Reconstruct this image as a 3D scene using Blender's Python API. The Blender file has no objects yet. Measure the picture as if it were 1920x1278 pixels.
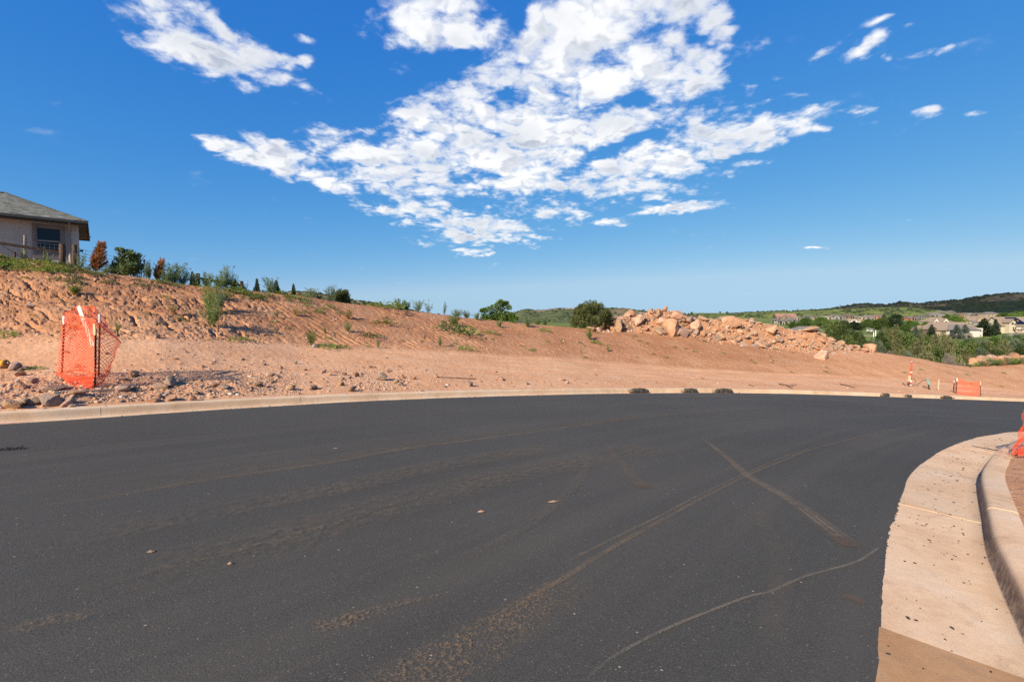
import bpy, bmesh, math
import numpy as np
from mathutils import Vector, Matrix

sc = bpy.context.scene
COL = sc.collection
F, HZ, EYE = 880.0, 598.0, 1.6
PITCH = math.atan((639.0 - HZ) / F)
CP, SP = math.cos(PITCH), math.sin(PITCH)
PI = math.pi

# ------------------------------------------------------------------ camera
cam_d = bpy.data.cameras.new('camera')
cam = bpy.data.objects.new('camera', cam_d)
COL.objects.link(cam)
cam_d.sensor_width = 36.0
cam_d.lens = F / 1920.0 * 36.0
cam_d.clip_start = 0.05
cam_d.clip_end = 12000
cam.location = (0, 0, EYE)
cam.rotation_euler = (PI / 2 - PITCH, 0, 0)
sc.camera = cam

# ------------------------------------------------------------------ sun, sky, exposure
SUN_V = Vector((-0.60, -0.80, 0.0)).normalized()
SUN_EL = math.radians(28.5)
sun_d = bpy.data.lights.new('sun', 'SUN')
sun = bpy.data.objects.new('sun', sun_d)
COL.objects.link(sun)
sun_d.energy = 5.0
sun_d.angle = math.radians(0.5)
sun_d.color = (1.0, 0.88, 0.70)
to_sun = Vector((SUN_V.x * math.cos(SUN_EL), SUN_V.y * math.cos(SUN_EL), math.sin(SUN_EL)))
sun.rotation_euler = to_sun.to_track_quat('Z', 'Y').to_euler()
sc.view_settings.view_transform = 'Standard'
sc.view_settings.look = 'None'
sc.view_settings.exposure = 0.74
sc.view_settings.gamma = 1.0
sc.view_settings.use_curve_mapping = False
sc.render.engine = 'CYCLES'
sc.cycles.max_bounces = 6
sc.cycles.transparent_max_bounces = 12
sc.cycles.use_adaptive_sampling = True
try:
    sc.cycles.use_denoising = False
except Exception:
    pass

world = bpy.data.worlds.new("World")
sc.world = world
world.use_nodes = True


class NT:
    """small helper for wiring node trees"""
    def __init__(s, tree):
        s.t = tree
        s.n = tree.nodes
        s.l = tree.links

    def new(s, typ, **kw):
        nd = s.n.new(typ)
        for k, v in kw.items():
            setattr(nd, k, v)
        return nd

    def put(s, sock, v):
        if v is None:
            return
        if isinstance(v, bpy.types.NodeSocket):
            s.l.new(v, sock)
        else:
            if hasattr(sock.default_value, '__len__') and not hasattr(v, '__len__'):
                v = (v,) * len(sock.default_value)
            if hasattr(sock.default_value, '__len__') and len(sock.default_value) == 4 and len(v) == 3:
                v = tuple(v) + (1.0,)
            sock.default_value = v

    def math(s, op, a, b=None, c=None, clamp=False):
        nd = s.new('ShaderNodeMath', operation=op, use_clamp=clamp)
        for i, v in enumerate((a, b, c)):
            if v is not None:
                s.put(nd.inputs[i], v)
        return nd.outputs[0]

    def vmath(s, op, a, b=None):
        nd = s.new('ShaderNodeVectorMath', operation=op)
        s.put(nd.inputs[0], a)
        if b is not None:
            s.put(nd.inputs[1], b)
        return nd.outputs['Value'] if op in ('DOT_PRODUCT', 'LENGTH') else nd.outputs[0]

    def noise(s, vec, scale, detail=4.0, rough=0.5, dist=0.0):
        nd = s.new('ShaderNodeTexNoise')
        s.put(nd.inputs['Vector'], vec)
        nd.inputs['Scale'].default_value = scale
        nd.inputs['Detail'].default_value = detail
        nd.inputs['Roughness'].default_value = rough
        nd.inputs['Distortion'].default_value = dist
        return nd.outputs[0]

    def voro(s, vec, scale, feature='F1', out='Distance'):
        nd = s.new('ShaderNodeTexVoronoi', feature=feature)
        s.put(nd.inputs['Vector'], vec)
        nd.inputs['Scale'].default_value = scale
        return nd.outputs[out]

    def ramp(s, fac, stops):
        nd = s.new('ShaderNodeValToRGB')
        s.put(nd.inputs[0], fac)
        cr = nd.color_ramp
        while len(cr.elements) < len(stops):
            cr.elements.new(0.5)
        for e, (p, c) in zip(cr.elements, stops):
            e.position = p
            e.color = (c, c, c, 1) if not hasattr(c, '__len__') else tuple(c) + (1,)
        return nd.outputs[0]

    def mix(s, fac, a, b, mode='MIX'):
        nd = s.new('ShaderNodeMix', data_type='RGBA', blend_type=mode)
        s.put(nd.inputs[0], fac)
        s.put(nd.inputs[6], a)
        s.put(nd.inputs[7], b)
        return nd.outputs[2]

    def smooth(s, v, a, b, lo=0.0, hi=1.0):
        nd = s.new('ShaderNodeMapRange', interpolation_type='SMOOTHSTEP')
        s.put(nd.inputs[0], v)
        nd.inputs[1].default_value = a
        nd.inputs[2].default_value = b
        nd.inputs[3].default_value = lo
        nd.inputs[4].default_value = hi
        return nd.outputs[0]


def pix_dir(px, py):
    xc, yc = (px - 960.0) / F, (639.0 - py) / F
    return np.array([xc, CP + yc * SP, yc * CP - SP])


# ---- world: Nishita sky with broken cumulus drifting ahead
w = NT(world.node_tree)
w.n.clear()
sky = w.new('ShaderNodeTexSky', sky_type='NISHITA')
sky.sun_disc = False
sky.sun_elevation = SUN_EL
# Blender: rotation 0 puts the sun on +Y, growing clockwise seen from above
sky.sun_rotation = math.atan2(SUN_V.x, SUN_V.y)
sky.altitude = 1900
sky.air_density = 1.0
sky.dust_density = 0.35
sky.ozone_density = 3.0
SKY_K = 0.10
skn = w.mix(1.0, sky.outputs[0], (SKY_K,) * 3, 'MULTIPLY')
# the photograph's contrasty colour response, applied to the whole sky alike
ss = w.new('ShaderNodeSeparateColor')
w.l.new(skn, ss.inputs[0])
gG = w.math('MULTIPLY', w.math('POWER', ss.outputs[1], 0.68), 0.466)
gB = w.math('MULTIPLY', w.math('POWER', ss.outputs[2], 0.22), 0.503)
gG = w.math('MINIMUM', gG, w.math('MULTIPLY', gB, 0.77))
gR = w.math('MINIMUM', w.math('MULTIPLY', w.math('POWER', ss.outputs[0], 1.36), 0.66), w.math('MULTIPLY', gG, 0.66))
sj = w.new('ShaderNodeCombineColor')
w.l.new(gR, sj.inputs[0])
w.l.new(gG, sj.inputs[1])
w.l.new(gB, sj.inputs[2])
skyc = sj.outputs[0]

tc = w.new('ShaderNodeTexCoord')
dirv = tc.outputs['Generated']
sep = w.new('ShaderNodeSeparateXYZ')
w.l.new(dirv, sep.inputs[0])
yc = w.math('MAXIMUM', sep.outputs[1], 0.12)
gx = w.math('DIVIDE', sep.outputs[0], yc)
gz = w.math('DIVIDE', sep.outputs[2], yc)
# position on a flat cloud deck overhead
zc = w.math('ADD', w.math('MAXIMUM', sep.outputs[2], 0.0), 0.20)
deck = w.new('ShaderNodeCombineXYZ')
w.l.new(w.math('DIVIDE', sep.outputs[0], zc), deck.inputs[0])
w.l.new(w.math('DIVIDE', sep.outputs[1], zc), deck.inputs[1])
deck = deck.outputs[0]
warp = w.noise(deck, 1.6, 3, 0.5)
cmb = w.new('ShaderNodeCombineXYZ')
wx = w.noise(deck, 3.0, 4, 0.6)
wv = w.vmath('ADD', deck, (7.3, 2.1, 0))
wz = w.noise(wv, 3.0, 4, 0.6)
w.l.new(w.math('ADD', gx, w.math('MULTIPLY', w.math('SUBTRACT', wx, 0.5), 0.10)), cmb.inputs[0])
w.l.new(w.math('ADD', gz, w.math('MULTIPLY', w.math('SUBTRACT', wz, 0.5), 0.07)), cmb.inputs[1])
gv = cmb.outputs[0]
BLOBS = [
    (1130, 90, 250, 150, 0, 1.0), (1260, 105, 150, 120, -25, 1.0), (1190, 10, 210, 90, 0, 1.0), (1000, 120, 120, 60, -20, .7),
    (825, 35, 130, 85, 0, 1.0), (930, 90, 70, 90, 0, .7), (1050, 215, 260, 100, 0, 1.0), (860, 185, 150, 50, -14, .9),
    (760, 135, 60, 22, 20, .6), (820, 265, 200, 70, -10, 1.0), (960, 300, 230, 80, 0, 1.0), (700, 315, 170, 62, 12, .95),
    (570, 313, 140, 36, 18, 1.0), (445, 284, 90, 20, 20, 1.0), (650, 262, 90, 30, -10, .9), (750, 382, 130, 36, 10, .85),
    (1090, 320, 200, 55, 0, 1.0), (1240, 300, 170, 52, -12, 1.0), (1370, 265, 170, 40, -14, .95), (1465, 236, 120, 26, -16, .85),
    (1200, 345, 170, 28, 0, .8), (900, 428, 150, 36, 4, .85), (830, 412, 70, 18, -8, .6), (1010, 388, 120, 24, -4, .7),
    (1060, 405, 70, 14, 0, .7), (1133, 413, 62, 15, -6, .9), (1275, 391, 110, 13, -3, 1.0), (1330, 225, 90, 18, -20, .6),
    (310, 15, 130, 50, 8, 1.0), (370, 75, 170, 60, 22, 1.0), (470, 112, 120, 34, 20, 1.0), (545, 131, 40, 12, 15, .8),
    (255, 70, 70, 22, 25, .7), (100, 8, 55, 18, 30, .8), (585, 72, 30, 22, 30, .7), (580, 119, 26, 20, 20, .7),
    (1628, 49, 66, 11, -20, .8), (1602, 104, 69, 24, -36, 1.0), (1515, 114, 62, 15, -25, .85), (1575, 151, 30, 9, 0, .75), (1690, 57, 36, 8, -10, .5), (1655, 113, 30, 8, 0, .5),
    (1614, 205, 69, 13, -9, 1.0), (1755, 210, 50, 13, -3, .9), (1817, 220, 44, 13, -7, .9), (1540, 237, 38, 13, 0, .95),
    (1637, 231, 60, 9, -8, .65), (1490, 181, 44, 8, -8, .6), (1440, 195, 44, 8, -14, .55), (1400, 198, 36, 8, -20, .5), (1400, 215, 40, 9, -14, .5), (1452, 150, 40, 7, -8, .5), (1485, 163, 40, 7, -4, .5), (1530, 180, 40, 8, -12, .5), (1465, 205, 36, 7, -12, .5), (1380, 245, 60, 9, -12, .5), (1540, 268, 62, 10, -4, .65),
    (1450, 150, 50, 8, -10, .45), (1535, 464, 36, 5, -4, .8), (1710, 412, 60, 5, -5, .6), (1740, 98, 70, 9, -14, .5),
    (880, 470, 70, 9, 4, .65), (908, 498, 40, 8, 0, .55), (600, 209, 26, 7, 0, .55), (1420, 310, 70, 12, -5, .5),
    (935, 182, 58, 20, 3, -1.0), (868, 105, 46, 18, -10, -.8), (966, 45, 22, 40, 15, -.7), (1195, 181, 32, 14, 0, -.8),
    (1150, 285, 90, 15, -24, -.9), (880, 330, 40, 14, 0, -.7), (700, 372, 60, 10, 12, -.5), (1320, 62, 40, 20, 20, -.7),
    (790, 245, 40, 16, -20, -.6),
]
acc = None
prev = None
holes = None
for (cx, cy, rx, ry, ang, wt) in BLOBS:
    d = pix_dir(cx, cy)
    mp = w.new('ShaderNodeMapping', vector_type='TEXTURE')
    w.l.new(gv, mp.inputs['Vector'])
    mp.inputs['Location'].default_value = (d[0] / d[1], d[2] / d[1], 0)
    mp.inputs['Rotation'].default_value = (0, 0, math.radians(-ang))
    mp.inputs['Scale'].default_value = (rx * 1.35 / F, ry * 1.45 / F, 1)
    gr = w.new('ShaderNodeTexGradient', gradient_type='SPHERICAL')
    w.l.new(mp.outputs[0], gr.inputs[0])
    if wt > 0:
        small = rx < 70      # little puffs: let the turbulence tear them
        v = w.math('MULTIPLY', w.math('MINIMUM', w.math('MULTIPLY', gr.outputs[1], 1.0 if small else 1.55), 1.0), wt * (0.92 if small else 1.0))
        acc = v if acc is None else w.new('ShaderNodeMath', operation='SMOOTH_MAX')
        if not isinstance(acc, bpy.types.NodeSocket):
            nd = acc
            w.l.new(prev, nd.inputs[0])
            w.l.new(v, nd.inputs[1])
            nd.inputs[2].default_value = 0.12
            acc = nd.outputs[0]
        prev = acc
    else:
        v = w.math('MULTIPLY', gr.outputs[1], -wt * 0.95)
        holes = v if holes is None else w.math('MAXIMUM', holes, v)
acc = w.math('SUBTRACT', acc, holes)
def billow(v):
    """soft lumps with creases between them"""
    a_ = w.math('ABSOLUTE', w.math('SUBTRACT', w.noise(v, 4.6, 1.0, 0.5), 0.5))
    b_ = w.math('ABSOLUTE', w.math('SUBTRACT', w.noise(v, 12.0, 2.0, 0.5), 0.5))
    return w.math('ADD', w.math('MULTIPLY', a_, 2.6), w.math('MULTIPLY', b_, 1.8))


jit = w.new('ShaderNodeTexNoise')
w.put(jit.inputs['Vector'], deck)
jit.inputs['Scale'].default_value = 10.0
jit.inputs['Detail'].default_value = 4.0
jv = w.vmath('MULTIPLY', w.vmath('SUBTRACT', jit.outputs[1], (0.5, 0.5, 0.5)), (0.10, 0.10, 0.0))
dj = w.vmath('ADD', deck, jv)
pf = billow(dj)
pf2 = billow(w.vmath('ADD', dj, (-0.022, -0.034, 0)))
n1 = w.noise(deck, 5.0, 7, 0.60, 0.35)
n2 = w.noise(w.vmath('ADD', deck, (3.1, 8.2, 0)), 16.0, 6, 0.66, 0.2)
fbm = w.math('ADD', w.math('MULTIPLY', w.math('SUBTRACT', n1, 0.5), 1.5), w.math('MULTIPLY', w.math('SUBTRACT', n2, 0.5), 1.1))
fbm = w.math('ADD', fbm, w.math('MULTIPLY', w.math('SUBTRACT', pf, 0.46), 0.85))
dens = w.math('ADD', w.math('SUBTRACT', acc, 0.425), w.math('MULTIPLY', fbm, 1.05))
# nothing outside the painted bank of cloud
gate = w.smooth(acc, 0.02, 0.40)
front = w.smooth(sep.outputs[1], 0.12, 0.25)
alpha = w.math('MULTIPLY', w.math('MULTIPLY', w.math('POWER', w.smooth(dens, -0.18, 0.56), 1.3), gate), front)
thick = w.smooth(dens, 0.10, 0.75)
sh = w.noise(w.vmath('ADD', deck, (0.04, 0.10, 0)), 2.6, 6, 0.5, 0.2)
side = w.smooth(w.math('SUBTRACT', pf2, pf), -0.08, 0.22)      # lumps are darker on the side away from the sun
shade = w.math('MULTIPLY', thick, w.math('MULTIPLY_ADD', side, 0.62, w.math('MULTIPLY', w.smooth(sh, 0.40, 0.64), 0.6), clamp=True))
cc = w.mix(shade, (0.60, 0.608, 0.618), (0.30, 0.335, 0.405))
allc = w.mix(alpha, skyc, cc)
bg = w.new('ShaderNodeBackground')
w.l.new(allc, bg.inputs[0])
bg.inputs[1].default_value = 1.0
ow = w.new('ShaderNodeOutputWorld')
w.l.new(bg.outputs[0], ow.inputs[0])

# ------------------------------------------------------------------ numeric helpers
def hash2(ix, iy, seed):
    h = (ix.astype(np.int64) * 374761393 + iy.astype(np.int64) * 668265263 + seed * 1442695041) & 0xFFFFFFFF
    h = ((h ^ (h >> 13)) * 1274126177) & 0xFFFFFFFF
    h = h ^ (h >> 16)
    return (h & 0xFFFF) / 65535.0


def vnoise(x, y, seed=0):
    ix, iy = np.floor(x), np.floor(y)
    fx, fy = x - ix, y - iy
    fx = fx * fx * (3 - 2 * fx)
    fy = fy * fy * (3 - 2 * fy)
    ix = ix.astype(np.int64)
    iy = iy.astype(np.int64)
    a, b = hash2(ix, iy, seed), hash2(ix + 1, iy, seed)
    c, d = hash2(ix, iy + 1, seed), hash2(ix + 1, iy + 1, seed)
    return (a + (b - a) * fx) * (1 - fy) + (c + (d - c) * fx) * fy


def fbm2(x, y, octv=4, seed=0, gain=0.5):
    s, a, t = 0.0, 1.0, 0.0
    for o in range(octv):
        s = s + a * (vnoise(x * 2 ** o + 17.3 * o, y * 2 ** o - 9.1 * o, seed + o) - 0.5)
        t += a
        a *= gain
    return s / t * 2.0


def sstep(a, b, x):
    t = np.clip((x - a) / (b - a), 0, 1)
    return t * t * (3 - 2 * t)


# ------------------------------------------------------------------ materials
def mat(name):
    m = bpy.data.materials.new(name)
    m.use_nodes = True
    nt = NT(m.node_tree)
    nt.n.clear()
    out = nt.new('ShaderNodeOutputMaterial')
    return m, nt, out


def principled(nt, out, color, rough=0.85, bump=None, bstr=0.3, bdist=0.02, spec=0.3, metal=0.0):
    p = nt.new('ShaderNodeBsdfPrincipled')
    nt.put(p.inputs['Base Color'], color)
    nt.put(p.inputs['Roughness'], rough)
    p.inputs['Specular IOR Level'].default_value = spec
    nt.put(p.inputs['Metallic'], metal)
    if bump is not None:
        b = nt.new('ShaderNodeBump')
        b.inputs['Strength'].default_value = bstr
        b.inputs['Distance'].default_value = bdist
        nt.put(b.inputs['Height'], bump)
        nt.l.new(b.outputs[0], p.inputs['Normal'])
    nt.l.new(p.outputs[0], out.inputs[0])
    return p


def simple_mat(name, col, rough=0.8, var=0.15, scale=6.0, metal=0.0, bstr=0.2, objvar=0.0, spec=0.3):
    m, nt, out = mat(name)
    co = nt.new('ShaderNodeTexCoord').outputs['Object']
    n = nt.noise(co, scale, 5, 0.6)
    dark = tuple(c * (1 - var * 1.6) for c in col)
    lite = tuple(min(1, c * (1 + var)) for c in col)
    c = nt.ramp(n, [(0.3, dark), (0.7, lite)])
    if objvar:
        oi = nt.new('ShaderNodeObjectInfo')
        k = nt.math('MULTIPLY_ADD', oi.outputs['Random'], 2 * objvar, 1 - objvar)
        c = nt.mix(1.0, c, k, 'MULTIPLY')
    principled(nt, out, c, rough, n, bstr, 0.01, spec, metal)
    return m


def leaf_mat(name, cols, trans=0.35, nscale=1.3, spread=0.35):
    """foliage: colour drifts from clump to clump and from plant to plant"""
    m, nt, out = mat(name)
    tcd = nt.new('ShaderNodeTexCoord')
    oi = nt.new('ShaderNodeObjectInfo')
    geo = nt.new('ShaderNodeNewGeometry')
    n = nt.noise(tcd.outputs['Object'], nscale, 3, 0.6)
    f = nt.math('ADD', n, nt.math('MULTIPLY', nt.math('SUBTRACT', geo.outputs['Random Per Island'], 0.5), spread))
    f = nt.math('ADD', f, nt.math('MULTIPLY', nt.math('SUBTRACT', oi.outputs['Random'], 0.5), 0.30))
    st = [(0.25 + 0.5 * i / (len(cols) - 1), c) for i, c in enumerate(cols)]
    c = nt.ramp(f, st)
    d = nt.new('ShaderNodeBsdfPrincipled')
    nt.put(d.inputs['Base Color'], c)
    d.inputs['Roughness'].default_value = 0.6
    d.inputs['Specular IOR Level'].default_value = 0.25
    t = nt.new('ShaderNodeBsdfTranslucent')
    nt.put(t.inputs[0], nt.mix(1.0, c, (1.15, 1.1, 0.6), 'MULTIPLY'))
    mx = nt.new('ShaderNodeMixShader')
    mx.inputs[0].default_value = trans
    nt.l.new(d.outputs[0], mx.inputs[1])
    nt.l.new(t.outputs[0], mx.inputs[2])
    nt.l.new(mx.outputs[0], out.inputs[0])
    return m


# red dirt: colour by attribute 'bank' (freshly cut moist bank soil) and noise
def make_dirt(name='red_dirt'):
    m, nt, out = mat(name)
    at = nt.new('ShaderNodeAttribute', attribute_name='bank')
    geo = nt.new('ShaderNodeNewGeometry')
    pos = geo.outputs['Position']
    n1 = nt.noise(pos, 0.45, 7, 0.68)
    n2 = nt.noise(pos, 4.5, 7, 0.70)
    n3 = nt.noise(pos, 22.0, 4, 0.6)
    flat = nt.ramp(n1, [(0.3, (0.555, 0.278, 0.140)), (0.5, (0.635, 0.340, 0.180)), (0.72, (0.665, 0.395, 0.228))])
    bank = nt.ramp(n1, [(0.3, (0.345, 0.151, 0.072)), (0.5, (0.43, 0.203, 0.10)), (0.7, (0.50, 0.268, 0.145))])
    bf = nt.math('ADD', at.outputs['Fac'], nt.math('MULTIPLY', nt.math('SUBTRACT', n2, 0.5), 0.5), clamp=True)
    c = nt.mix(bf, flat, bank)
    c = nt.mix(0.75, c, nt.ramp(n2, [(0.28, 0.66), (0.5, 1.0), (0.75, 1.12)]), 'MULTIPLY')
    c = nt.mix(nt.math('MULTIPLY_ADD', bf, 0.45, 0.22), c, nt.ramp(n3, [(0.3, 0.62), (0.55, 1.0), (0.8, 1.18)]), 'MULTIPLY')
    # scattered pale and grey chips of stone
    v = nt.new('ShaderNodeTexVoronoi')
    nt.put(v.inputs['Vector'], pos)
    v.inputs['Scale'].default_value = 11.0
    chip = nt.math('MULTIPLY', nt.smooth(v.outputs['Distance'], 0.26, 0.16), nt.smooth(v.outputs['Color'], 0.62, 0.68))
    chip = nt.math('MULTIPLY', chip, nt.smooth(nt.noise(pos, 0.9, 3), 0.42, 0.6))
    sepc = nt.new('ShaderNodeSeparateColor')
    nt.l.new(v.outputs['Color'], sepc.inputs[0])
    cc = nt.ramp(sepc.outputs[1], [(0.0, (0.30, 0.22, 0.18)), (0.5, (0.55, 0.40, 0.29)), (1.0, (0.62, 0.52, 0.43))])
    c = nt.mix(chip, c, cc)
    h = nt.math('ADD', nt.math('MULTIPLY', n2, 0.6), nt.math('MULTIPLY', n3, 0.35))
    h = nt.math('ADD', h, nt.math('MULTIPLY', chip, 0.5))
    h = nt.math('MULTIPLY', h, nt.math('MULTIPLY_ADD', bf, 0.65, 0.35))
    principled(nt, out, c, 0.95, h, 1.0, 0.09, 0.12)
    return m


M_DIRT = make_dirt()


def make_asphalt():
    m, nt, out = mat('asphalt')
    geo = nt.new('ShaderNodeNewGeometry')
    pos = geo.outputs['Position']
    uv = nt.new('ShaderNodeUVMap')
    uvv = uv.outputs[0]
    st = nt.new('ShaderNodeMapping')
    nt.l.new(uvv, st.inputs[0])
    st.inputs['Scale'].default_value = (0.05, 1.6, 1)
    streak = nt.noise(st.outputs[0], 1.0, 7, 0.62, 0.2)
    st2 = nt.new('ShaderNodeMapping')
    nt.l.new(uvv, st2.inputs[0])
    st2.inputs['Scale'].default_value = (0.25, 5.5, 1)
    streak2 = nt.noise(st2.outputs[0], 1.0, 6, 0.65, 0.1)
    big = nt.noise(pos, 0.22, 4, 0.55)
    n = nt.noise(pos, 120.0, 4, 0.8)
    base = nt.ramp(n, [(0.25, (0.024, 0.0222, 0.0188)), (0.5, (0.068, 0.0632, 0.0535)), (0.72, (0.116, 0.106, 0.088))])
    base = nt.mix(0.5, base, nt.ramp(big, [(0.3, 0.78), (0.7, 1.18)]), 'MULTIPLY')
    # tan dust dragged along the lane
    df = nt.math('MULTIPLY', nt.smooth(streak, 0.42, 0.70), 0.22)
    df2 = nt.math('MULTIPLY', nt.smooth(streak2, 0.56, 0.80), nt.smooth(nt.noise(pos, 0.6, 3, 0.6), 0.45, 0.65))
    grain = nt.smooth(nt.noise(pos, 45.0, 4, 0.75), 0.38, 0.66)
    df2 = nt.math('MULTIPLY', nt.math('MULTIPLY', df2, grain), 0.55)
    c = nt.mix(df, base, (0.135, 0.112, 0.090))
    c = nt.mix(df2, c, (0.26, 0.175, 0.11))
    # pale aggregate faces
    v = nt.new('ShaderNodeTexVoronoi')
    nt.put(v.inputs['Vector'], pos)
    v.inputs['Scale'].default_value = 75.0
    sepc = nt.new('ShaderNodeSeparateColor')
    nt.l.new(v.outputs['Color'], sepc.inputs[0])
    sp = nt.math('MULTIPLY', nt.smooth(v.outputs['Distance'], 0.34, 0.20), nt.smooth(sepc.outputs[0], 0.76, 0.84))
    c = nt.mix(nt.math('MULTIPLY', sp, 0.85), c, nt.ramp(sepc.outputs[1], [(0.0, (0.10, 0.092, 0.082)), (0.8, (0.16, 0.142, 0.12)), (1.0, (0.30, 0.26, 0.21))]))
    v2 = nt.new('ShaderNodeTexVoronoi')
    nt.put(v2.inputs['Vector'], pos)
    v2.inputs['Scale'].default_value = 26.0
    s2 = nt.new('ShaderNodeSeparateColor')
    nt.l.new(v2.outputs['Color'], s2.inputs[0])
    sp2 = nt.math('MULTIPLY', nt.smooth(v2.outputs['Distance'], 0.20, 0.12), nt.smooth(s2.outputs[0], 0.982, 0.988))
    c = nt.mix(sp2, c, (0.40, 0.30, 0.20))
    h = nt.math('ADD', nt.noise(pos, 110.0, 3, 0.7), nt.math('MULTIPLY', nt.voro(pos, 95.0), -0.5))
    principled(nt, out, c, nt.math('MULTIPLY_ADD', streak, 0.2, 0.74), h, 0.45, 0.004, 0.12)
    return m


M_ASPH = make_asphalt()


def make_concrete(name, tint=(1, 1, 1), stain=0.5):
    m, nt, out = mat(name)
    geo = nt.new('ShaderNodeNewGeometry')
    pos = geo.outputs['Position']
    oi = nt.new('ShaderNodeObjectInfo')
    at = nt.new('ShaderNodeAttribute', attribute_name='face')
    n1 = nt.noise(pos, 1.3, 7, 0.66, 0.4)
    n2 = nt.noise(pos, 14.0, 6, 0.7)
    n3 = nt.noise(pos, 190.0, 3, 0.75)
    c = nt.ramp(n1, [(0.28, (0.56, 0.36, 0.21)), (0.5, (0.66, 0.465, 0.30)), (0.72, (0.68, 0.53, 0.385))])
    c = nt.mix(1.0, c, tint, 'MULTIPLY')
    c = nt.mix(0.35, c, nt.ramp(n2, [(0.3, 0.72), (0.6, 1.05)]), 'MULTIPLY')
    c = nt.mix(0.6, c, nt.ramp(n3, [(0.3, 0.62), (0.6, 1.10)]), 'MULTIPLY')
    wv_ = nt.noise(nt.vmath('MULTIPLY', pos, (3.0, 3.0, 1.0)), 1.0, 5, 0.65, 0.8)
    c = nt.mix(nt.math('MULTIPLY', nt.smooth(wv_, 0.54, 0.70), 0.34), c, (0.33, 0.20, 0.11))
    k = nt.math('MULTIPLY_ADD', oi.outputs['Random'], 0.16, 0.90)
    c = nt.mix(1.0, c, k, 'MULTIPLY')
    # mud splash on the kerb's upright face
    sm = nt.math('MULTIPLY', at.outputs['Fac'], nt.smooth(n2, 0.30, 0.62, 0.45, 1.0))
    c = nt.mix(nt.math('MULTIPLY', sm, stain), c, (0.115, 0.072, 0.048))
    h = nt.math('ADD', n3, nt.math('MULTIPLY', n2, 1.2))
    principled(nt, out, c, 0.88, h, 0.35, 0.006, 0.25)
    return m


M_CONC_FAR = make_concrete('pale_concrete', (1.04, 1.03, 1.0), 0.12)
M_CONC = make_concrete('new_concrete', (1.12, 1.06, 0.98), 0.9)
M_CONC_DAMP = make_concrete('damp_concrete', (0.80, 0.63, 0.46), 0.9)


def make_rock(name, stops, scale=1.0):
    m, nt, out = mat(name)
    tcd = nt.new('ShaderNodeTexCoord')
    co = tcd.outputs['Object']
    oi = nt.new('ShaderNodeObjectInfo')
    n1 = nt.noise(co, 2.2 * scale, 6, 0.65)
    n2 = nt.noise(co, 9.0 * scale, 5, 0.65)
    base = nt.ramp(oi.outputs['Random'], stops)
    c = nt.mix(0.8, base, nt.ramp(n1, [(0.3, (0.70, 0.62, 0.56)), (0.5, (1, 1, 1)), (0.72, (1.18, 1.12, 1.05))]), 'MULTIPLY')
    c = nt.mix(0.6, c, nt.ramp(n2, [(0.32, 0.62), (0.55, 1.0), (0.8, 1.15)]), 'MULTIPLY')
    # red soil clinging in patches
    c = nt.mix(nt.math('MULTIPLY', nt.smooth(n1, 0.52, 0.40), 0.6), c, (0.40, 0.19, 0.10))
    h = nt.math('ADD', nt.math('MULTIPLY', n1, 1.0), nt.math('MULTIPLY', n2, 0.5))
    principled(nt, out, c, 0.92, h, 0.7, 0.06, 0.2)
    return m


M_ROCK = make_rock('sandstone_mix', [(0.0, (0.33, 0.165, 0.105)), (0.25, (0.42, 0.235, 0.15)), (0.45, (0.38, 0.22, 0.12)), (0.65, (0.45, 0.30, 0.21)), (0.8, (0.28, 0.18, 0.14)), (0.92, (0.36, 0.28, 0.235)), (1.0, (0.22, 0.18, 0.16))])
M_ROCK_TAN = make_rock('tan_sandstone', [(0.0, (0.40, 0.26, 0.155)), (0.5, (0.35, 0.235, 0.15)), (1.0, (0.28, 0.20, 0.14))])
M_ROCK_ORANGE = make_rock('orange_sandstone', [(0.0, (0.37, 0.195, 0.105)), (0.5, (0.42, 0.235, 0.135)), (1.0, (0.45, 0.28, 0.175))])
M_ROCK_PINK = make_rock('pink_sandstone', [(0.0, (0.42, 0.245, 0.165)), (1.0, (0.50, 0.33, 0.24))])
M_ROCK_GREY = make_rock('grey_stone', [(0.0, (0.23, 0.175, 0.135)), (1.0, (0.33, 0.255, 0.20))])

M_WOOD_DARK = simple_mat('weathered_brown_wood', (0.10, 0.060, 0.040), 0.85, 0.35, 14)
M_WOOD_PALE = simple_mat('pale_new_wood', (0.62, 0.44, 0.27), 0.8, 0.15, 20)
M_WOOD_GREY = simple_mat('pale_grey_wood', (0.40, 0.33, 0.26), 0.85, 0.25, 16)
M_STEEL_GREEN = simple_mat('dark_green_paint', (0.022, 0.055, 0.040), 0.5, 0.2, 30)
M_STEEL_DARK = simple_mat('dark_rusty_steel', (0.065, 0.045, 0.038), 0.6, 0.3, 30, 0.4)
M_WHITE = simple_mat('white_paint', (0.78, 0.77, 0.74), 0.6, 0.06, 12)
M_WIRE = simple_mat('grey_wire', (0.18, 0.18, 0.18), 0.45, 0.1, 20, 0.7)
M_BLACK = simple_mat('black_rubber', (0.02, 0.02, 0.02), 0.6, 0.2, 20)
M_YELLOW = simple_mat('yellow_paint', (0.55, 0.26, 0.012), 0.45, 0.12, 10)
M_RED = simple_mat('red_marker_plastic', (0.52, 0.075, 0.02), 0.5, 0.12, 8)
M_TEAL = simple_mat('teal_paint', (0.17, 0.36, 0.34), 0.6, 0.15, 8)
M_PINK = simple_mat('pink_marking_paint', (0.80, 0.30, 0.32), 0.8, 0.2, 20)
M_CRUMB = simple_mat('asphalt_crumb', (0.030, 0.027, 0.025), 0.9, 0.3, 40)


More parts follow.
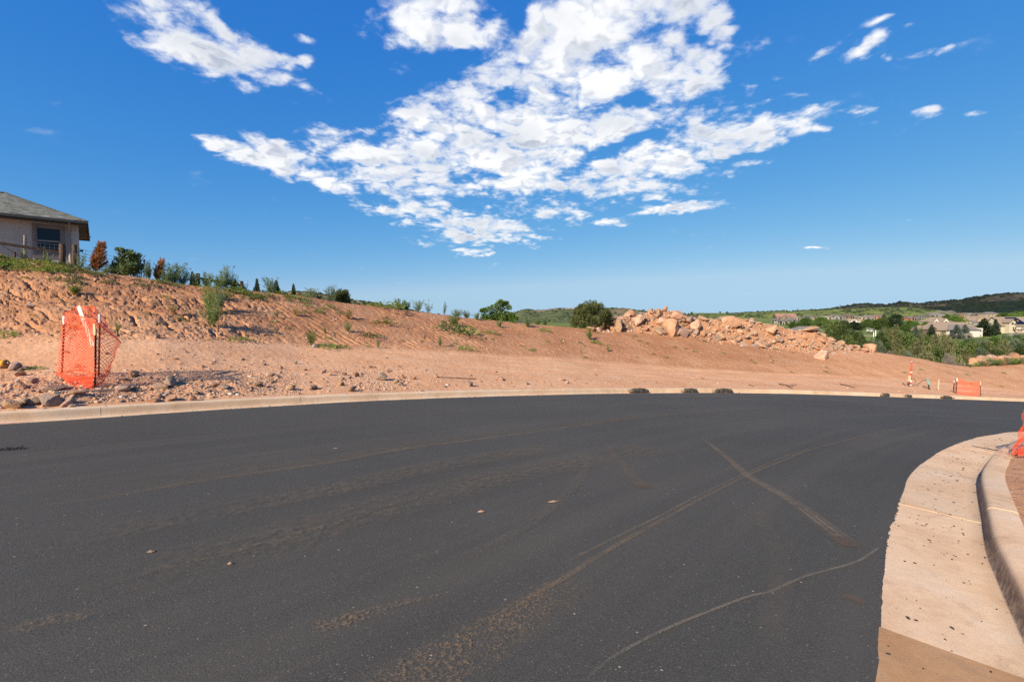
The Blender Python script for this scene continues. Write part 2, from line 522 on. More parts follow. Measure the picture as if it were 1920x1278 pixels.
def make_net(name, col):
    m, nt, out = mat(name)
    d = nt.new('ShaderNodeBsdfPrincipled')
    nt.put(d.inputs['Base Color'], col)
    d.inputs['Roughness'].default_value = 0.5
    t = nt.new('ShaderNodeBsdfTranslucent')
    nt.put(t.inputs[0], col)
    mx = nt.new('ShaderNodeMixShader')
    mx.inputs[0].default_value = 0.25
    nt.l.new(d.outputs[0], mx.inputs[1])
    nt.l.new(t.outputs[0], mx.inputs[2])
    nt.l.new(mx.outputs[0], out.inputs[0])
    return m


M_NET = make_net('orange_plastic_mesh', (0.88, 0.115, 0.035))

LM_WEED = leaf_mat('feathery_weed_green', [(0.102, 0.138, 0.036), (0.162, 0.216, 0.066), (0.228, 0.288, 0.108)])
LM_WEED_BLUE = leaf_mat('blue_green_weed', [(0.1092, 0.1495, 0.069), (0.1725, 0.2242, 0.115), (0.2415, 0.299, 0.1725)])
LM_LOW = leaf_mat('low_weed_green', [(0.0805, 0.1012, 0.0299), (0.1437, 0.1667, 0.0598), (0.253, 0.2587, 0.1207)])
LM_LIME = leaf_mat('bright_weed_green', [(0.115, 0.1667, 0.0287), (0.184, 0.253, 0.0517), (0.276, 0.3335, 0.092)])
LM_YEL = leaf_mat('yellowing_weed', [(0.17, 0.165, 0.04), (0.28, 0.26, 0.06), (0.42, 0.35, 0.09)])
LM_STRAW = leaf_mat('dry_straw', [(0.30, 0.20, 0.09), (0.42, 0.29, 0.14), (0.5, 0.38, 0.2)])
LM_DEAD = leaf_mat('dead_needle_orange', [(0.22, 0.085, 0.028), (0.40, 0.165, 0.05), (0.56, 0.27, 0.10)], 0.3)
LM_JUN = leaf_mat('juniper_green', [(0.0517, 0.0644, 0.0184), (0.1012, 0.115, 0.0345), (0.1898, 0.2012, 0.0747)], 0.2, 1.6, 0.5)
LM_JUN_DK = leaf_mat('dark_juniper_green', [(0.0432, 0.0675, 0.0243), (0.0837, 0.1215, 0.0459), (0.162, 0.2093, 0.081)], 0.2, 1.6, 0.4)
LM_OAK = leaf_mat('scrub_oak_green', [(0.03, 0.0475, 0.0125), (0.06, 0.0875, 0.0225), (0.1187, 0.1562, 0.0425)], 0.25, 0.5, 0.4)
LM_OLIVE = leaf_mat('olive_scrub', [(0.0667, 0.069, 0.0253), (0.1242, 0.1265, 0.0517), (0.207, 0.2012, 0.0943)], 0.25, 0.5, 0.4)
LM_SAGE = leaf_mat('grey_green_scrub', [(0.065, 0.085, 0.05), (0.105, 0.13, 0.08), (0.16, 0.185, 0.12)], 0.25, 0.5, 0.4)
LM_TREE = leaf_mat('leafy_tree_green', [(0.0468, 0.0845, 0.0156), (0.0884, 0.143, 0.0286), (0.1495, 0.2145, 0.052)], 0.3, 0.4, 0.4)
LM_BRIGHT = leaf_mat('bright_tree_green', [(0.066, 0.12, 0.0168), (0.12, 0.192, 0.0312), (0.18, 0.264, 0.054)], 0.3, 0.4, 0.4)
LM_CONIF = leaf_mat('dark_conifer_green', [(0.014, 0.026, 0.012), (0.026, 0.045, 0.018), (0.045, 0.068, 0.026)], 0.15, 0.7, 0.4)
LM_BLUE = leaf_mat('blue_spruce', [(0.06, 0.085, 0.068), (0.10, 0.135, 0.11), (0.15, 0.19, 0.155)], 0.15, 0.7, 0.4)
LM_TWIG = leaf_mat('bare_grey_twigs', [(0.12, 0.095, 0.07), (0.19, 0.155, 0.12), (0.25, 0.21, 0.17)], 0.1, 1.0, 0.4)
LM_GRASS = leaf_mat('tall_meadow_grass', [(0.07, 0.12, 0.02), (0.11, 0.17, 0.04), (0.17, 0.22, 0.07)], 0.35, 0.6, 0.5)
M_BARK = simple_mat('bark', (0.10, 0.078, 0.058), 0.9, 0.3, 9)

# ------------------------------------------------------------------ object helpers
def mk_mesh(name, verts, faces, smooth=False, attrs=None, uvs=None):
    me = bpy.data.meshes.new(name)
    verts = np.asarray(verts, dtype=np.float64).reshape(-1, 3)
    if isinstance(faces, np.ndarray):
        k = faces.shape[1]
        nf = faces.shape[0]
        me.vertices.add(len(verts))
        me.vertices.foreach_set('co', verts.ravel().astype(np.float32))
        me.loops.add(nf * k)
        me.loops.foreach_set('vertex_index', faces.ravel().astype(np.int32))
        me.polygons.add(nf)
        me.polygons.foreach_set('loop_start', (np.arange(nf) * k).astype(np.int32))
        try:
            me.polygons.foreach_set('loop_total', np.full(nf, k, dtype=np.int32))
        except Exception:
            pass
        me.update(calc_edges=True)
        me.validate()
    else:
        me.from_pydata([tuple(v) for v in verts], [], [tuple(f) for f in faces])
        me.update()
    if smooth:
        me.polygons.foreach_set('use_smooth', np.ones(len(me.polygons), dtype=bool))
    for k_, v_ in (attrs or {}).items():
        a = me.attributes.new(k_, 'FLOAT', 'POINT')
        a.data.foreach_set('value', np.asarray(v_, dtype=np.float32).ravel())
    if uvs is not None:
        ul = me.uv_layers.new(name='UVMap')
        li = np.zeros(len(me.loops), dtype=np.int32)
        me.loops.foreach_get('vertex_index', li)
        ul.data.foreach_set('uv', np.asarray(uvs, dtype=np.float32)[li].ravel())
    return me


def link(name, me, m=None, parent=None, loc=(0, 0, 0), rz=0.0, scale=(1, 1, 1), rot=None, label=None, cat=None, group=None, kind=None):
    o = bpy.data.objects.new(name, me)
    COL.objects.link(o)
    if me is not None and m is not None and len(me.materials) == 0:
        me.materials.append(m)
    o.location = loc
    o.rotation_euler = rot if rot is not None else (0, 0, rz)
    o.scale = scale if hasattr(scale, '__len__') else (scale,) * 3
    if parent is not None:
        o.parent = parent
    for k_, v_ in (('label', label), ('category', cat), ('group', group), ('kind', kind)):
        if v_:
            o[k_] = v_
    return o


def empty(name, loc, label, cat, group=None, rz=0.0, scale=1.0):
    o = link(name, None, loc=loc, rz=rz, scale=scale, label=label, cat=cat, group=group)
    o.empty_display_size = 0.2
    return o


class MB:
    """collects simple shapes, then links them as one mesh"""
    def __init__(s):
        s.v = []
        s.f = []

    def add(s, vs, fs):
        b = len(s.v)
        s.v.extend([tuple(map(float, q)) for q in vs])
        s.f.extend([tuple(b + i for i in f) for f in fs])
        return s

    def box(s, c, size, ax=None):
        """c centre, size full extents, ax optional three axis vectors"""
        c = np.array(c, float)
        if ax is None:
            ax = np.eye(3)
        ax = np.array(ax, float)
        h = np.array(size, float) / 2
        vs = [c + sx * h[0] * ax[0] + sy * h[1] * ax[1] + sz * h[2] * ax[2] for sz in (-1, 1) for sx, sy in ((-1, -1), (1, -1), (1, 1), (-1, 1))]
        return s.add(vs, [(0, 3, 2, 1), (4, 5, 6, 7), (0, 1, 5, 4), (1, 2, 6, 5), (2, 3, 7, 6), (3, 0, 4, 7)])

    def bar(s, a, b, wd, ht=None, up=(0, 0, 1)):
        a = np.array(a, float)
        b = np.array(b, float)
        ht = ht or wd
        d = b - a
        L = np.linalg.norm(d)
        d /= max(L, 1e-9)
        up = np.array(up, float)
        sd = np.cross(d, up)
        if np.linalg.norm(sd) < 1e-3:
            sd = np.cross(d, (1, 0, 0))
        sd /= np.linalg.norm(sd)
        u = np.cross(sd, d)
        return s.box((a + b) / 2, (wd, L, ht), (sd, d, u))

    def tube(s, pts, rad, n=8, cap=True):
        pts = [np.array(p, float) for p in pts]
        if not hasattr(rad, '__len__'):
            rad = [rad] * len(pts)
        b = len(s.v)
        ref = np.array((0.31, 0.17, 0.93))
        for i, p in enumerate(pts):
            d = pts[min(i + 1, len(pts) - 1)] - pts[max(i - 1, 0)]
            d = d / max(np.linalg.norm(d), 1e-9)
            if abs(np.dot(d, ref)) > 0.93:
                ref = np.array((0.9, 0.3, 0.1))
            u = np.cross(d, ref)
            u /= np.linalg.norm(u)
            v = np.cross(d, u)
            for k in range(n):
                a = 2 * PI * k / n
                s.v.append(tuple(p + rad[i] * (math.cos(a) * u + math.sin(a) * v)))
        for i in range(len(pts) - 1):
            for k in range(n):
                k2 = (k + 1) % n
                s.f.append((b + i * n + k, b + i * n + k2, b + (i + 1) * n + k2, b + (i + 1) * n + k))
        if cap:
            s.f.append(tuple(b + k for k in range(n))[::-1])
            s.f.append(tuple(b + (len(pts) - 1) * n + k for k in range(n)))
        return s

    def build(s, name, m, parent=None, base=(0, 0, 0), smooth=False, **kw):
        """vertices are world coordinates; base is the parent's location"""
        v = np.array(s.v, float) - np.array(base, float)
        me = mk_mesh(name, v, s.f, smooth)
        loc = kw.pop('loc', (0, 0, 0))
        return link(name, me, m, parent, loc, **kw)

# ------------------------------------------------------------------ road surface and kerb lines
RC = (0.112, -0.02590, -0.05769, -0.00051, -0.000658, -0.000177)


def at_depth(px, py, d):
    v = pix_dir(px, py)
    k = d / v[1]
    return np.array([v[0] * k, d, EYE + v[2] * k])


# surveyed points: the far asphalt edge (photo pixel, metres ahead), the near edge, and their run-outs
far_px = [(0, 795), (100, 788.5), (200, 782), (350, 772), (500, 762.5), (650, 754), (800, 747.5), (1000, 741), (1200, 737.5), (1400, 737), (1550, 740), (1700, 745), (1800, 748.5), (1910, 752.5)]
# the far kerb as a smooth bend: heading eases from 47 to 19 degrees
_hs = np.interp(np.arange(0, 60, .05), [0, 12, 23, 45, 60], [48, 37, 25, 17, 15])
_kc = np.cumsum(np.c_[np.cos(np.radians(_hs)), np.sin(np.radians(_hs))] * .05, axis=0) + np.array([-8.2, 7.5])
_kpx = 960 + F * _kc[:, 0] / _kc[:, 1]


def kerb_d(px):
    return np.interp(px, _kpx, _kc[:, 1])


FAR3 = np.array([at_depth(x, y, kerb_d(x)) for x, y in far_px])
_l0 = FAR3[0] + np.array([-.66, -.75, 0]) * 14 + np.array([0, 0, .10])
_l1 = FAR3[-1] + (FAR3[-1] - FAR3[-3]) / np.linalg.norm(FAR3[-1] - FAR3[-3]) * 14
_l2 = FAR3[-1] + (FAR3[-1] - FAR3[-3]) / np.linalg.norm(FAR3[-1] - FAR3[-3]) * 30
_q = lambda x, y: RC[0] + RC[1] * x + RC[2] * y + RC[3] * x * x + RC[4] * x * y + RC[5] * y * y
_l0 = FAR3[0] + np.array([-.85, -.52, 0]) * 14 + np.array([0, 0, .10])
_l1 = FAR3[-1] + (FAR3[-1] - FAR3[-3]) / np.linalg.norm(FAR3[-1] - FAR3[-3]) * 14
_l2 = FAR3[-1] + (FAR3[-1] - FAR3[-3]) / np.linalg.norm(FAR3[-1] - FAR3[-3]) * 30
CTRL = np.vstack([FAR3, [_l0, _l1, _l2], [[x, y, _q(x, y)] for x, y in ((0, 0), (1.64, 2.05), (2.75, 3.5), (4.6, 5.2), (6.9, 6.9), (11.8, 11.0), (-4, 3), (0, 5), (-5, -6))],
                  [[20, 14.5, -2.0], [34, 20, -3.4], [-16, -4, .32], [6, -8, .15], [14, 3, -.75]]])


def _tps_k(r2):
    return np.where(r2 > 1e-12, 0.5 * r2 * np.log(np.maximum(r2, 1e-12)), 0.0)


_n = len(CTRL)
_K = _tps_k(((CTRL[:, None, :2] - CTRL[None, :, :2]) ** 2).sum(2)) + np.eye(_n) * 0.8
_Pm = np.c_[np.ones(_n), CTRL[:, :2]]
_sol = np.linalg.solve(np.block([[_K, _Pm], [_Pm.T, np.zeros((3, 3))]]), np.r_[CTRL[:, 2], 0, 0, 0])


def road_z(x, y):
    x = np.clip(np.asarray(x, float), -40, 58)
    y = np.clip(np.asarray(y, float), -30, 48)
    z = _sol[_n] + _sol[_n + 1] * x + _sol[_n + 2] * y
    for i in range(_n):
        z = z + _sol[i] * _tps_k((x - CTRL[i, 0]) ** 2 + (y - CTRL[i, 1]) ** 2)
    return z


def road_hit(px, py):
    d = pix_dir(px, py)
    t = np.linspace(0.5, 120, 6000)
    z = EYE + t * d[2] - road_z(t * d[0], t * d[1])
    i = np.argmax(z < 0)
    if i == 0:
        i = len(t) - 1
    a = z[i - 1] / (z[i - 1] - z[i])
    tt = t[i - 1] + a * (t[i] - t[i - 1])
    x, y = tt * d[0], tt * d[1]
    return np.array([x, y, float(road_z(x, y))])


def resample(P, step):
    P = np.asarray(P, float)
    # Catmull-Rom through the points, then even spacing
    Q = np.vstack([2 * P[0] - P[1], P, 2 * P[-1] - P[-2]])
    out = []
    for i in range(1, len(Q) - 2):
        t = np.linspace(0, 1, 24, endpoint=False)[:, None]
        a, b, c, d = Q[i - 1], Q[i], Q[i + 1], Q[i + 2]
        out.append(0.5 * (2 * b + (c - a) * t + (2 * a - 5 * b + 4 * c - d) * t ** 2 + (3 * b - a - 3 * c + d) * t ** 3))
    out = np.vstack(out + [P[-1:]])
    s = np.r_[0, np.cumsum(np.linalg.norm(np.diff(out, axis=0), axis=1))]
    n = max(2, int(s[-1] / step) + 1)
    ss = np.linspace(0, s[-1], n)
    return np.stack([np.interp(ss, s, out[:, k]) for k in range(out.shape[1])], 1), ss


def normals2(P, sgn):
    T = np.gradient(P, axis=0)
    T /= np.linalg.norm(T, axis=1)[:, None]
    return np.stack([-T[:, 1], T[:, 0]], 1) * sgn, T


FE = FAR3[:, :2].copy()
d0 = (FE[0] - FE[1]) / np.linalg.norm(FE[0] - FE[1])
d1 = (FE[-1] - FE[-3]) / np.linalg.norm(FE[-1] - FE[-3])
FE = np.vstack([FE[0] + d0 * 25, FE[0] + d0 * 12, FE[0] + d0 * 4, FE, FE[-1] + d1 * 8, FE[-1] + d1 * 25])
FAR, FAR_S = resample(FE, 0.15)
near_px = [(1648, 1278), (1650, 1220), (1654, 1165), (1657, 1100), (1662, 1035), (1668, 990), (1685, 947), (1711, 888), (1740, 862), (1774, 841), (1831, 820.5), (1870, 814), (1904, 809.5)]
NE = np.array([road_hit(*p)[:2] for p in near_px])
e0 = (NE[0] - NE[2]) / np.linalg.norm(NE[0] - NE[2])
NE = np.vstack([NE[0] + np.array([-.74, -.67]) * 18, NE[0] + np.array([-.72, -.69]) * 7, NE[0] + np.array([-.68, -.73]) * 2.2, NE,
                NE[-1] + np.array([2.5, .95]), NE[-1] + np.array([9, 3.5]), NE[-1] + np.array([30, 11.5])])
NEAR, NEAR_S = resample(NE, 0.06)
FAR_N, FAR_T = normals2(FAR, 1.0)      # away from the road (left of travel to the right)
NEAR_N, NEAR_T = normals2(NEAR, -1.0)


def frac_of(P, S, pt):
    i = np.argmin(((P - np.asarray(pt)[:2]) ** 2).sum(1))
    return S[i]


# asphalt: one sheet between the two gutters, with a ragged rolled edge
NU, NV = 900, 60
sf = np.linspace(0, FAR_S[-1], NU)
Fp = np.stack([np.interp(sf, FAR_S, FAR[:, k]) for k in (0, 1)], 1)
# pair each far sample with the near edge by straight fraction of the part they face
key_f = [0, frac_of(FAR, FAR_S, FE[3]), frac_of(FAR, FAR_S, FAR3[6]), frac_of(FAR, FAR_S, FAR3[9]), frac_of(FAR, FAR_S, FAR3[13]), FAR_S[-1]]
key_n = [0, frac_of(NEAR, NEAR_S, NE[1]), frac_of(NEAR, NEAR_S, road_hit(1650, 1220)), frac_of(NEAR, NEAR_S, road_hit(1774, 841)), frac_of(NEAR, NEAR_S, NE[-2]), NEAR_S[-1]]
sn = np.interp(sf, key_f, key_n)
# denser along where the near edge is close to the eye
us = np.concatenate([np.linspace(0, key_f[1], 60, endpoint=False), np.linspace(key_f[1], key_f[3], 640, endpoint=False), np.linspace(key_f[3], FAR_S[-1], 200)])
sn = np.interp(us, key_f, key_n)
Fp = np.stack([np.interp(us, FAR_S, FAR[:, k]) for k in (0, 1)], 1)
Fn = np.stack([np.interp(us, FAR_S, FAR_N[:, k]) for k in (0, 1)], 1)
Np = np.stack([np.interp(sn, NEAR_S, NEAR[:, k]) for k in (0, 1)], 1)
Nn = np.stack([np.interp(sn, NEAR_S, NEAR_N[:, k]) for k in (0, 1)], 1)
rag_n = 0.011 * fbm2(sn * 5, sn * 0, 4, 5, 0.7) + 0.011 * fbm2(sn * 31, sn * 0, 3, 7, 0.8) * (0.4 + 1.2 * (vnoise(sn * 1.3, sn * 0, 8) > 0.5))
rag_f = 0.02 * fbm2(us * 5, us * 0, 3, 6, 0.7)
Np = Np + Nn * (0.012 + rag_n)[:, None]
Fp = Fp + Fn * (0.01 + rag_f)[:, None]
vv = np.concatenate([[0, 0.002], np.linspace(0.006, 0.994, NV - 4), [0.998, 1.0]])
P2 = Np[:, None, :] * (1 - vv)[None, :, None] + Fp[:, None, :] * vv[None, :, None]
Z = road_z(P2[..., 0], P2[..., 1]) + 0.006
Z = Z + 0.010 * fbm2(P2[..., 0] * 0.5, P2[..., 1] * 0.5, 3, 31)
Z[:, 0] -= 0.010
Z[:, -1] -= 0.010
V = np.concatenate([P2, Z[..., None]], 2).reshape(-1, 3)
nu, nv = P2.shape[:2]
ii = (np.arange(nu - 1)[:, None] * nv + np.arange(nv - 1)[None, :]).ravel()
FQ = np.stack([ii, ii + nv, ii + nv + 1, ii + 1], 1)
uvs = np.stack([np.repeat(us[:, None], nv, 1), np.repeat((vv * 10.0)[None, :], nu, 0)], 2).reshape(-1, 2)
link('road', mk_mesh('road', V, FQ, True, uvs=uvs), M_ASPH, kind='structure')


def road_top(x, y):
    return float(road_z(x, y)) + 0.006 + 0.010 * float(fbm2(np.array([x * 0.5]), np.array([y * 0.5]), 3, 31)[0])


# kerb sections: gutter pan, upright face with a rounded nose, flat top; poured in lengths with open joints
def kerb(name, P, S, N, joints, pan, m_of, ztop=0.15, odd=0):
    root = link(name, None, kind='structure')
    prof = [(-0.10, -0.02, 0), (0.0, 0.002, 0), (0.03, 0.000, 0), (pan * 0.5, -0.010, 0), (pan - 0.10, -0.017, 0), (pan - 0.012, -0.018, .25), (pan - 0.002, -0.012, 1), (pan + 0.012, 0.045, 1), (pan + 0.022, 0.095, .85),
            (pan + 0.028, 0.120, .6), (pan + 0.038, 0.137, .15), (pan + 0.055, 0.147, 0), (pan + 0.08, ztop, 0), (pan + 0.15, ztop + .001, 0), (pan + 0.215, ztop - .002, 0), (pan + 0.228, ztop - 0.012, 0), (pan + 0.23, -0.25, 0), (-0.10, -0.25, 0)]
    off = np.array([p[0] for p in prof])
    hgt = np.array([p[1] for p in prof])
    fc = np.array([p[2] for p in prof])
    k = len(prof)
    for j in range(len(joints) - 1):
        a, b = joints[j] + 0.0035, joints[j + 1] - 0.0035
        n = max(3, int((b - a) / 0.12) + 1)
        s = np.linspace(a, b, n)
        c = np.stack([np.interp(s, S, P[:, q]) for q in (0, 1)], 1)
        nn = np.stack([np.interp(s, S, N[:, q]) for q in (0, 1)], 1)
        xy = c[:, None, :] + nn[:, None, :] * off[None, :, None]
        wob = 0.004 * fbm2(s * 2.0, s * 0, 3, 3 + j)
        zb = road_z(c[:, 0], c[:, 1])
        z = zb[:, None] + hgt[None, :] + np.where(hgt > 0.05, wob[:, None], 0) + (0.003 if (j - odd) % 2 == 0 else 0.0)
        v = np.concatenate([xy, z[..., None]], 2).reshape(-1, 3)
        i0 = (np.arange(n - 1)[:, None] * k + np.arange(k)[None, :])
        i1 = (np.arange(n - 1)[:, None] * k + (np.arange(k)[None, :] + 1) % k)
        q = np.stack([i0.ravel(), (i0 + k).ravel(), (i1 + k).ravel(), i1.ravel()], 1)
        faces = [tuple(r) for r in q] + [tuple(range(k)), tuple((n - 1) * k + i for i in range(k))[::-1]]
        base = v.mean(0)
        me = mk_mesh('kerb_section', v - base, faces, False, {'face': np.tile(fc, n)})
        bm = bmesh.new()
        bm.from_mesh(me)
        bmesh.ops.recalc_face_normals(bm, faces=bm.faces)
        bm.to_mesh(me)
        bm.free()
        for p in me.polygons:
            p.use_smooth = len(p.vertices) == 4
        try:
            me.set_sharp_from_angle(angle=math.radians(50))
        except Exception:
            pass
        mm, lab = m_of(j)
        o = link('kerb_section', me, mm, root, tuple(base))
        if lab:
            o['label'] = lab
    return root


PAN_F, PAN_N = 0.30, 0.60
jf = sorted(frac_of(FAR, FAR_S, at_depth(px, np.interp(px, [p[0] for p in far_px], [p[1] for p in far_px]), kerb_d(px))) for px in (200, 577, 797, 955, 1073))
jf = list(np.arange(jf[0] - 3.05, 0, -3.05)[::-1]) + jf + list(np.arange(jf[-1] + 3.05, FAR_S[-1], 3.05))
kerb('kerb_far', FAR, FAR_S, FAR_N, jf, PAN_F, lambda j: (M_CONC_FAR, None)).name = 'kerb'
jn = sorted(frac_of(NEAR, NEAR_S, road_hit(*p)) for p in ((1654, 1172), (1687, 944), (1729, 869), (1790, 835)))
jn = list(np.arange(jn[0] - 2.4, 0, -2.4)[::-1]) + jn + list(np.arange(jn[-1] + 1.9, NEAR_S[-1], 2.4))
i_damp = [i for i in range(len(jn)) if abs(jn[i] - frac_of(NEAR, NEAR_S, road_hit(1654, 1172))) < 1e-6][0] - 1
kerb('kerb', NEAR, NEAR_S, NEAR_N, jn, PAN_N, lambda j: (M_CONC_DAMP, 'damp darker brown length of gutter and kerb') if j == i_damp else (M_CONC, None), odd=i_damp)

# ------------------------------------------------------------------ dirt ground: bench, cut bank, crest, rock-pile mound
PROF = np.array([
    # px, foot_y, foot_d, crest_y, crest_d, drop behind, z at 80 m
    (-900, 640, 9.0, 440, 14.0, .2, 4.0), (-300, 642, 12.0, 470, 18.5, .2, 4.4), (0, 645, 13.5, 484, 20.5, .15, 4.3), (120, 645, 13.8, 499, 21.0, .15, 4.0), (210, 643, 14.4, 514, 21.6, .2, 3.6),
    (300, 642, 15.2, 527, 22.6, .2, 3.2), (400, 648, 16.4, 541, 24.0, .2, 2.6), (480, 651, 17.8, 547, 25.4, .3, 2.0), (560, 655, 19.2, 553, 27.0, .3, 1.6), (640, 656, 20.4, 566, 28.8, .4, 1.0),
    (720, 659, 21.6, 576, 30.6, .5, .2), (800, 661, 22.8, 586, 32.6, .6, -1.0), (880, 666, 24.2, 596, 34.5, .8, -2.0), (960, 670, 25.8, 604.5, 36.2, 1.0, -3.2), (1040, 673, 27.3, 611, 37.6, 1.0, -4.5),
    (1120, 680, 29.0, 618, 38.8, .3, -5.0), (1200, 687, 30.5, 623, 40.0, .2, -5.5), (1300, 694, 32.0, 633, 41.0, .2, -6.0), (1400, 699, 33.5, 648, 42.0, .2, -6.6), (1500, 704, 35.0, 659, 43.6, .3, -7.2),
    (1600, 708, 36.6, 655, 46.0, 1.2, -8.0), (1640, 710, 37.2, 660, 46.5, 1.6, -8.4), (1700, 714, 38.4, 667, 47.5, 1.8, -8.8), (1765, 719, 39.6, 680, 48.5, 1.6, -9.0), (1815, 724, 40.5, 687, 50.0, .6, -8.0), (1870, 730, 41.5, 685, 53.0, .4, -7.6), (1920, 735, 42.0, 682.5, 55.0, .4, -7.6),
    (2100, 745, 43.0, 682, 58.0, .5, -7.4), (2900, 760, 44.0, 690, 60.0, .5, -7.4)], float)


def prof_at(px):
    return [np.interp(px, PROF[:, 0], PROF[:, k]) for k in range(1, 7)]


px_in = np.arange(-130, 2060, 2.15)
az_in = np.arctan((px_in - 960) / F)
az = np.concatenate([np.linspace(math.radians(-80), az_in[0], 60, endpoint=False), az_in, np.linspace(az_in[-1], math.radians(78), 50)[1:]])
rr = np.concatenate([np.arange(3.0, 8.5, 0.25), np.arange(8.5, 44.0, 0.095), np.arange(44.0, 60.0, 0.16), np.geomspace(60.0, 105.0, 50)])
NA, NR = len(az), len(rr)
pxa = np.clip(960 + F * np.tan(az), -900, 2900)
ca, sa = np.cos(az), np.sin(az)
cr_d = np.clip(ca, 0.30, 1)


def zpix(py, d, px):
    xc, yc = (px - 960.0) / F, (639.0 - py) / F
    return EYE + d * (yc * CP - SP) / (CP + yc * SP)


foot_y, foot_d, crest_y, crest_d, drop, z80 = prof_at(pxa)
r_foot, r_crest = foot_d / cr_d, crest_d / cr_d
z_foot, z_crest = zpix(foot_y, foot_d, pxa), zpix(crest_y, crest_d, pxa)
# where each bearing crosses the back of the far kerb
BK = FAR + FAR_N * (PAN_F + 0.20)
r_k = np.full(NA, 400.0)
sin_k = np.ones(NA)
bx, by = BK[:-1, 0], BK[:-1, 1]
ex, ey = BK[1:, 0] - bx, BK[1:, 1] - by
for i in range(NA):
    dx, dy = sa[i], ca[i]
    det = dx * (-ey) + ex * dy
    t = (bx * (-ey) + ex * by) / np.where(abs(det) < 1e-9, 1e-9, det)
    u = (dx * by - dy * bx) / np.where(abs(det) < 1e-9, 1e-9, det)
    ok = (u >= 0) & (u <= 1) & (t > 0)
    if ok.any():
        j = np.argmax(ok)
        r_k[i] = t[j]
        L = math.hypot(ex[j], ey[j])
        sin_k[i] = abs(dx * ey[j] - dy * ex[j]) / L
good = np.where(r_k < 120)[0]
r_k = np.interp(np.arange(NA), good, r_k[good])
sin_k = np.interp(np.arange(NA), good, sin_k[good])
kx, ky = r_k * sa, r_k * ca
z_k = road_z(kx, ky) + 0.145
r_foot = np.maximum(r_foot, r_k + 2.0)
r_crest = np.maximum(r_crest, r_foot + 4)

R = rr[None, :]
AZ = np.repeat(az[:, None], NR, 1)
X, Y = R * sa[:, None], R * ca[:, None]
S = (R - r_k[:, None]) * sin_k[:, None]            # metres beyond the kerb
zz = np.zeros((NA, NR))
bankw = np.zeros((NA, NR))
upw = np.zeros((NA, NR))
for i in range(NA):
    rf, rc = r_foot[i], r_crest[i]
    L = rc - rf
    kn_r = [r_k[i], r_k[i] + 0.55 * (rf - r_k[i]), rf - 0.06 * L, rf + 0.14 * L, rf + 0.5 * L, rf + 0.84 * L, rc - 0.02 * L, rc + 0.10 * L, rc + 6.0, max(80.0, rc + 14), max(120.0, rc + 40)]
    zf, zc = z_foot[i], z_crest[i]
    dz = zc - zf
    kn_z = [z_k[i], z_k[i] + 0.50 * (zf - z_k[i]), zf, zf + 0.10 * dz, zf + 0.50 * dz, zf + 0.88 * dz, zc, zc - 0.03, zc - drop[i], z80[i], z80[i] - 0.8]
    r_fine = np.linspace(0, 140, 1401)
    zi = np.interp(r_fine, kn_r, kn_z)
    kk = np.ones(9) / 9
    zs = np.convolve(np.pad(zi, 4, mode='edge'), kk, 'valid')
    zz[i] = np.interp(rr, r_fine, zs)
    zz[i] = np.where(rr < r_k[i] + 0.8, np.interp(rr, kn_r, kn_z), zz[i])
    upw[i] = (rr - rf) / L
    bankw[i] = sstep(-0.02, 0.12, upw[i])
# smooth across bearings so the control columns do not show as creases
k7 = np.exp(-0.5 * (np.arange(-12, 13) / 5.0) ** 2)
k7 /= k7.sum()
pad = np.pad(zz, ((12, 12), (0, 0)), mode='edge')
zz = sum(k7[j] * pad[j:j + NA] for j in range(25))

# mound of spoil under the rock pile
PILE = np.array([(1105, 618, 0), (1120, 612, 0), (1137, 603, 0), (1162, 597, 0), (1181, 592, 0), (1212, 585, 0), (1248, 581, 0), (1273, 589, 0), (1292, 596, 0), (1308, 601, 0), (1340, 603, 0), (1364, 599, 0), (1392, 601, 0), (1412, 602, 0),
                 (1433, 607, 0), (1465, 614, 0), (1496, 621, 0), (1527, 621, 0), (1552, 630, 0), (1575, 638, 0), (1595, 646, 0), (1620, 654, 0)], float)
pile_top = np.interp(pxa, PILE[:, 0], PILE[:, 1], left=700, right=700)
r_ridge = r_crest + 2.6 / cr_d
z_ridge = zpix(pile_top, (r_ridge * ca), pxa)
hgt = np.maximum(z_ridge - (z_crest - 0.2), 0.0) * sstep(1100, 1125, pxa) * sstep(1645, 1600, pxa)
q = (R - r_ridge[:, None])
frontl = (r_ridge - r_crest)[:, None] + 0.2
shape = np.where(q < 0, np.clip(1 + q / frontl, 0, 1), np.clip(1 - q / 5.5, 0, 1))
shape = np.sin(shape * PI / 2) ** 1.15
mound = hgt[:, None] * shape
lump = 1 + 0.22 * fbm2(X * 0.5, Y * 0.5, 3, 77)
zz = zz + mound * lump

# relief: rolling unevenness, clods, dozer-cleat grooves running down the bank, heaped soil at the kerb on the left
on = sstep(0.02, 0.35, S)
near_left = sstep(640, 380, pxa)[:, None]
und = 0.06 * fbm2(X * 0.35, Y * 0.35, 4, 11)
bench = (1 - bankw) * on
bnk = bankw * sstep(1.15, 1.0, upw)
zz += und * on * 0.8
heap = sstep(0.1, 0.8, S) * sstep(3.6, 1.6, S)
zz += bench * heap * near_left * (0.05 + 0.15 * np.clip(fbm2(X * 0.9, Y * 0.9, 4, 21) + 0.15, 0, 1.2))
clod_amp = 0.014 + 0.03 * heap * (0.35 + 0.65 * near_left) + 0.020 * bnk
rid = 1 - np.abs(fbm2(X * 3.2, Y * 3.2, 5, 41, 0.62))
patchy = 0.45 + 0.55 * sstep(-0.2, 0.5, fbm2(X * 0.4, Y * 0.4, 2, 43))
zz += on * clod_amp * 1.3 * (rid - 0.7) * (patchy + 0.4 * bnk)
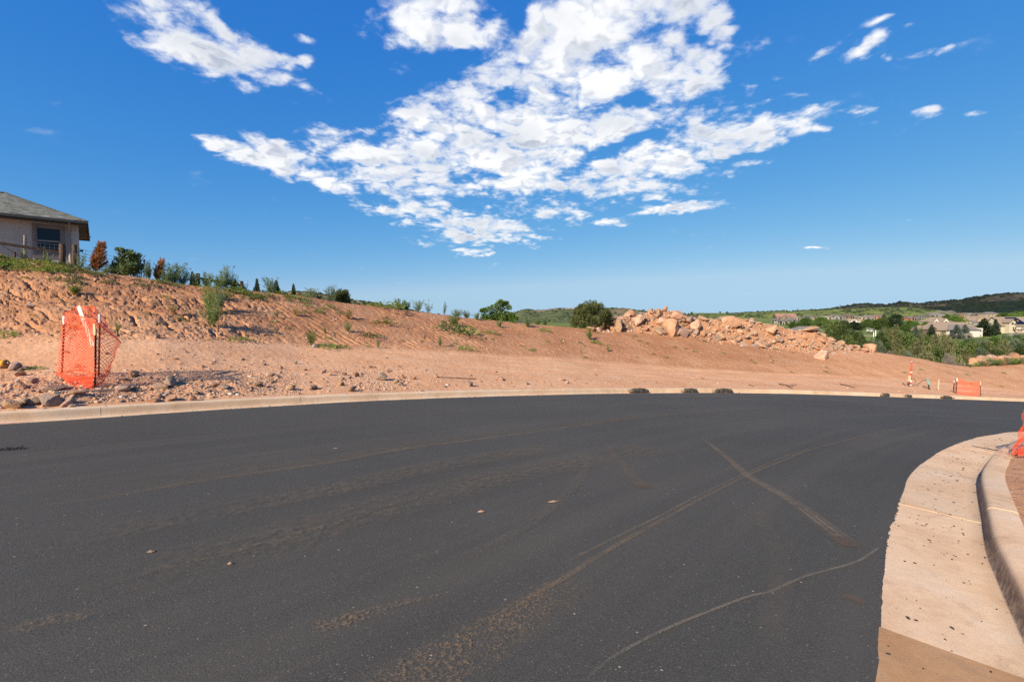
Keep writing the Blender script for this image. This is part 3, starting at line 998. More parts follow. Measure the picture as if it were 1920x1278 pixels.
# loose clods: small lumps standing up from the slope, and dark gaps between them
lumpn = fbm2(X * 7.5, Y * 7.5, 3, 45, 0.7)
zz += on * (0.014 + 0.034 * bnk * (0.6 + 0.4 * near_left) + 0.02 * heap * near_left) * np.clip(lumpn, -0.35, 0.9)
lump2 = fbm2(X * 3.4, Y * 3.4, 3, 46, 0.6)
zz += 0.05 * bnk * np.clip(lump2 - 0.15, 0, 0.6)
# cleat grooves: broken parallel notches, closer and crisper in the middle of the bank, eroded rills on the left
arc = np.interp(pxa, pxa[np.argsort(pxa)], np.cumsum(np.r_[0, np.hypot(np.diff(r_foot * sa), np.diff(r_foot * ca))]))
tt = arc[:, None] + 0 * R
vup = upw * (r_crest - r_foot)[:, None]
ph = tt + vup * 0.55 + 0.12 * fbm2(tt * 0.8, vup * 0.8, 3, 51)
spacing = 0.36
g = np.abs(((ph / spacing) % 1.0) - 0.5) * 2
notch = sstep(0.58, 0.96, g)
broken = sstep(-0.12, 0.25, fbm2(tt * 1.4, vup * 1.1, 3, 52)) * (0.35 + 0.65 * sstep(-0.3, 0.3, fbm2(np.floor(ph / spacing) * 3.1, vup * 1.6, 2, 53)))
mid = sstep(380, 520, pxa)[:, None] * sstep(1120, 900, pxa)[:, None] + 0.35 * sstep(250, 420, pxa)[:, None] * sstep(520, 420, pxa)[:, None]
bz = sstep(0.03, 0.12, upw) * sstep(0.93, 0.78, upw)
zz -= 0.105 * notch * broken * mid * bz
# eroded rills, left part
ph2 = tt + vup * 0.62 + 0.55 * fbm2(tt * 0.5, vup * 0.6, 3, 61)
g2 = np.abs(((ph2 / 0.95) % 1.0) - 0.5) * 2
rill = sstep(0.80, 0.99, g2) * sstep(-0.15, 0.2, fbm2(tt * 1.1, vup * 0.9, 3, 62))
lf = sstep(620, 400, pxa)[:, None]
zz -= 0.16 * rill * lf * bz
g3 = np.abs((((tt + vup * 0.45 + 0.4 * fbm2(tt * 0.9, vup * 0.7, 3, 66)) / 0.52) % 1.0) - 0.5) * 2
zz -= 0.09 * sstep(0.80, 0.98, g3) * sstep(0.0, 0.3, fbm2(tt * 1.5, vup * 1.3, 3, 67)) * lf * bz
# broken ledges and cracks where the soil has slumped
scarp = fbm2(tt * 0.7, vup * 1.5, 5, 63, 0.6)
stp = np.floor(scarp * 5) / 5
zz += 0.13 * lf * bz * np.clip(stp + 0.1, -0.5, 0.5)
crk = np.abs(fbm2(X * 1.3, Y * 1.3, 5, 68, 0.6))
zz -= 0.11 * lf * bnk * sstep(0.05, 0.0, crk)
zz += 0.035 * lf * bnk * (1 - np.abs(fbm2(X * 1.6, Y * 1.6, 4, 64, 0.6)))
# wheel tracks along the bench
for off_s, wd, dp in ((3.6, .22, .035), (5.3, .22, .03), (4.4, .16, .02), (6.4, .2, .025), (7.8, .25, .025)):
    line = off_s + 0.5 * fbm2(tt * 0.06, tt * 0, 2, int(off_s * 10))
    zz -= bench * dp * np.exp(-((S - line) / wd) ** 2) * sstep(560, 800, pxa)[:, None]
    zz += bench * dp * 0.6 * np.exp(-((S - line - wd * 1.4) / (wd * .6)) ** 2) * sstep(560, 800, pxa)[:, None]
# under the kerb and the road the soil sinks out of the way
under = sstep(0.02, -0.10, S)
zroad = road_z(X, Y) - 0.30
zz = zz * (1 - under) + zroad * under
zz = np.where(S < -0.1, zroad, zz)

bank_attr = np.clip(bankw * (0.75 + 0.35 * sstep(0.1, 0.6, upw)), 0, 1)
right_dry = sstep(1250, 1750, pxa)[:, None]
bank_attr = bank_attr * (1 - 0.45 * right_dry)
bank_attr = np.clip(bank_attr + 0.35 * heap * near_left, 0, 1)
V = np.stack([X, Y, zz], 2).reshape(-1, 3)
ii = (np.arange(NA - 1)[:, None] * NR + np.arange(NR - 1)[None, :]).ravel()
FQ = np.stack([ii, ii + NR, ii + NR + 1, ii + 1], 1)[:, ::-1]
# drop the cells that lie wholly under the road
keep = (S.reshape(-1)[FQ] > -1.2).any(1)
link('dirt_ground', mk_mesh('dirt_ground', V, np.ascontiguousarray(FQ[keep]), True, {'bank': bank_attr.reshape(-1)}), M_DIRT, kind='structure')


def grid_at(x, y, A=None):
    A = zz if A is None else A
    a = np.interp(math.atan2(x, y), az, np.arange(NA))
    b = np.interp(math.hypot(x, y), rr, np.arange(NR))
    i, j = min(int(a), NA - 2), min(int(b), NR - 2)
    fa, fb = a - i, b - j
    return float(A[i, j] * (1 - fa) * (1 - fb) + A[i + 1, j] * fa * (1 - fb) + A[i, j + 1] * (1 - fa) * fb + A[i + 1, j + 1] * fa * fb)


def dirt_hit(px, py):
    """where the sight line meets the dirt"""
    d = pix_dir(px, py)
    n = math.hypot(d[0], d[1])
    a = np.interp(math.atan2(d[0], d[1]), az, np.arange(NA))
    i = min(int(a), NA - 2)
    fa = a - i
    col = zz[i] * (1 - fa) + zz[i + 1] * fa
    rk = np.interp(a, np.arange(NA), r_k)
    ray = EYE + d[2] / n * rr
    ok = (rr > rk + 0.02) & (ray <= col)
    if not ok.any():
        # above the crest: stand it on the crest itself
        slope = (col - EYE) / rr
        sel = (rr > rk) & (rr < 70)
        j = np.argmax(np.where(sel, slope, -9))
        r = rr[j]
        return np.array([r * d[0] / n, r * d[1] / n, col[j]])
    j = np.argmax(ok)
    r = rr[j]
    if j > 0 and rr[j - 1] > rk:
        e0, e1 = ray[j - 1] - col[j - 1], ray[j] - col[j]
        f = e0 / max(e0 - e1, 1e-6)
        r = rr[j - 1] + f * (rr[j] - rr[j - 1])
    x, y = r * d[0] / n, r * d[1] / n
    return np.array([x, y, grid_at(x, y)])


def crest_pt(px, back=0.0):
    """a point on the crest at image bearing px, `back` metres behind it"""
    a = math.atan((px - 960) / F)
    r = float(np.interp(a, az, r_crest)) + back
    x, y = r * math.sin(a), r * math.cos(a)
    return np.array([x, y, grid_at(x, y)])


# verge behind the near kerb, right of the camera
VE = NEAR + NEAR_N * (PAN_N + 0.19)
sel = np.arange(0, len(VE), 1)
offs = np.concatenate([np.arange(0, 2.2, 0.05), np.geomspace(2.2, 9, 22)])
vx = VE[:, None, 0] + NEAR_N[:, None, 0] * offs[None]
vy = VE[:, None, 1] + NEAR_N[:, None, 1] * offs[None]
vz = road_z(NEAR[:, 0], NEAR[:, 1])[:, None] + 0.128 + 0.03 * np.minimum(offs, 6)[None] * 0.6
vz = vz + sstep(0.03, 0.4, offs)[None] * (0.05 * fbm2(vx * 2.2, vy * 2.2, 4, 91) + 0.025 * (1 - np.abs(fbm2(vx * 7, vy * 7, 4, 92))))
n1_, n2_ = vx.shape
ii = (np.arange(n1_ - 1)[:, None] * n2_ + np.arange(n2_ - 1)[None]).ravel()
link('dirt_verge', mk_mesh('dirt_verge', np.stack([vx, vy, vz], 2).reshape(-1, 3), np.stack([ii, ii + 1, ii + n2_ + 1, ii + n2_], 1), True, {'bank': np.full(n1_ * n2_, 0.55)}), M_DIRT, kind='structure')


def verge_pt(px, py):
    """sight line against the verge level"""
    d = pix_dir(px, py)
    t = np.linspace(1.0, 60, 6000)
    z = EYE + t * d[2] - (road_z(t * d[0], t * d[1]) + 0.16)
    i = np.argmax(z < 0)
    return np.array([t[i] * d[0], t[i] * d[1], EYE + t[i] * d[2]])

# ------------------------------------------------------------------ valley floor, golf course, hills
VAL_D = np.array([60, 80, 110, 140, 180, 230, 300, 400, 500, 620, 760, 950, 1300, 4200.0])
VAL_Z = np.array([-9.5, -9.0, -9.0, -7.6, -6.3, -4.8, -3.6, -1.8, -0.3, 2.5, 6.5, 14.0, 14.0, 10.0])


def valley_z(x, y):
    r = np.hypot(x, y)
    d = np.maximum(y, 0.35 * r)
    px = 960 + F * x / np.maximum(y, 0.2 * r)
    z = np.interp(d, VAL_D, VAL_Z)
    z = z + sstep(1780, 1930, px) * 1.6 * sstep(110, 200, d) * sstep(420, 260, d)
    # ground falls away less behind the bank on the left
    z = z + sstep(700, 200, px) * 7.0 * sstep(300, 90, d)
    # far plain behind the bank and the stone heap lies low
    z = np.where(px < 1300, np.minimum(z, -1.5 + 3 * sstep(1150, 1300, px)), z)
    return z + 0.35 * fbm2(x * 0.03, y * 0.03, 3, 201) + 0.05 * fbm2(x * 0.4, y * 0.4, 2, 202)


va = np.radians(np.linspace(-76, 76, 420))
vr = np.geomspace(58, 4200, 260)
vX, vY = vr[None] * np.sin(va)[:, None], vr[None] * np.cos(va)[:, None]
vZ = valley_z(vX, vY)
vZ -= 3.5 * sstep(75, 60, vr)[None]
ii = (np.arange(419)[:, None] * 260 + np.arange(259)[None]).ravel()
vF = np.stack([ii, ii + 1, ii + 261, ii + 260], 1)


def valley_mat():
    m, nt, out = mat('valley_grass')
    pos = nt.new('ShaderNodeNewGeometry').outputs['Position']
    n1 = nt.noise(pos, 0.012, 5, 0.6)
    n2 = nt.noise(pos, 0.08, 5, 0.6)
    n3 = nt.noise(pos, 1.2, 3, 0.6)
    c = nt.ramp(n1, [(0.32, (0.105, 0.135, 0.030)), (0.48, (0.145, 0.18, 0.042)), (0.6, (0.195, 0.215, 0.06)), (0.72, (0.235, 0.205, 0.085))])
    c = nt.mix(0.6, c, nt.ramp(n2, [(0.3, 0.65), (0.6, 1.1)]), 'MULTIPLY')
    c = nt.mix(0.4, c, nt.ramp(n3, [(0.3, 0.7), (0.7, 1.15)]), 'MULTIPLY')
    principled(nt, out, c, 0.95, n3, 0.4, 0.2, 0.1)
    return m


link('valley_grass', mk_mesh('valley_grass', np.stack([vX, vY, vZ], 2).reshape(-1, 3), vF, True), valley_mat(), kind='structure')


def valley_hit(px, py):
    d = pix_dir(px, py)
    t = np.geomspace(60, 3000, 4000)
    z = EYE + t * d[2] - valley_z(t * d[0], t * d[1])
    i = np.argmax(z < 0)
    if z[i] >= 0:
        i = len(t) - 1
    return np.array([t[i] * d[0], t[i] * d[1], float(valley_z(np.array(t[i] * d[0]), np.array(t[i] * d[1])))])


def valley_at(px, d):
    x = (px - 960) / F * d
    return np.array([x, d, float(valley_z(np.array(x), np.array(d * 1.0)))])


def hill_mat(name, green, dark, dry, rockc, dry_amt, rock_amt, scl):
    m, nt, out = mat(name)
    pos = nt.new('ShaderNodeNewGeometry').outputs['Position']
    at = nt.new('ShaderNodeAttribute', attribute_name='rock')
    n1 = nt.noise(pos, 0.010 * scl, 6, 0.65)
    n2 = nt.noise(pos, 0.05 * scl, 5, 0.7)
    n3 = nt.noise(pos, 0.22 * scl, 3, 0.7)
    c = nt.mix(nt.smooth(n1, 0.60 - dry_amt, 0.72 - dry_amt), green, dry)
    c = nt.mix(nt.smooth(n2, 0.46, 0.56), c, dark)
    rk = nt.math('MULTIPLY', at.outputs['Fac'], nt.smooth(n2, 0.60, 0.46))
    c = nt.mix(nt.math('MULTIPLY', rk, rock_amt), c, rockc)
    c = nt.mix(0.5, c, nt.ramp(n3, [(0.3, 0.6), (0.65, 1.15)]), 'MULTIPLY')
    principled(nt, out, c, 0.95, n2, 0.6, 3.0, 0.1)
    return m


HILLS = {}


def hill(name, sky_pts, D, front, back, m, rock_fn, rough, seed, npx=420, nt_=60):
    sp = np.array(sky_pts, float)
    px = np.linspace(sp[0, 0], sp[-1, 0], npx)
    py = np.interp(px, sp[:, 0], sp[:, 1])
    kk = np.ones(5) / 5
    py = np.convolve(np.pad(py, 2, mode='edge'), kk, 'valid')
    t = np.linspace(0, 1.6, nt_)
    d = D - front + front * np.minimum(t, 1.0)[None] + back * np.maximum(t - 1, 0)[None] / 0.6 + 0 * px[:, None]
    x = (px[:, None] - 960) / F * d
    zr = EYE + (HZ - py) / F * D
    zb = np.minimum(valley_z(x, d) - 3, zr[:, None] - 2)
    prof = np.where(t < 1, np.sin(np.clip(t, 0, 1) * PI / 2) ** 1.25, np.cos(np.clip((t - 1) / 0.6, 0, 1) * PI / 2))
    z = zb + (zr[:, None] - zb) * prof[None]
    amp = (zr[:, None] - zb) * rough * np.sin(np.clip(t, 0, 1) * PI)[None]
    z = z + amp * (1 - 2 * np.abs(fbm2(x * 6.0 / D, d * 6.0 / D, 5, seed, 0.55)))
    edge = sstep(0, 0.04, (px - px[0]) / (px[-1] - px[0])) * sstep(0, 0.04, (px[-1] - px) / (px[-1] - px[0]))
    z = zb + (z - zb) * edge[:, None]
    rk = rock_fn(px[:, None], t[None] + 0 * px[:, None])
    v = np.stack([x, d, z], 2).reshape(-1, 3)
    ii = (np.arange(npx - 1)[:, None] * nt_ + np.arange(nt_ - 1)[None]).ravel()
    o = link(name, mk_mesh(name, v, np.stack([ii, ii + nt_, ii + nt_ + 1, ii + 1], 1), True, {'rock': rk.reshape(-1)}), m, kind='structure')
    HILLS[name] = (px, t, x, d, z)
    return o


M_H1 = hill_mat('red_cliff_hill', (0.125, 0.135, 0.05), (0.055, 0.07, 0.028), (0.27, 0.19, 0.105), (0.56, 0.30, 0.20), 0.04, 0.97, 1.0)
M_H2 = hill_mat('green_slope', (0.20, 0.225, 0.05), (0.11, 0.125, 0.04), (0.26, 0.24, 0.085), (0.46, 0.33, 0.21), 0.03, 0.85, 1.0)
M_H3 = hill_mat('cloud_shaded_wooded_hill', (0.016, 0.027, 0.010), (0.0075, 0.014, 0.0075), (0.024, 0.030, 0.013), (0.19, 0.135, 0.095), -0.02, 0.85, 0.7)  # cloud shadow over this wooded hill is put into its dark colours

hill('hill_behind_bank', [(430, 566), (480, 557), (520, 553), (545, 549.5), (575, 549.5), (600, 553), (640, 561), (662, 564), (700, 569), (730, 574), (780, 584), (850, 596)], 620, 260, 200, M_H1,
     lambda p, t: sstep(0.62, 0.72, t) * sstep(1.0, 0.95, t) * sstep(535, 550, p) * sstep(720, 640, p), 0.05, 301).name = 'hill'
hill('hill_red_cliff', [(860, 598), (915, 597), (945, 594), (962, 588), (978, 583), (990, 582), (1012, 584), (1035, 581), (1080, 580), (1115, 580), (1147, 579.5), (1172, 580.5), (1192, 583), (1205, 584), (1240, 590), (1300, 592), (1340, 598)], 1300, 980, 300, M_H1,
     lambda p, t: np.clip(sstep(0.50, 0.56, t) * sstep(0.80, 0.72, t) * sstep(1000, 1012, p) * sstep(1130, 1085, p) + 0.7 * sstep(0.45, 0.95, t) * sstep(990, 955, p) + .35 * sstep(1130, 1160, p), 0, 1), 0.05, 302).name = 'hill'
hill('hill_green', [(1180, 599), (1250, 594), (1290, 590.5), (1350, 590.5), (1400, 587), (1450, 585), (1500, 584), (1560, 581), (1600, 579.5), (1650, 578), (1700, 577.5), (1740, 582), (1790, 588), (1840, 592), (1900, 596), (1980, 599)], 1000, 420, 300, M_H2,
     lambda p, t: np.clip(.9 * sstep(0.72, 0.95, t) * sstep(1600, 1660, p) * (0.5 + 0.5 * np.sin(p * 0.21 + t * 30)), 0, 1), 0.03, 303).name = 'hill'
hill('hill_dark', [(1510, 590), (1545, 582), (1580, 576.5), (1600, 573.5), (1622, 571.5), (1640, 573), (1665, 573), (1690, 569), (1720, 572), (1745, 568.5), (1775, 567), (1800, 564.5), (1825, 560), (1850, 557), (1880, 554), (1905, 553), (1960, 552.5), (2050, 553), (2200, 560), (2500, 575)], 2400, 1000, 500, M_H3,
     lambda p, t: np.clip(sstep(0.34, 0.44, t) * sstep(0.72, 0.6, t) * (0.5 + 0.5 * sstep(1680, 1710, p) * sstep(1800, 1770, p)), 0, 1), 0.09, 304, 520, 70).name = 'hill'

# scrub dotting the far slopes and breaking their skylines
def ico(sub=1):
    bm = bmesh.new()
    bmesh.ops.create_icosphere(bm, subdivisions=sub, radius=1.0)
    v = np.array([q.co[:] for q in bm.verts])
    f = np.array([[q.index for q in p.verts] for p in bm.faces])
    bm.free()
    return v, f


IV, IF = ico(1)


def scatter_blobs(name, pts, sizes, m, seed, flat=0.75):
    rng = np.random.default_rng(seed)
    n = len(pts)
    jit = 1 + 0.35 * rng.standard_normal((n, len(IV)))
    sc_ = np.stack([sizes * rng.uniform(.8, 1.3, n), sizes * rng.uniform(.8, 1.3, n), sizes * flat * rng.uniform(.8, 1.2, n)], 1)
    v = IV[None] * jit[..., None] * sc_[:, None, :] + np.asarray(pts)[:, None, :]
    f = IF[None] + (np.arange(n) * len(IV))[:, None, None]
    return link(name, mk_mesh(name, v.reshape(-1, 3), f.reshape(-1, 3), False), m, kind='stuff')


def hill_pts(name, n, seed, tlo=0.1, thi=1.03, clump=0.5):
    px, t, x, d, z = HILLS[name]
    rng = np.random.default_rng(seed)
    a = rng.uniform(0, 1, n * 4)
    b = rng.uniform(0, 1, n * 4)
    den = vnoise(a * 40, b * 9, seed)
    keep = den > clump * rng.uniform(0.6, 1.1, n * 4)
    a, b = a[keep][:n], b[keep][:n]
    i = a * (len(px) - 2)
    tt_ = tlo + (thi - tlo) * b
    j = np.interp(tt_, t, np.arange(len(t)))
    i0, j0 = i.astype(int), np.minimum(j.astype(int), len(t) - 2)
    fi, fj = i - i0, j - j0
    def g(A):
        return A[i0, j0] * (1 - fi) * (1 - fj) + A[i0 + 1, j0] * fi * (1 - fj) + A[i0, j0 + 1] * (1 - fi) * fj + A[i0 + 1, j0 + 1] * fi * fj
    return np.stack([g(x), g(d), g(z)], 1)


rng = np.random.default_rng(5)
M_SCRUB = simple_mat('far_scrub', (0.040, 0.056, 0.021), 0.95, 0.4, 0.15)
M_SCRUB_DK = simple_mat('cloud_shaded_scrub', (0.0095, 0.016, 0.0085), 0.95, 0.4, 0.1)  # scrub darkened to match the cloud shadow painted into the hill
for nm, n, s0, s1, m_, cl in (('hill_behind_bank', 1400, 0.8, 2.2, M_SCRUB, .4), ('hill_red_cliff', 750, 1.0, 2.8, M_SCRUB, .6), ('hill_green', 1500, 0.9, 3.0, M_SCRUB, .62), ('hill_dark', 3200, 3.0, 8.0, M_SCRUB_DK, .3)):
    p = hill_pts(nm, n, 40 + n)
    scatter_blobs('scrub', p, rng.uniform(s0, s1, len(p)) ** 1.0, m_, n)
# ridge-line trees of the green slope and the cliff hill
for nm, n, s0, s1, m_ in (('hill_green', 420, 1.5, 3.6, M_SCRUB), ('hill_red_cliff', 240, 1.5, 3.2, M_SCRUB), ('hill_dark', 300, 4, 8, M_SCRUB_DK)):
    p = hill_pts(nm, n, 90 + n, 0.95, 1.02, 0.5)
    s_ = rng.uniform(s0, s1, len(p)) * .8
    p[:, 2] += s_ * 0.4
    scatter_blobs('scrub', p, s_, m_, n + 7, 1.0)

# ------------------------------------------------------------------ rocks
def rock_mesh(seed, sub=3, cuts=9, soft=0.06, rough=0.05):
    cuts = cuts + 6
    soft = soft * 0.32
    rng = np.random.default_rng(seed)
    v, f = ico(sub)
    nrm = rng.standard_normal((cuts, 3))
    nrm /= np.linalg.norm(nrm, axis=1)[:, None]
    h = rng.uniform(0.42, 0.86, cuts)
    dots = v @ nrm.T
    r = np.where(dots > 0.05, h[None] / np.maximum(dots, 0.05), 9)
    r = np.concatenate([r, np.full((len(v), 1), 1.0)], 1)
    k = 1.0 / soft
    rs = -np.log(np.exp(-k * r).sum(1)) / k
    rs = rs * (1 + rough * (fbm2(v[:, 0] * 2.2 + seed, v[:, 1] * 2.2 + v[:, 2] * 1.7, 4, seed) + 0.5 * fbm2(v[:, 2] * 3.1, v[:, 0] * 3.1 + v[:, 1], 3, seed + 5)))
    me = mk_mesh('rock', v * rs[:, None], f, True)
    try:
        me.set_sharp_from_angle(angle=math.radians(28))
    except Exception:
        pass
    return me


ROCKS = [rock_mesh(900 + i, 3, 7 + i % 6, 0.05 + 0.015 * (i % 3), 0.07) for i in range(14)]
PEBB = [rock_mesh(950 + i, 2, 7, 0.05, 0.08) for i in range(8)]
rock_i = [0]
MROCKS = {'mix': M_ROCK, 'tan': M_ROCK_TAN, 'orange': M_ROCK_ORANGE, 'pink': M_ROCK_PINK, 'grey': M_ROCK_GREY}
MATMESH = {}


def rock_me(key, pool, idx):
    k = (key, pool is PEBB, idx)
    if k not in MATMESH:
        me = pool[idx].copy()
        me.materials.append(MROCKS[key])
        MATMESH[k] = me
    return MATMESH[k]


def put_rock(name, p, size, key, label, group=None, rng=None, sink=0.25, pool=None, tilt=0.35, idx=None, rz=None, cat='rock', rot=None):
    """p ground point, size full extents (x, y, z)"""
    rng = rng or np.random.default_rng(rock_i[0] + 17)
    rock_i[0] += 1
    pool = pool or ROCKS
    i = int(rng.integers(len(pool))) if idx is None else idx
    size = np.array(size, float)
    o = link(name, rock_me(key, pool, i), None, None, (p[0], p[1], p[2] + size[2] * (0.42 - sink)), scale=tuple(size * 0.66),
             rot=rot or (rng.uniform(-tilt, tilt), rng.uniform(-tilt, tilt), rng.uniform(0, 2 * PI) if rz is None else rz), label=label, cat=cat, group=group)
    return o


def rock_px(px, py, wpx, hpx, key, label, name='boulder', cat='boulder', **kw):
    """a rock whose foot is seen at (px, py), w x h in photo pixels"""
    p = dirt_hit(px, py)
    k = p[1] / F
    return put_rock(name, p, (wpx * k * 1.0, wpx * k * kw.pop('dep', 0.8), hpx * k * 1.2), key, label, cat=cat, **kw)


# the heap of quarried stone on the crest: named boulders first, read off the photograph
NAMED = [
    (1157, 617, 32, 22, 'tan', 'brown layered boulder at the left foot of the stone heap beside the juniper'),
    (1162, 602, 19, 11, 'pink', 'pale pink rounded boulder above the left foot of the stone heap'),
    (1180, 617, 12, 12, 'tan', 'small tan block standing upright at the front left foot of the stone heap'),
    (1196, 606, 32, 18, 'pink', 'broad pale pink slab on the left shoulder of the stone heap'),
    (1218, 586, 15, 10, 'grey', 'dark grey flat-topped block perched on the summit of the stone heap'),
    (1248, 579, 10, 6, 'mix', 'small reddish stone tipping the highest point of the stone heap'),
    (1266, 597, 26, 16, 'pink', 'pink boulder lying just under the summit of the stone heap'),
    (1256, 623, 36, 27, 'orange', 'largest rounded orange boulder at the front foot of the stone heap', ),
    (1241, 607, 24, 14, 'pink', 'rounded pale boulder resting above the largest orange boulder'),
    (1306, 618, 24, 22, 'pink', 'pale pink slab leaning on the saddle between the two summits of the heap'),
    (1305, 627, 14, 12, 'grey', 'grey-brown block wedged below the leaning pink slab'),
    (1318, 630, 16, 10, 'mix', 'low reddish stone at the heap foot below the saddle'),
    (1372, 610, 36, 18, 'orange', 'large orange boulder crowning the right half of the stone heap'),
    (1352, 601, 16, 8, 'grey', 'grey stone half buried in the crest left of the crowning orange boulder'),
    (1445, 622, 26, 16, 'orange', 'big yellow-orange boulder right of the middle of the stone heap'),
    (1516, 617, 40, 8, 'tan', 'long flat tan slab lying along the right crest of the stone heap'),
    (1540, 672, 26, 15, 'pink', 'smooth tan oval boulder alone on the bare slope below the heap'),
    (1551, 661, 11, 8, 'grey', 'dark grey boulder at the right front edge of the stone heap'),
    (1561, 659, 9, 8, 'pink', 'square pink block beside the dark grey boulder'),
    (1575, 656, 14, 6, 'tan', 'flat tan stone right of the square pink block'),
    (1574, 651, 9, 8, 'grey', 'rounded grey-pink stone above the flat tan stone'),
    (1607, 653, 14, 9, 'pink', 'tilted pink slab on the tail of the stone heap'),
    (1626, 659, 11, 7, 'orange', 'rounded orange boulder ending the tail of the stone heap'),
    (1455, 655, 14, 9, 'tan', 'brown stone spilled lowest at the front centre of the heap'),
    (1438, 649, 13, 7, 'grey', 'pale blue-grey slab at the front edge of the heap'),
    (1508, 634, 11, 11, 'orange', 'orange cube of stone under the long flat tan slab'),
    (1413, 628, 14, 14, 'tan', 'brown upright block in the middle of the right half of the heap'),
    (1385, 640, 18, 11, 'tan', 'broad brown boulder low in the front of the heap'),
    (1340, 626, 15, 8, 'tan', 'flat brown slab left of the middle of the heap'),
    (1228, 622, 12, 8, 'mix', 'squat stone left of the largest orange boulder'),
]
bp = []
for i, (x, y, w_, h_, key, lab) in enumerate(NAMED):
    o = rock_px(x, y, w_, h_, key, lab, rng=np.random.default_rng(300 + i), tilt=0.25, group='boulders of the stone heap', sink=0.22)
    bp.append((o.location.x, o.location.y, w_ * o.location.y / F * 0.5))
rng = np.random.default_rng(81)
LABS = {'mix': 'reddish broken stone among the boulders of the heap', 'tan': 'tan broken stone among the boulders of the heap', 'pink': 'pale pink broken stone among the boulders of the heap',
        'grey': 'grey broken stone among the boulders of the heap', 'orange': 'orange broken stone among the boulders of the heap'}
n_b = 0
tries = 0
while n_b < 262 and tries < 9000:
    tries += 1
    px = rng.uniform(1108, 1632)
    front_y = np.interp(px, [1105, 1217, 1308, 1350, 1412, 1454, 1500, 1560, 1600, 1640], [620, 625, 634, 642, 652, 657, 660, 660, 657, 662])
    top_y = np.interp(px, PILE[:, 0], PILE[:, 1] - 3)
    py = top_y + (front_y - top_y) * rng.uniform(0, 1) ** 0.85
    # bare soil faces left between the stones
    if vnoise(np.array([px * 0.035]), np.array([py * 0.07]), 12)[0] < 0.36 and rng.uniform() < (0.45 if px < 1300 else 0.8):
        continue
    p = dirt_hit(px, py)
    s = np.clip(rng.lognormal(math.log(0.36), 0.45), 0.17, 1.0)
    if any((p[0] - b[0]) ** 2 + (p[1] - b[1]) ** 2 < (0.40 * b[2] + 0.16 * s) ** 2 for b in bp):
        continue
    bp.append((p[0], p[1], s * 0.5))
    key = rng.choice(['mix', 'tan', 'pink', 'orange', 'grey'], p=[.37, .27, .13, .06, .17])
    put_rock('boulder', p, (s * rng.uniform(.9, 1.6), s * rng.uniform(.7, 1.1), s * rng.uniform(.5, .85)), key, LABS[key], 'boulders of the stone heap', rng, 0.08, cat='boulder', tilt=0.5)
    n_b += 1
# the stones too small to pick apart, front and back of the heap alike: one mass
def stone_mass(name, pts, sizes, m, seed, flat=0.7):
    rg = np.random.default_rng(seed)
    vs = [np.array([q.co[:] for q in me.vertices]) for me in PEBB]
    fs = [np.array([list(q.vertices) for q in me.polygons]) for me in PEBB]
    v1, f1 = ico(1)
    shp = []
    for q in range(10):
        r_ = 1 + 0.22 * np.random.default_rng(q).standard_normal(len(v1))
        shp.append(v1 * r_[:, None])
    V_, F_, nb = [], [], 0
    for p_, s_ in zip(pts, sizes):
        b = shp[rg.integers(10)] * np.array([s_ * rg.uniform(.8, 1.5), s_ * rg.uniform(.7, 1.1), s_ * flat * rg.uniform(.7, 1.2)]) * 0.5
        a = rg.uniform(0, 2 * PI)
        b = b @ np.array([[math.cos(a), -math.sin(a), 0], [math.sin(a), math.cos(a), 0], [0, 0, 1]])
        V_.append(b + np.asarray(p_)[None])
        F_.append(f1 + nb)
        nb += len(v1)
    return link(name, mk_mesh(name, np.vstack(V_), np.vstack(F_), False), m, kind='stuff')


def chip_mat():
    m, nt, out = mat('stone_chips')
    g = nt.new('ShaderNodeNewGeometry')
    c = nt.ramp(g.outputs['Random Per Island'], [(0.0, (0.32, 0.19, 0.12)), (0.3, (0.50, 0.29, 0.18)), (0.55, (0.52, 0.36, 0.25)), (0.75, (0.42, 0.25, 0.15)), (0.9, (0.34, 0.30, 0.27)), (1.0, (0.60, 0.49, 0.39))])
    n = nt.noise(g.outputs['Position'], 9, 4, 0.6)
    c = nt.mix(0.5, c, nt.ramp(n, [(0.3, 0.65), (0.7, 1.1)]), 'MULTIPLY')
    principled(nt, out, c, 0.95, n, 0.5, 0.02, 0.15)
    return m


M_CHIPS = chip_mat()
pts, szs = [], []
for k in range(1500):
    px = rng.uniform(1108, 1640)
    if k % 3 == 0:
        # over the back of the heap too
        q = crest_pt(px, rng.uniform(1.5, 5.5))
    else:
        front_y = np.interp(px, [1105, 1217, 1308, 1350, 1412, 1454, 1500, 1560, 1600, 1640], [621, 626, 636, 645, 655, 660, 663, 664, 661, 664])
        top_y = np.interp(px, PILE[:, 0], PILE[:, 1] - 2)
        q = dirt_hit(px, top_y + (front_y - top_y) * rng.uniform(0, 1))
    pts.append(q)
    szs.append(rng.uniform(0.09, 0.26))
stone_mass('rubble', pts, szs, M_CHIPS, 4)

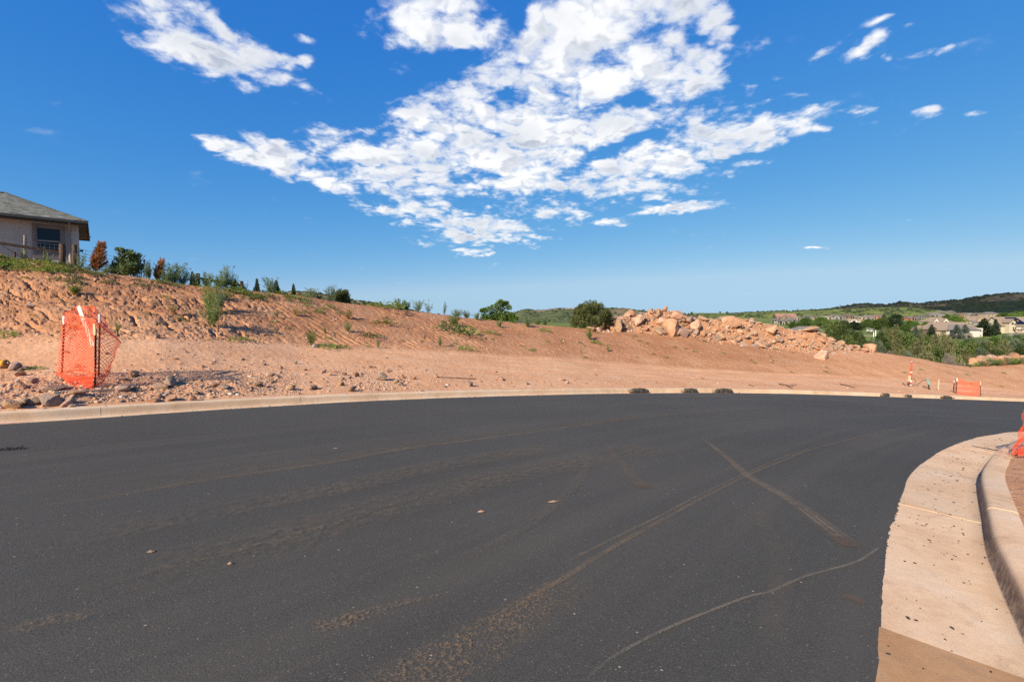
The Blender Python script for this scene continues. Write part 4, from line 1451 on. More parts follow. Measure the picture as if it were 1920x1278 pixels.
# ------------------------------------------------------------------ loose stones along the kerb
KERB_ROCKS = [
    (26, 764, 32, 16, 'tan', 'squared grey-brown stone block lying against the soil next to the kerb'),
    (38, 759, 30, 13, 'tan', 'rough brown dirt-caked stone behind the flat slabs near the hydrant end'),
    (63, 755, 34, 12, 'tan', 'low pale slab between the two dirt-caked stones by the kerb'),
    (93, 757, 38, 25, 'grey', 'largest angular grey stone with a sloping dark side by the kerb'),
    (124, 762, 17, 13, 'pink', 'small pale square stone right of the largest angular grey stone'),
    (133, 766, 16, 7, 'pink', 'flat pale chip touching the kerb below the yellow wooden lath'),
    (98, 731, 42, 10, 'grey', 'long flat grey slab in front of the orange mesh enclosure'),
    (145, 739, 24, 9, 'mix', 'brown stone under the left end of the wooden lath'),
    (143, 708, 25, 9, 'pink', 'pale stone seen through the bottom of the orange mesh'),
    (229, 733, 28, 11, 'pink', 'pinkish wedge stone right of the steel post'),
    (301, 727, 38, 11, 'tan', 'wide flat tan slab in front of the dark upright stone'),
    (318, 722, 26, 22, 'grey', 'dark upright stone casting a long shadow on the bench'),
    (251, 704, 22, 9, 'mix', 'brown stone behind the pinkish wedge stone'),
    (30, 692, 24, 13, 'mix', 'reddish slanting slab beside the yellow fitting'),
    (35, 704, 22, 10, 'pink', 'pale wedge stone below the reddish slanting slab'),
    (58, 715, 24, 9, 'pink', 'flat pale stone left of the orange mesh enclosure'),
    (48, 692, 13, 8, 'mix', 'small brown stone right of the yellow fitting'),
    (320, 750, 20, 11, 'pink', 'tan stone at the kerb below the dark upright stone'),
    (362, 752, 17, 13, 'orange', 'warm rounded stone sitting just behind the kerb'),
    (404, 724, 17, 11, 'pink', 'pale stone at the left end of the rubble strip'),
    (420, 727, 26, 6, 'grey', 'dark flat stones at the edge of the disturbed soil'),
    (290, 753, 24, 9, 'pink', 'broad pale flat stone touching the kerb top'),
    (510, 705, 16, 7, 'grey', 'grey flat stone alone on the graded dirt'),
    (495, 684, 10, 5, 'grey', 'small dark stone near the foot of the bank'),
    (527, 691, 7, 6, 'pink', 'small rounded pink stone on the graded dirt'),
    (555, 682, 7, 6, 'grey', 'small grey upright stone on the graded dirt'),
    (571, 694, 11, 6, 'tan', 'small brown block on the graded dirt'),
    (618, 703, 11, 7, 'orange', 'rounded orange stone left of the heap of broken rock'),
    (669, 706, 10, 9, 'orange', 'tan upright stone left of the heap of broken rock'),
    (640, 722, 14, 8, 'mix', 'reddish stone before the heap of broken rock'),
    (657, 733, 20, 9, 'tan', 'flat brown stone at the front of the heap of broken rock'),
    (585, 729, 20, 8, 'tan', 'flat tan stone half sunk in soil behind the kerb'),
    (714, 712, 22, 14, 'grey', 'dark wedge of rock on the heap of broken rock'),
    (754, 708, 11, 7, 'orange', 'orange stone right of the heap of broken rock'),
    (775, 711, 11, 6, 'orange', 'small reddish stone right of the heap of broken rock'),
    (752, 722, 14, 8, 'grey', 'blue-grey stone at the right foot of the heap of broken rock'),
    (818, 707, 12, 7, 'tan', 'brown stone on the graded dirt farther along'),
    (880, 724, 15, 13, 'tan', 'square tan block standing behind the kerb'),
    (936, 712, 18, 7, 'pink', 'pale stones pushed together on the graded dirt'),
    (985, 720, 13, 9, 'grey', 'tan and grey stone pair near the kerb'),
    (1055, 713, 13, 5, 'pink', 'pale long stone on the graded dirt'),
    (1063, 719, 8, 6, 'pink', 'small pale stone below the pale long stone'),
    (1116, 703, 9, 4, 'mix', 'small stone on the wheel-tracked dirt'),
    (1191, 721, 8, 4, 'tan', 'small stone above the first dark sediment log'),
]
for i, (x, y, w_, h_, key, lab) in enumerate(KERB_ROCKS):
    rock_px(x, y, w_, h_, key, lab, name='stone', cat='stone', rng=np.random.default_rng(500 + i), tilt=0.22, sink=0.16, group='stones along the kerb')
rng = np.random.default_rng(33)
nst = 0
SLAB = {'mix': 'small reddish stone strewn on the bare dirt behind the kerb', 'tan': 'small tan stone strewn on the bare dirt behind the kerb', 'pink': 'small pale stone strewn on the bare dirt behind the kerb', 'grey': 'small grey stone strewn on the bare dirt behind the kerb'}
while nst < 190:
    u = rng.uniform()
    if u < 0.45:
        px, f_ = rng.uniform(0, 520), rng.uniform(0, 1) ** 1.2
    elif u < 0.68:
        px, f_ = rng.normal(705, 45), rng.uniform(0.15, 0.75)
    else:
        px, f_ = rng.uniform(500, 1300), rng.uniform(0.0, 1) ** 1.3
    if not 2 < px < 1918:
        continue
    yk = np.interp(px, [0, 200, 500, 800, 1000, 1300, 1920], [766, 754, 741, 733, 727, 725, 741])
    yf = np.interp(px, PROF[:, 0], PROF[:, 1]) + 12
    p = dirt_hit(px, yk - f_ * (yk - yf))
    s = np.clip(rng.lognormal(math.log(0.075), 0.45), 0.04, 0.2)
    key = rng.choice(['mix', 'tan', 'pink', 'grey'], p=[.32, .26, .3, .12])
    put_rock('stone', p, (s * rng.uniform(1, 1.5), s, s * rng.uniform(.55, .9)), key, SLAB[key], 'stones along the kerb', rng, 0.15, PEBB, cat='stone', tilt=0.4)
    nst += 1
# gravel: chips nobody could count, thick at the kerb on the left and thin over bench and bank
pts, szs = [], []
for k in range(9000):
    u = rng.uniform()
    if u < 0.36:
        px, a0, a1 = rng.uniform(-60, 560), 0.0, 0.55
    elif u < 0.48:
        px, a0, a1 = rng.normal(705, 55), 0.05, 0.6
    elif u < 0.75:
        px, a0, a1 = rng.uniform(300, 1980), 0.0, 1.0
    else:
        px, a0, a1 = rng.uniform(-60, 1980), 1.0, 2.2
    yk = np.interp(px, [-100, 0, 200, 500, 800, 1000, 1300, 1920, 2000], [772, 766, 754, 741, 733, 727, 725, 741, 743])
    yf = np.interp(px, PROF[:, 0], PROF[:, 1])
    yc_ = np.interp(px, PROF[:, 0], PROF[:, 3])
    a_ = rng.uniform(a0, a1)
    py = yk - a_ * (yk - yf) if a_ < 1 else yf - (a_ - 1) / 1.2 * (yf - yc_) * 0.96
    pts.append(dirt_hit(px, py))
    szs.append(np.clip(rng.lognormal(math.log(0.032 if a_ < 1 else 0.045), 0.5), 0.012, 0.13))
stone_mass('gravel', pts, szs, M_CHIPS, 9)

# sandstone ledges on the far bank at the right edge
for i, (x, y, w_, h_, dd, lab) in enumerate([
        (1829, 678, 26, 10, 56.5, 'lowest orange sandstone ledge left of the tall grass'), (1846, 674, 24, 7, 57.5, 'flat-topped sandstone ledge in the middle of the outcrop'), (1861, 672, 18, 8, 58.2, 'rounded pale ledge above the tall grass'),
        (1876, 674, 16, 7, 58.0, 'small ledge right of the gap in the outcrop'), (1889, 672, 20, 7, 58.3, 'low ledge under the tallest sandstone block'), (1901, 671, 25, 13, 58.6, 'tallest sandstone block of the outcrop'), (1918, 673, 16, 7, 58.5, 'last sandstone ledge running out of the picture')]):
    k = dd / F
    p = at_depth(x, y, dd)
    put_rock('rock_ledge', (p[0], p[1], p[2] - .25), (w_ * k * 1.35, w_ * k * .8, h_ * k * 1.25 + .3), 'orange' if i in (0, 3, 5) else 'tan' if i % 2 else 'pink', lab, 'sandstone ledges at the valley edge', np.random.default_rng(700 + i), 0.15, cat='rock', tilt=0.12, rz=0.2 * i)

# ------------------------------------------------------------------ sediment logs and odds and ends on the kerb
M_SOCK = simple_mat('dirty_black_sock_fabric', (0.066, 0.055, 0.041), 0.9, 0.5, 9, 0, 0.8)
M_SOCK_END = simple_mat('muddy_sock_end', (0.22, 0.14, 0.085), 0.95, 0.35, 12, 0, 0.8)


def far_edge(px):
    y = np.interp(px, [p[0] for p in far_px], [p[1] for p in far_px])
    p = at_depth(px, y, kerb_d(px))
    s = frac_of(FAR, FAR_S, p)
    return s


def on_far(s, off, up):
    c = np.array([np.interp(s, FAR_S, FAR[:, k]) for k in (0, 1)])
    n = np.array([np.interp(s, FAR_S, FAR_N[:, k]) for k in (0, 1)])
    q = c + n * off
    return np.array([q[0], q[1], float(road_z(c[0], c[1])) + up])


def sock(px0, px1, rad, label, seed, bend=0.0, tail=False):
    s0, s1 = far_edge(px0), far_edge(px1)
    rg = np.random.default_rng(seed)
    n = 15
    base = on_far((s0 + s1) / 2, PAN_F - 0.09, -0.015)
    e = empty('sediment_log', base, label, 'sediment log', 'sediment logs in the gutter')
    P = []
    rads = []
    for i in range(n):
        t = i / (n - 1)
        p = on_far(s0 + (s1 - s0) * t, PAN_F - 0.11 + bend * math.sin(t * 3) + 0.012 * rg.standard_normal(), -0.012 + rad * 0.85 + 0.010 * rg.standard_normal())
        P.append(p)
        rads.append(rad * (0.82 + 0.25 * math.sin(PI * min(1, max(0.08, t))) + 0.07 * rg.standard_normal()) * (1 if 0 < i < n - 1 else 0.75))
    MB().tube(P, rads, 12).build('body', M_SOCK, e, base, True)
    d_ = (P[0] - P[1]) / np.linalg.norm(P[0] - P[1])
    MB().tube([P[0] - d_ * .02, P[0] + d_ * 0.03, P[0] + d_ * 0.10, P[0] + d_ * 0.13], [rads[0] * 1.02, rads[0] * 0.95, rads[0] * .9, rads[0] * 0.5], 12).build('tied_end', M_SOCK_END, e, base, True)
    if tail:
        f_ = (P[-1] - P[-2]) / np.linalg.norm(P[-1] - P[-2])
        q = P[-1]
        MB().tube([q, q + f_ * 0.1 + np.array((0, 0, -rad * .4)), q + f_ * 0.3 + np.array((0, 0, -rad * .75))], [rad * .5, rad * 0.3, rad * .18], 8).build('loose_end', M_SOCK, e, base, True)


sock(1190, 1223, 0.105, 'longest black sediment log lying in the gutter', 1)
sock(1290, 1311, 0.098, 'short rusty-brown sediment log in the middle of the first three', 2, 0, True)
sock(1348, 1377, 0.098, 'black sediment log with a trailing flattened end', 3, 0.03, True)
sock(1661, 1672, 0.10, 'slumped sediment log propped up on the kerb', 4)
sock(1707, 1716, 0.085, 'small dark sediment log in front of the red marker post', 5)
sock(1775, 1789, 0.09, 'sediment log left of the far orange mesh screen', 6, 0, True)

# black dirt smear of loose asphalt at the left edge of the road, and a lump or two of earth on the lane
def flat_patch(name, c, ax, ay, rz, m, label=None, seed=0, up=0.004, n=40, thick=0.0):
    rg = np.random.default_rng(seed)
    a = np.linspace(0, 2 * PI, n, endpoint=False)
    r = 1 + 0.25 * fbm2(np.cos(a) * 2 + seed, np.sin(a) * 2, 4, seed)
    x, y = ax * r * np.cos(a), ay * r * np.sin(a)
    X_, Y_ = c[0] + x * math.cos(rz) - y * math.sin(rz), c[1] + x * math.sin(rz) + y * math.cos(rz)
    v = [(c[0], c[1], road_top(c[0], c[1]) + up + thick)] + [(X_[i], Y_[i], road_top(X_[i], Y_[i]) + up) for i in range(n)]
    f = [(0, i + 1, (i + 1) % n + 1) for i in range(n)]
    return link(name, mk_mesh(name, v, f), m, kind='structure')


pts, szs = [], []
c = road_hit(14, 843)
for k in range(240):
    q = c + np.array([rng.normal(-.05, .13), rng.normal(0, .045), 0])
    q = np.array([c[0] + (q[0] - c[0]) * .8 - (q[1] - c[1]) * .3, c[1] + (q[0] - c[0]) * .25 + (q[1] - c[1]), 0])
    q[2] = road_top(q[0], q[1]) + 0.002
    pts.append(q)
    szs.append(rng.uniform(0.008, 0.028))
o = stone_mass('loose_asphalt', pts, szs, M_CRUMB, 13)
# asphalt crumbs on the near gutter pan
pts, szs = [], []
for k in range(420):
    s_ = rng.uniform(frac_of(NEAR, NEAR_S, NE[3]) - 0.2, frac_of(NEAR, NEAR_S, NE[-4]))
    o_ = np.clip(rng.normal(0.30, 0.17), 0.03, PAN_N - 0.02)
    cxy = np.array([np.interp(s_, NEAR_S, NEAR[:, k_]) + o_ * np.interp(s_, NEAR_S, NEAR_N[:, k_]) for k_ in (0, 1)])
    zc_ = float(road_z(*[np.interp(s_, NEAR_S, NEAR[:, k_]) for k_ in (0, 1)])) - 0.018 * o_ / PAN_N + 0.003
    pts.append(np.array([cxy[0], cxy[1], zc_]))
    szs.append(np.clip(rng.lognormal(math.log(0.0105), 0.55), 0.004, 0.034))
stone_mass('asphalt_crumbs', pts, szs, M_CRUMB, 14, 0.35)
pts, szs = [], []
for k in range(260):
    s_ = rng.uniform(frac_of(FAR, FAR_S, FAR3[0]) - 1, frac_of(FAR, FAR_S, FAR3[9]))
    o_ = rng.uniform(-0.05, 0.12)
    q = on_far(s_, o_, 0.006)
    pts.append(q)
    szs.append(np.clip(rng.lognormal(math.log(0.013), 0.5), 0.006, 0.05))
stone_mass('asphalt_crumbs', pts, szs, M_CRUMB, 15, 0.5)
# soil and chips spilled over the backs of the kerbs
pts, szs = [], []
for k in range(1100):
    s_ = rng.uniform(frac_of(FAR, FAR_S, FAR3[0]) - 1, frac_of(FAR, FAR_S, FAR3[12]))
    if vnoise(np.array([s_ * .8]), np.array([0.5]), 5)[0] < .38:
        continue
    o_ = PAN_F + .225 - abs(rng.normal(0, .045))
    pts.append(on_far(s_, o_, .148))
    szs.append(np.clip(rng.lognormal(math.log(0.018), .55), .006, .07))
for k in range(260):
    s_ = frac_of(NEAR, NEAR_S, road_hit(1762, 850)) + rng.normal(0, .35)
    o_ = PAN_N + rng.uniform(.07, .24)
    c_ = np.array([np.interp(s_, NEAR_S, NEAR[:, q_]) + o_ * np.interp(s_, NEAR_S, NEAR_N[:, q_]) for q_ in (0, 1)])
    pts.append(np.array([c_[0], c_[1], float(road_z(np.interp(s_, NEAR_S, NEAR[:, 0]), np.interp(s_, NEAR_S, NEAR[:, 1]))) + .149]))
    szs.append(np.clip(rng.lognormal(math.log(.013), .5), .005, .04))
stone_mass('spilled_soil', pts, szs, simple_mat('loose_red_soil', (.33, .165, .09), .95, .35, 8), 16, .45)
# pink survey paint on the gutter at the far left
def paint_mat():
    m, nt, out = mat('pink_overspray')
    pos = nt.new('ShaderNodeNewGeometry').outputs['Position']
    n = nt.noise(pos, 26, 4, 0.7)
    p = nt.new('ShaderNodeBsdfPrincipled')
    nt.put(p.inputs['Base Color'], (0.72, 0.22, 0.26))
    p.inputs['Roughness'].default_value = 0.8
    t = nt.new('ShaderNodeBsdfTransparent')
    mx = nt.new('ShaderNodeMixShader')
    nt.l.new(nt.smooth(n, 0.42, 0.62), mx.inputs[0])
    nt.l.new(t.outputs[0], mx.inputs[1])
    nt.l.new(p.outputs[0], mx.inputs[2])
    nt.l.new(mx.outputs[0], out.inputs[0])
    return m


sa_, sb_ = far_edge(0) - 1.5, far_edge(55)
v, f = [], []
for i in range(20):
    s_ = sa_ + (sb_ - sa_) * i / 19
    v += [tuple(on_far(s_, 0.035, 0.006)), tuple(on_far(s_, 0.13, 0.004))]
    if i:
        f.append((2 * i - 2, 2 * i - 1, 2 * i + 1, 2 * i))
link('paint_mark', mk_mesh('paint_mark', v, f), paint_mat(), kind='structure')

# ------------------------------------------------------------------ orange mesh barriers
def net_panel(corners, cell, wd, sag=0.0, fold=0.0, seed=0, band=0.03, top_dip=0.0):
    """diamond mesh hung between four corners: top-left, top-right, bottom-right, bottom-left"""
    tl, tr, br, bl = [np.array(c, float) for c in corners]
    W = (np.linalg.norm(tr - tl) + np.linalg.norm(br - bl)) / 2
    H = (np.linalg.norm(tl - bl) + np.linalg.norm(tr - br)) / 2
    nrm = np.cross(tr - tl, bl - tl)
    nrm /= np.linalg.norm(nrm)
    n_u, n_v = max(3, int(W / cell)), max(3, int(H / cell))
    rg = np.random.default_rng(seed)
    a0, a1 = rg.uniform(0, 6, 2)

    def pt(u, v):
        p = (tl * (1 - u) + tr * u) * (1 - v) + (bl * (1 - u) + br * u) * v
        s = math.sin(PI * u) * (0.4 + 0.6 * math.sin(PI * v))
        p = p + nrm * (sag * s + fold * math.sin(9 * u + a0 + 2.2 * v) * math.sin(PI * min(1, v + .15)) + fold * 0.5 * math.sin(17 * v + a1 + 5 * u))
        p = p + np.array((0, 0, -top_dip * math.sin(PI * u) * (1 - v)))
        return p

    V, Fc = [], []

    def strip(p, q, w_):
        d = q - p
        L = np.linalg.norm(d)
        if L < 1e-6:
            return
        s = np.cross(d / L, nrm) * w_ / 2
        b = len(V)
        V.extend([p - s, p + s, q + s, q - s])
        Fc.append((b, b + 1, b + 2, b + 3))

    for i in range(n_u):
        for j in range(n_v):
            u0, u1, v0, v1 = i / n_u, (i + 1) / n_u, j / n_v, (j + 1) / n_v
            um, vm = (u0 + u1) / 2, (v0 + v1) / 2
            strip(pt(um, v0), pt(u1, vm), wd)
            strip(pt(u1, vm), pt(um, v1), wd)
            strip(pt(um, v1), pt(u0, vm), wd)
            strip(pt(u0, vm), pt(um, v0), wd)
    for i in range(n_u):
        strip(pt(i / n_u, 0.004), pt((i + 1) / n_u, 0.004), band)
        strip(pt(i / n_u, 0.996), pt((i + 1) / n_u, 0.996), band * .8)
    return V, Fc


def tpost(name, a, b, m, parent, base, tipm=None, tipfrac=0.0, studs=True):
    """steel T-section post with studs, from foot a to head b"""
    a, b = np.array(a, float), np.array(b, float)
    mb = MB()
    mb.bar(a, b, 0.034, 0.006)
    d = (b - a) / np.linalg.norm(b - a)
    mb.bar(a + np.array((0, .014, 0)), b + np.array((0, .014, 0)), 0.006, 0.028)
    if studs:
        n = int(np.linalg.norm(b - a) / 0.053)
        for i in range(n):
            p = a + (b - a) * (i + .5) / n
            mb.box(p - np.array((0, .008, 0)), (0.016, 0.012, 0.02))
    o = mb.build(name, m, parent, base)
    if tipm is not None:
        t = b - (b - a) * tipfrac
        MB().bar(t, b + d * .004, 0.039, 0.034).build('white_tip', tipm, o, base)
    return o


def enclosure():
    base = dirt_hit(177, 726)
    D = base[1]
    e = empty('mesh_enclosure', base, 'orange plastic mesh wrapped round steel posts near the left end of the kerb', 'safety fence')
    zof = base[2]

    def P(x, y, dd):
        return at_depth(x, y, D + dd)
    fp_t, fp_b = P(179, 617, 0), np.array(base) + np.array((0, 0, -.1))
    lp_t, lp_b = P(120.5, 593, 0.55), dirt_hit(116, 697) + np.array((0, 0, -.1))
    lp_b[1] = lp_t[1]
    lp_b = at_depth(115.5, 703, lp_t[1])
    rp_t, rp_b = P(187, 589, 0.9), at_depth(184.5, 712, D + 0.9)
    tpost('steel_post', fp_b, fp_t, M_STEEL_GREEN, e, base)
    MB().bar(fp_t - np.array((0, 0.02, .12)), fp_t + np.array((0, -.02, .11)), 0.022, 0.045).build('wooden_tip', M_WOOD_PALE, e, base)
    tpost('steel_post', lp_b, lp_t, M_STEEL_DARK, e, base, M_WHITE, 0.13)
    tpost('steel_post', rp_b, rp_t, M_STEEL_DARK, e, base, M_WHITE, 0.13)
    nets = [
        # front: left post to front post, bellying forward
        ((P(122, 586, .50), P(179, 601, .02), P(176, 722, -.06), P(104, 702, .42)), 0.10, 0.03),
        ((P(104, 699, .45), P(176, 708, -.02), P(172, 727, -.10), P(139, 727, -.25)), 0.05, 0.03),
        # back, seen through the front
        ((P(122, 586, .55), P(143, 574, 1.05), P(141, 694, 1.1), P(106, 700, .6)), -0.06, 0.03),
        ((P(143, 574, 1.05), P(177, 575, 1.15), P(184, 702, 0.95), P(141, 694, 1.1)), 0.05, 0.03),
        # right wing, pulled out to a corner and gathered at the front post
        ((P(177, 575, 1.12), P(207, 609, 1.0), P(228, 643, 0.75), P(180, 604, 0.06)), 0.03, 0.015),
        ((P(180, 604, 0.04), P(228, 643, 0.75), P(201, 703, 0.25), P(177, 724, -.02)), -0.10, 0.03),
    ]
    V, Fc = [], []
    for i, (c, sg, fo) in enumerate(nets):
        v, f = net_panel(c, 0.072, 0.0118, sg, fo, i)
        b = len(V)
        V += v
        Fc += [tuple(b + k for k in q) for q in f]
    link('orange_mesh', mk_mesh('orange_mesh', np.array(V) - base, Fc), M_NET, e)
    # wooden lath standing inside, and the one on the ground
    l0, l1 = P(175, 650, .35), P(147.5, 574, .95)
    mb = MB().bar(l0, l1, 0.075, 0.018, (0.2, -1, 0.1))
    lo = mb.build('wooden_lath', M_WOOD_GREY if False else simple_mat('whitewashed_lath', (0.66, 0.56, 0.44), 0.85, 0.12, 10), None, l0, loc=tuple(l0), label='whitewashed wooden lath leaning inside the orange mesh enclosure', cat='lath')
    g0, g1 = dirt_hit(100, 741), dirt_hit(244, 733)
    g0[2] += 0.05
    g1[2] += 0.05
    mid_ = (g0 + g1) / 2
    MB().bar(g0, g1, 0.04, 0.035).build('wooden_lath', M_WOOD_PALE, None, mid_, loc=tuple(mid_), label='long pale wooden lath lying on the soil in front of the mesh enclosure', cat='lath')


enclosure()


def far_screen():
    pl, pm, pr = dirt_hit(1787, 735), dirt_hit(1793.5, 738), dirt_hit(1839, 746)
    base = (pl + pr) / 2
    base[2] = pl[2]
    e = empty('mesh_screen', base, 'slanting orange mesh screen on three posts beyond the right end of the kerb', 'safety fence')
    tl, tm, tr = at_depth(1789.5, 713, pl[1]), at_depth(1794.5, 709, pm[1]), at_depth(1838, 715, pr[1])
    for a, b in ((pl, tl), (pm, tm)):
        tpost('steel_post', a + np.array((0, 0, -.15)), b, M_STEEL_DARK, e, base, M_WHITE, 0.18, False)
    tpost('steel_post', pr + np.array((0, 0, -.15)), tr, M_STEEL_DARK, e, base, M_WOOD_PALE, 0.2, False)
    k = pm[1] / F
    V, Fc = [], []
    for c, sg in (((tl, tm, pm + np.array((0, 0, .05)), pl + np.array((0, 0, .05))), 0.02), ((tm, tr + np.array((0, 0, -.02)), pr + np.array((0, 0, .02)), pm + np.array((0, 0, .03))), 0.16)):
        v, f = net_panel(c, 0.075, 0.0145, sg, 0.05, 3, 0.03, 0.13 if sg > .1 else 0)
        b = len(V)
        V += v
        Fc += [tuple(b + q for q in t) for t in f]
    link('orange_mesh', mk_mesh('orange_mesh', np.array(V) - base, Fc), M_NET, e)
    put_rock('stone', dirt_hit(1838, 745), (.32, .2, .2), 'grey', 'dark stone weighing down the right post of the far orange mesh screen', 'stones along the kerb', np.random.default_rng(2), cat='stone')


far_screen()


def near_screen():
    """the end of another mesh barrier, mostly out of the picture on the right"""
    b0 = verge_pt(1897, 851)
    b1 = b0 + np.array((1.35, 0.55, -0.03))
    base = b0.copy()
    e = empty('mesh_barrier', base, 'orange mesh barrier on the near verge cut off by the right edge of the picture', 'safety fence')
    dd = b0[1]
    t0 = at_depth(1917, 768, dd + 0.25)
    t1 = t0 + (b1 - b0) * np.array((1, 1, 1))
    mid0 = at_depth(1908, 853, dd - 0.12)
    V, Fc = [], []
    for c, sg, fo in (((t0, t1, b1, b0), 0.05, 0.03), ((t0 + np.array((.05, -.05, -.25)), t1 + np.array((0, -.25, -.3)), b1 + np.array((0, -.35, 0)), mid0), 0.06, 0.03)):
        v, f = net_panel(c, 0.058, 0.0095, sg, fo, 7)
        b = len(V)
        V += v
        Fc += [tuple(b + q for q in t) for t in f]
    link('orange_mesh', mk_mesh('orange_mesh', np.array(V) - base, Fc), M_NET, e)
    MB().bar(b1 + np.array((0, 0.03, -.2)), t1 + np.array((0, .03, .02)), .03).build('steel_post', M_STEEL_DARK, e, base)


near_screen()

# ------------------------------------------------------------------ marker posts, stakes, cables
def marker():
    b = dirt_hit(1707, 724)
    t = at_depth(1709.5, 677, b[1])
    e = empty('marker_post', b, 'tall red utility marker post with white bands on the right slope', 'marker post')
    d = t - b
    mb = MB().tube([b - d * .05, b + d * .3, b + d * .65, b + d * .97], [.055, .052, .05, .05], 10)
    mb.build('post', M_RED, e, b, True)
    MB().tube([b + d * .955, b + d * 1.0, b + d * 1.005], [.055, .05, .02], 10).build('cap', simple_mat('grey_plastic', (.35, .35, .36), .5, .1, 9), e, b, True)
    for f0, f1 in ((.54, .575), (.155, .25), (0.03, .07)):
        MB().tube([b + d * f0, b + d * f1], .058, 10).build('white_band', M_WHITE, e, b, True)
    # cable loop hanging off the post
    k = b[1] / F
    pts = [at_depth(x, y, b[1] - .1) for x, y in ((1708, 710), (1713, 709), (1717, 714), (1716, 719), (1711, 721))]
    MB().tube(pts, .014, 6).build('cable_loop', M_BLACK, e, b, True)
    pts = [at_depth(x, y, b[1] - .12) for x, y in ((1711, 722), (1719, 722), (1724, 718), (1729, 714), (1735, 712.5), (1741, 712))]
    o = MB().tube(pts, .016, 6).build('cable', M_BLACK, None, b, True, loc=tuple(b), label='thin black cable arching from the red marker post to the teal stake', cat='cable')

    def stake(foot, head, w_, m, name, label, tip=None, cat='stake'):
        p = dirt_hit(*foot)
        h = at_depth(head[0], head[1], p[1])
        e2 = empty(name, p, label, cat)
        dd = h - p
        cut = 0.45 if tip is not None else 1.0
        MB().bar(p - dd * .1, p + dd * cut, w_, w_ * .5, (0, -1, 0)).build('shaft', m, e2, p)
        if tip is not None:
            MB().bar(p + dd * cut, h, w_ * 1.25, w_ * .7, (0, -1, 0)).build('painted_head', tip, e2, p)
    stake((1704, 724), (1705.5, 704), 0.10, M_WOOD_DARK, 'stake', 'short wooden stake with pale head just left of the red marker post', M_WOOD_PALE)
    stake((1742.5, 730), (1738.5, 709), 0.075, M_STEEL_DARK, 'stake', 'leaning stake with teal painted head right of the red marker post', M_TEAL)
    stake((1759, 731), (1760.5, 711), 0.06, M_WOOD_PALE, 'stake', 'thin bare pale stake between the teal stake and the far orange mesh')
    for (x0, y0, x1, y1, lab) in ((1693, 719, 1699, 725, 'short dark rebar lying left of the red marker post'), (1730, 724.5, 1741, 728, 'dark stick on the ground at the foot of the teal stake'),
                                  (1576, 721, 1602, 727, 'long dark stick lying on the slope left of the red marker post')):
        a, c_ = dirt_hit(x0, y0), dirt_hit(x1, y1)
        a[2] += .03
        c_[2] += .03
        m_ = (a + c_) / 2
        MB().tube([a, m_ + np.array((0, 0, .02)), c_], [.03, .028, .02], 6).build('stick', M_WOOD_DARK, None, m_, True, loc=tuple(m_), label=lab, cat='stick')
    # branching dead stick
    a, c_ = dirt_hit(1461, 721), dirt_hit(1489, 726)
    m_ = (a + c_) / 2
    mb = MB().tube([a + np.array((0, 0, .05)), m_ + np.array((0, 0, .05)), c_ + np.array((0, 0, .04))], [.03, .025, .015], 6)
    mb.tube([m_ + np.array((0, 0, .05)), dirt_hit(1486, 730) + np.array((0, 0, .05))], [.022, .012], 6)
    mb.tube([m_ + np.array((.2, 0, .05)), dirt_hit(1494, 722) + np.array((0, 0, .04))], [.018, .01], 6)
    mb.build('stick', M_WOOD_DARK, None, m_, True, loc=tuple(m_), label='forked dead branch lying on the dirt behind the kerb', cat='stick')
    for (x0, y0, x1, y1, lab) in ((1315, 709, 1321, 712, 'short dark stick above the second sediment log'), (1404, 722, 1415, 724.5, 'dark stick near the kerb right of the sediment logs'), (820, 707.5, 893, 711, 'thin dark rod lying across the graded dirt')):
        a, c_ = dirt_hit(x0, y0), dirt_hit(x1, y1)
        m_ = (a + c_) / 2
        r_ = .018 if x1 - x0 < 40 else .014
        MB().tube([a + np.array((0, 0, r_)), m_ + np.array((0, 0, r_ * 1.5)), c_ + np.array((0, 0, r_))], r_, 6).build('stick', M_WOOD_DARK, None, m_, True, loc=tuple(m_), label=lab, cat='stick')


marker()


def pipe_fitting():
    b = dirt_hit(4, 690)
    d_ = b[1]
    c0, c1 = at_depth(-14, 681, d_), at_depth(11.5, 680.5, d_)
    e = empty('pipe_fitting', (b[0], b[1], b[2]), 'yellow pipe fitting with brass nozzle lying at the left edge of the picture', 'pipe fitting')
    ax = (c1 - c0) / np.linalg.norm(c1 - c0)
    r_ = 7.0 * d_ / F
    mid_ = at_depth(4, 681, d_)
    MB().tube([c0, mid_ - ax * .012], [r_, r_], 16).tube([mid_ + ax * .012, c1], [r_ * .98, r_ * .96], 16).build('body', M_YELLOW, e, b, True)
    MB().tube([mid_ - ax * .012, mid_ + ax * .012], [r_ * .93, r_ * .93], 16).build('seam_ring', M_STEEL_DARK, e, b, True)
    MB().tube([c1, c1 + ax * .02], [r_ * .62, r_ * .60], 12).build('collar', M_WIRE, e, b, True)
    MB().tube([c1 + ax * .02, c1 + ax * .085], [r_ * .30, r_ * .27], 10).build('nozzle', simple_mat('brass', (.35, .19, .045), .4, .15, 9, .6), e, b, True)
    put_rock('stone', b + np.array((-.02, .02, -.02)), (.34, .26, max(.1, (c0[2] - r_ - b[2]) * 1.6)), 'tan', 'dirt-caked stone propping up the yellow pipe fitting', 'stones along the kerb', np.random.default_rng(41), 0.1, cat='stone')


pipe_fitting()
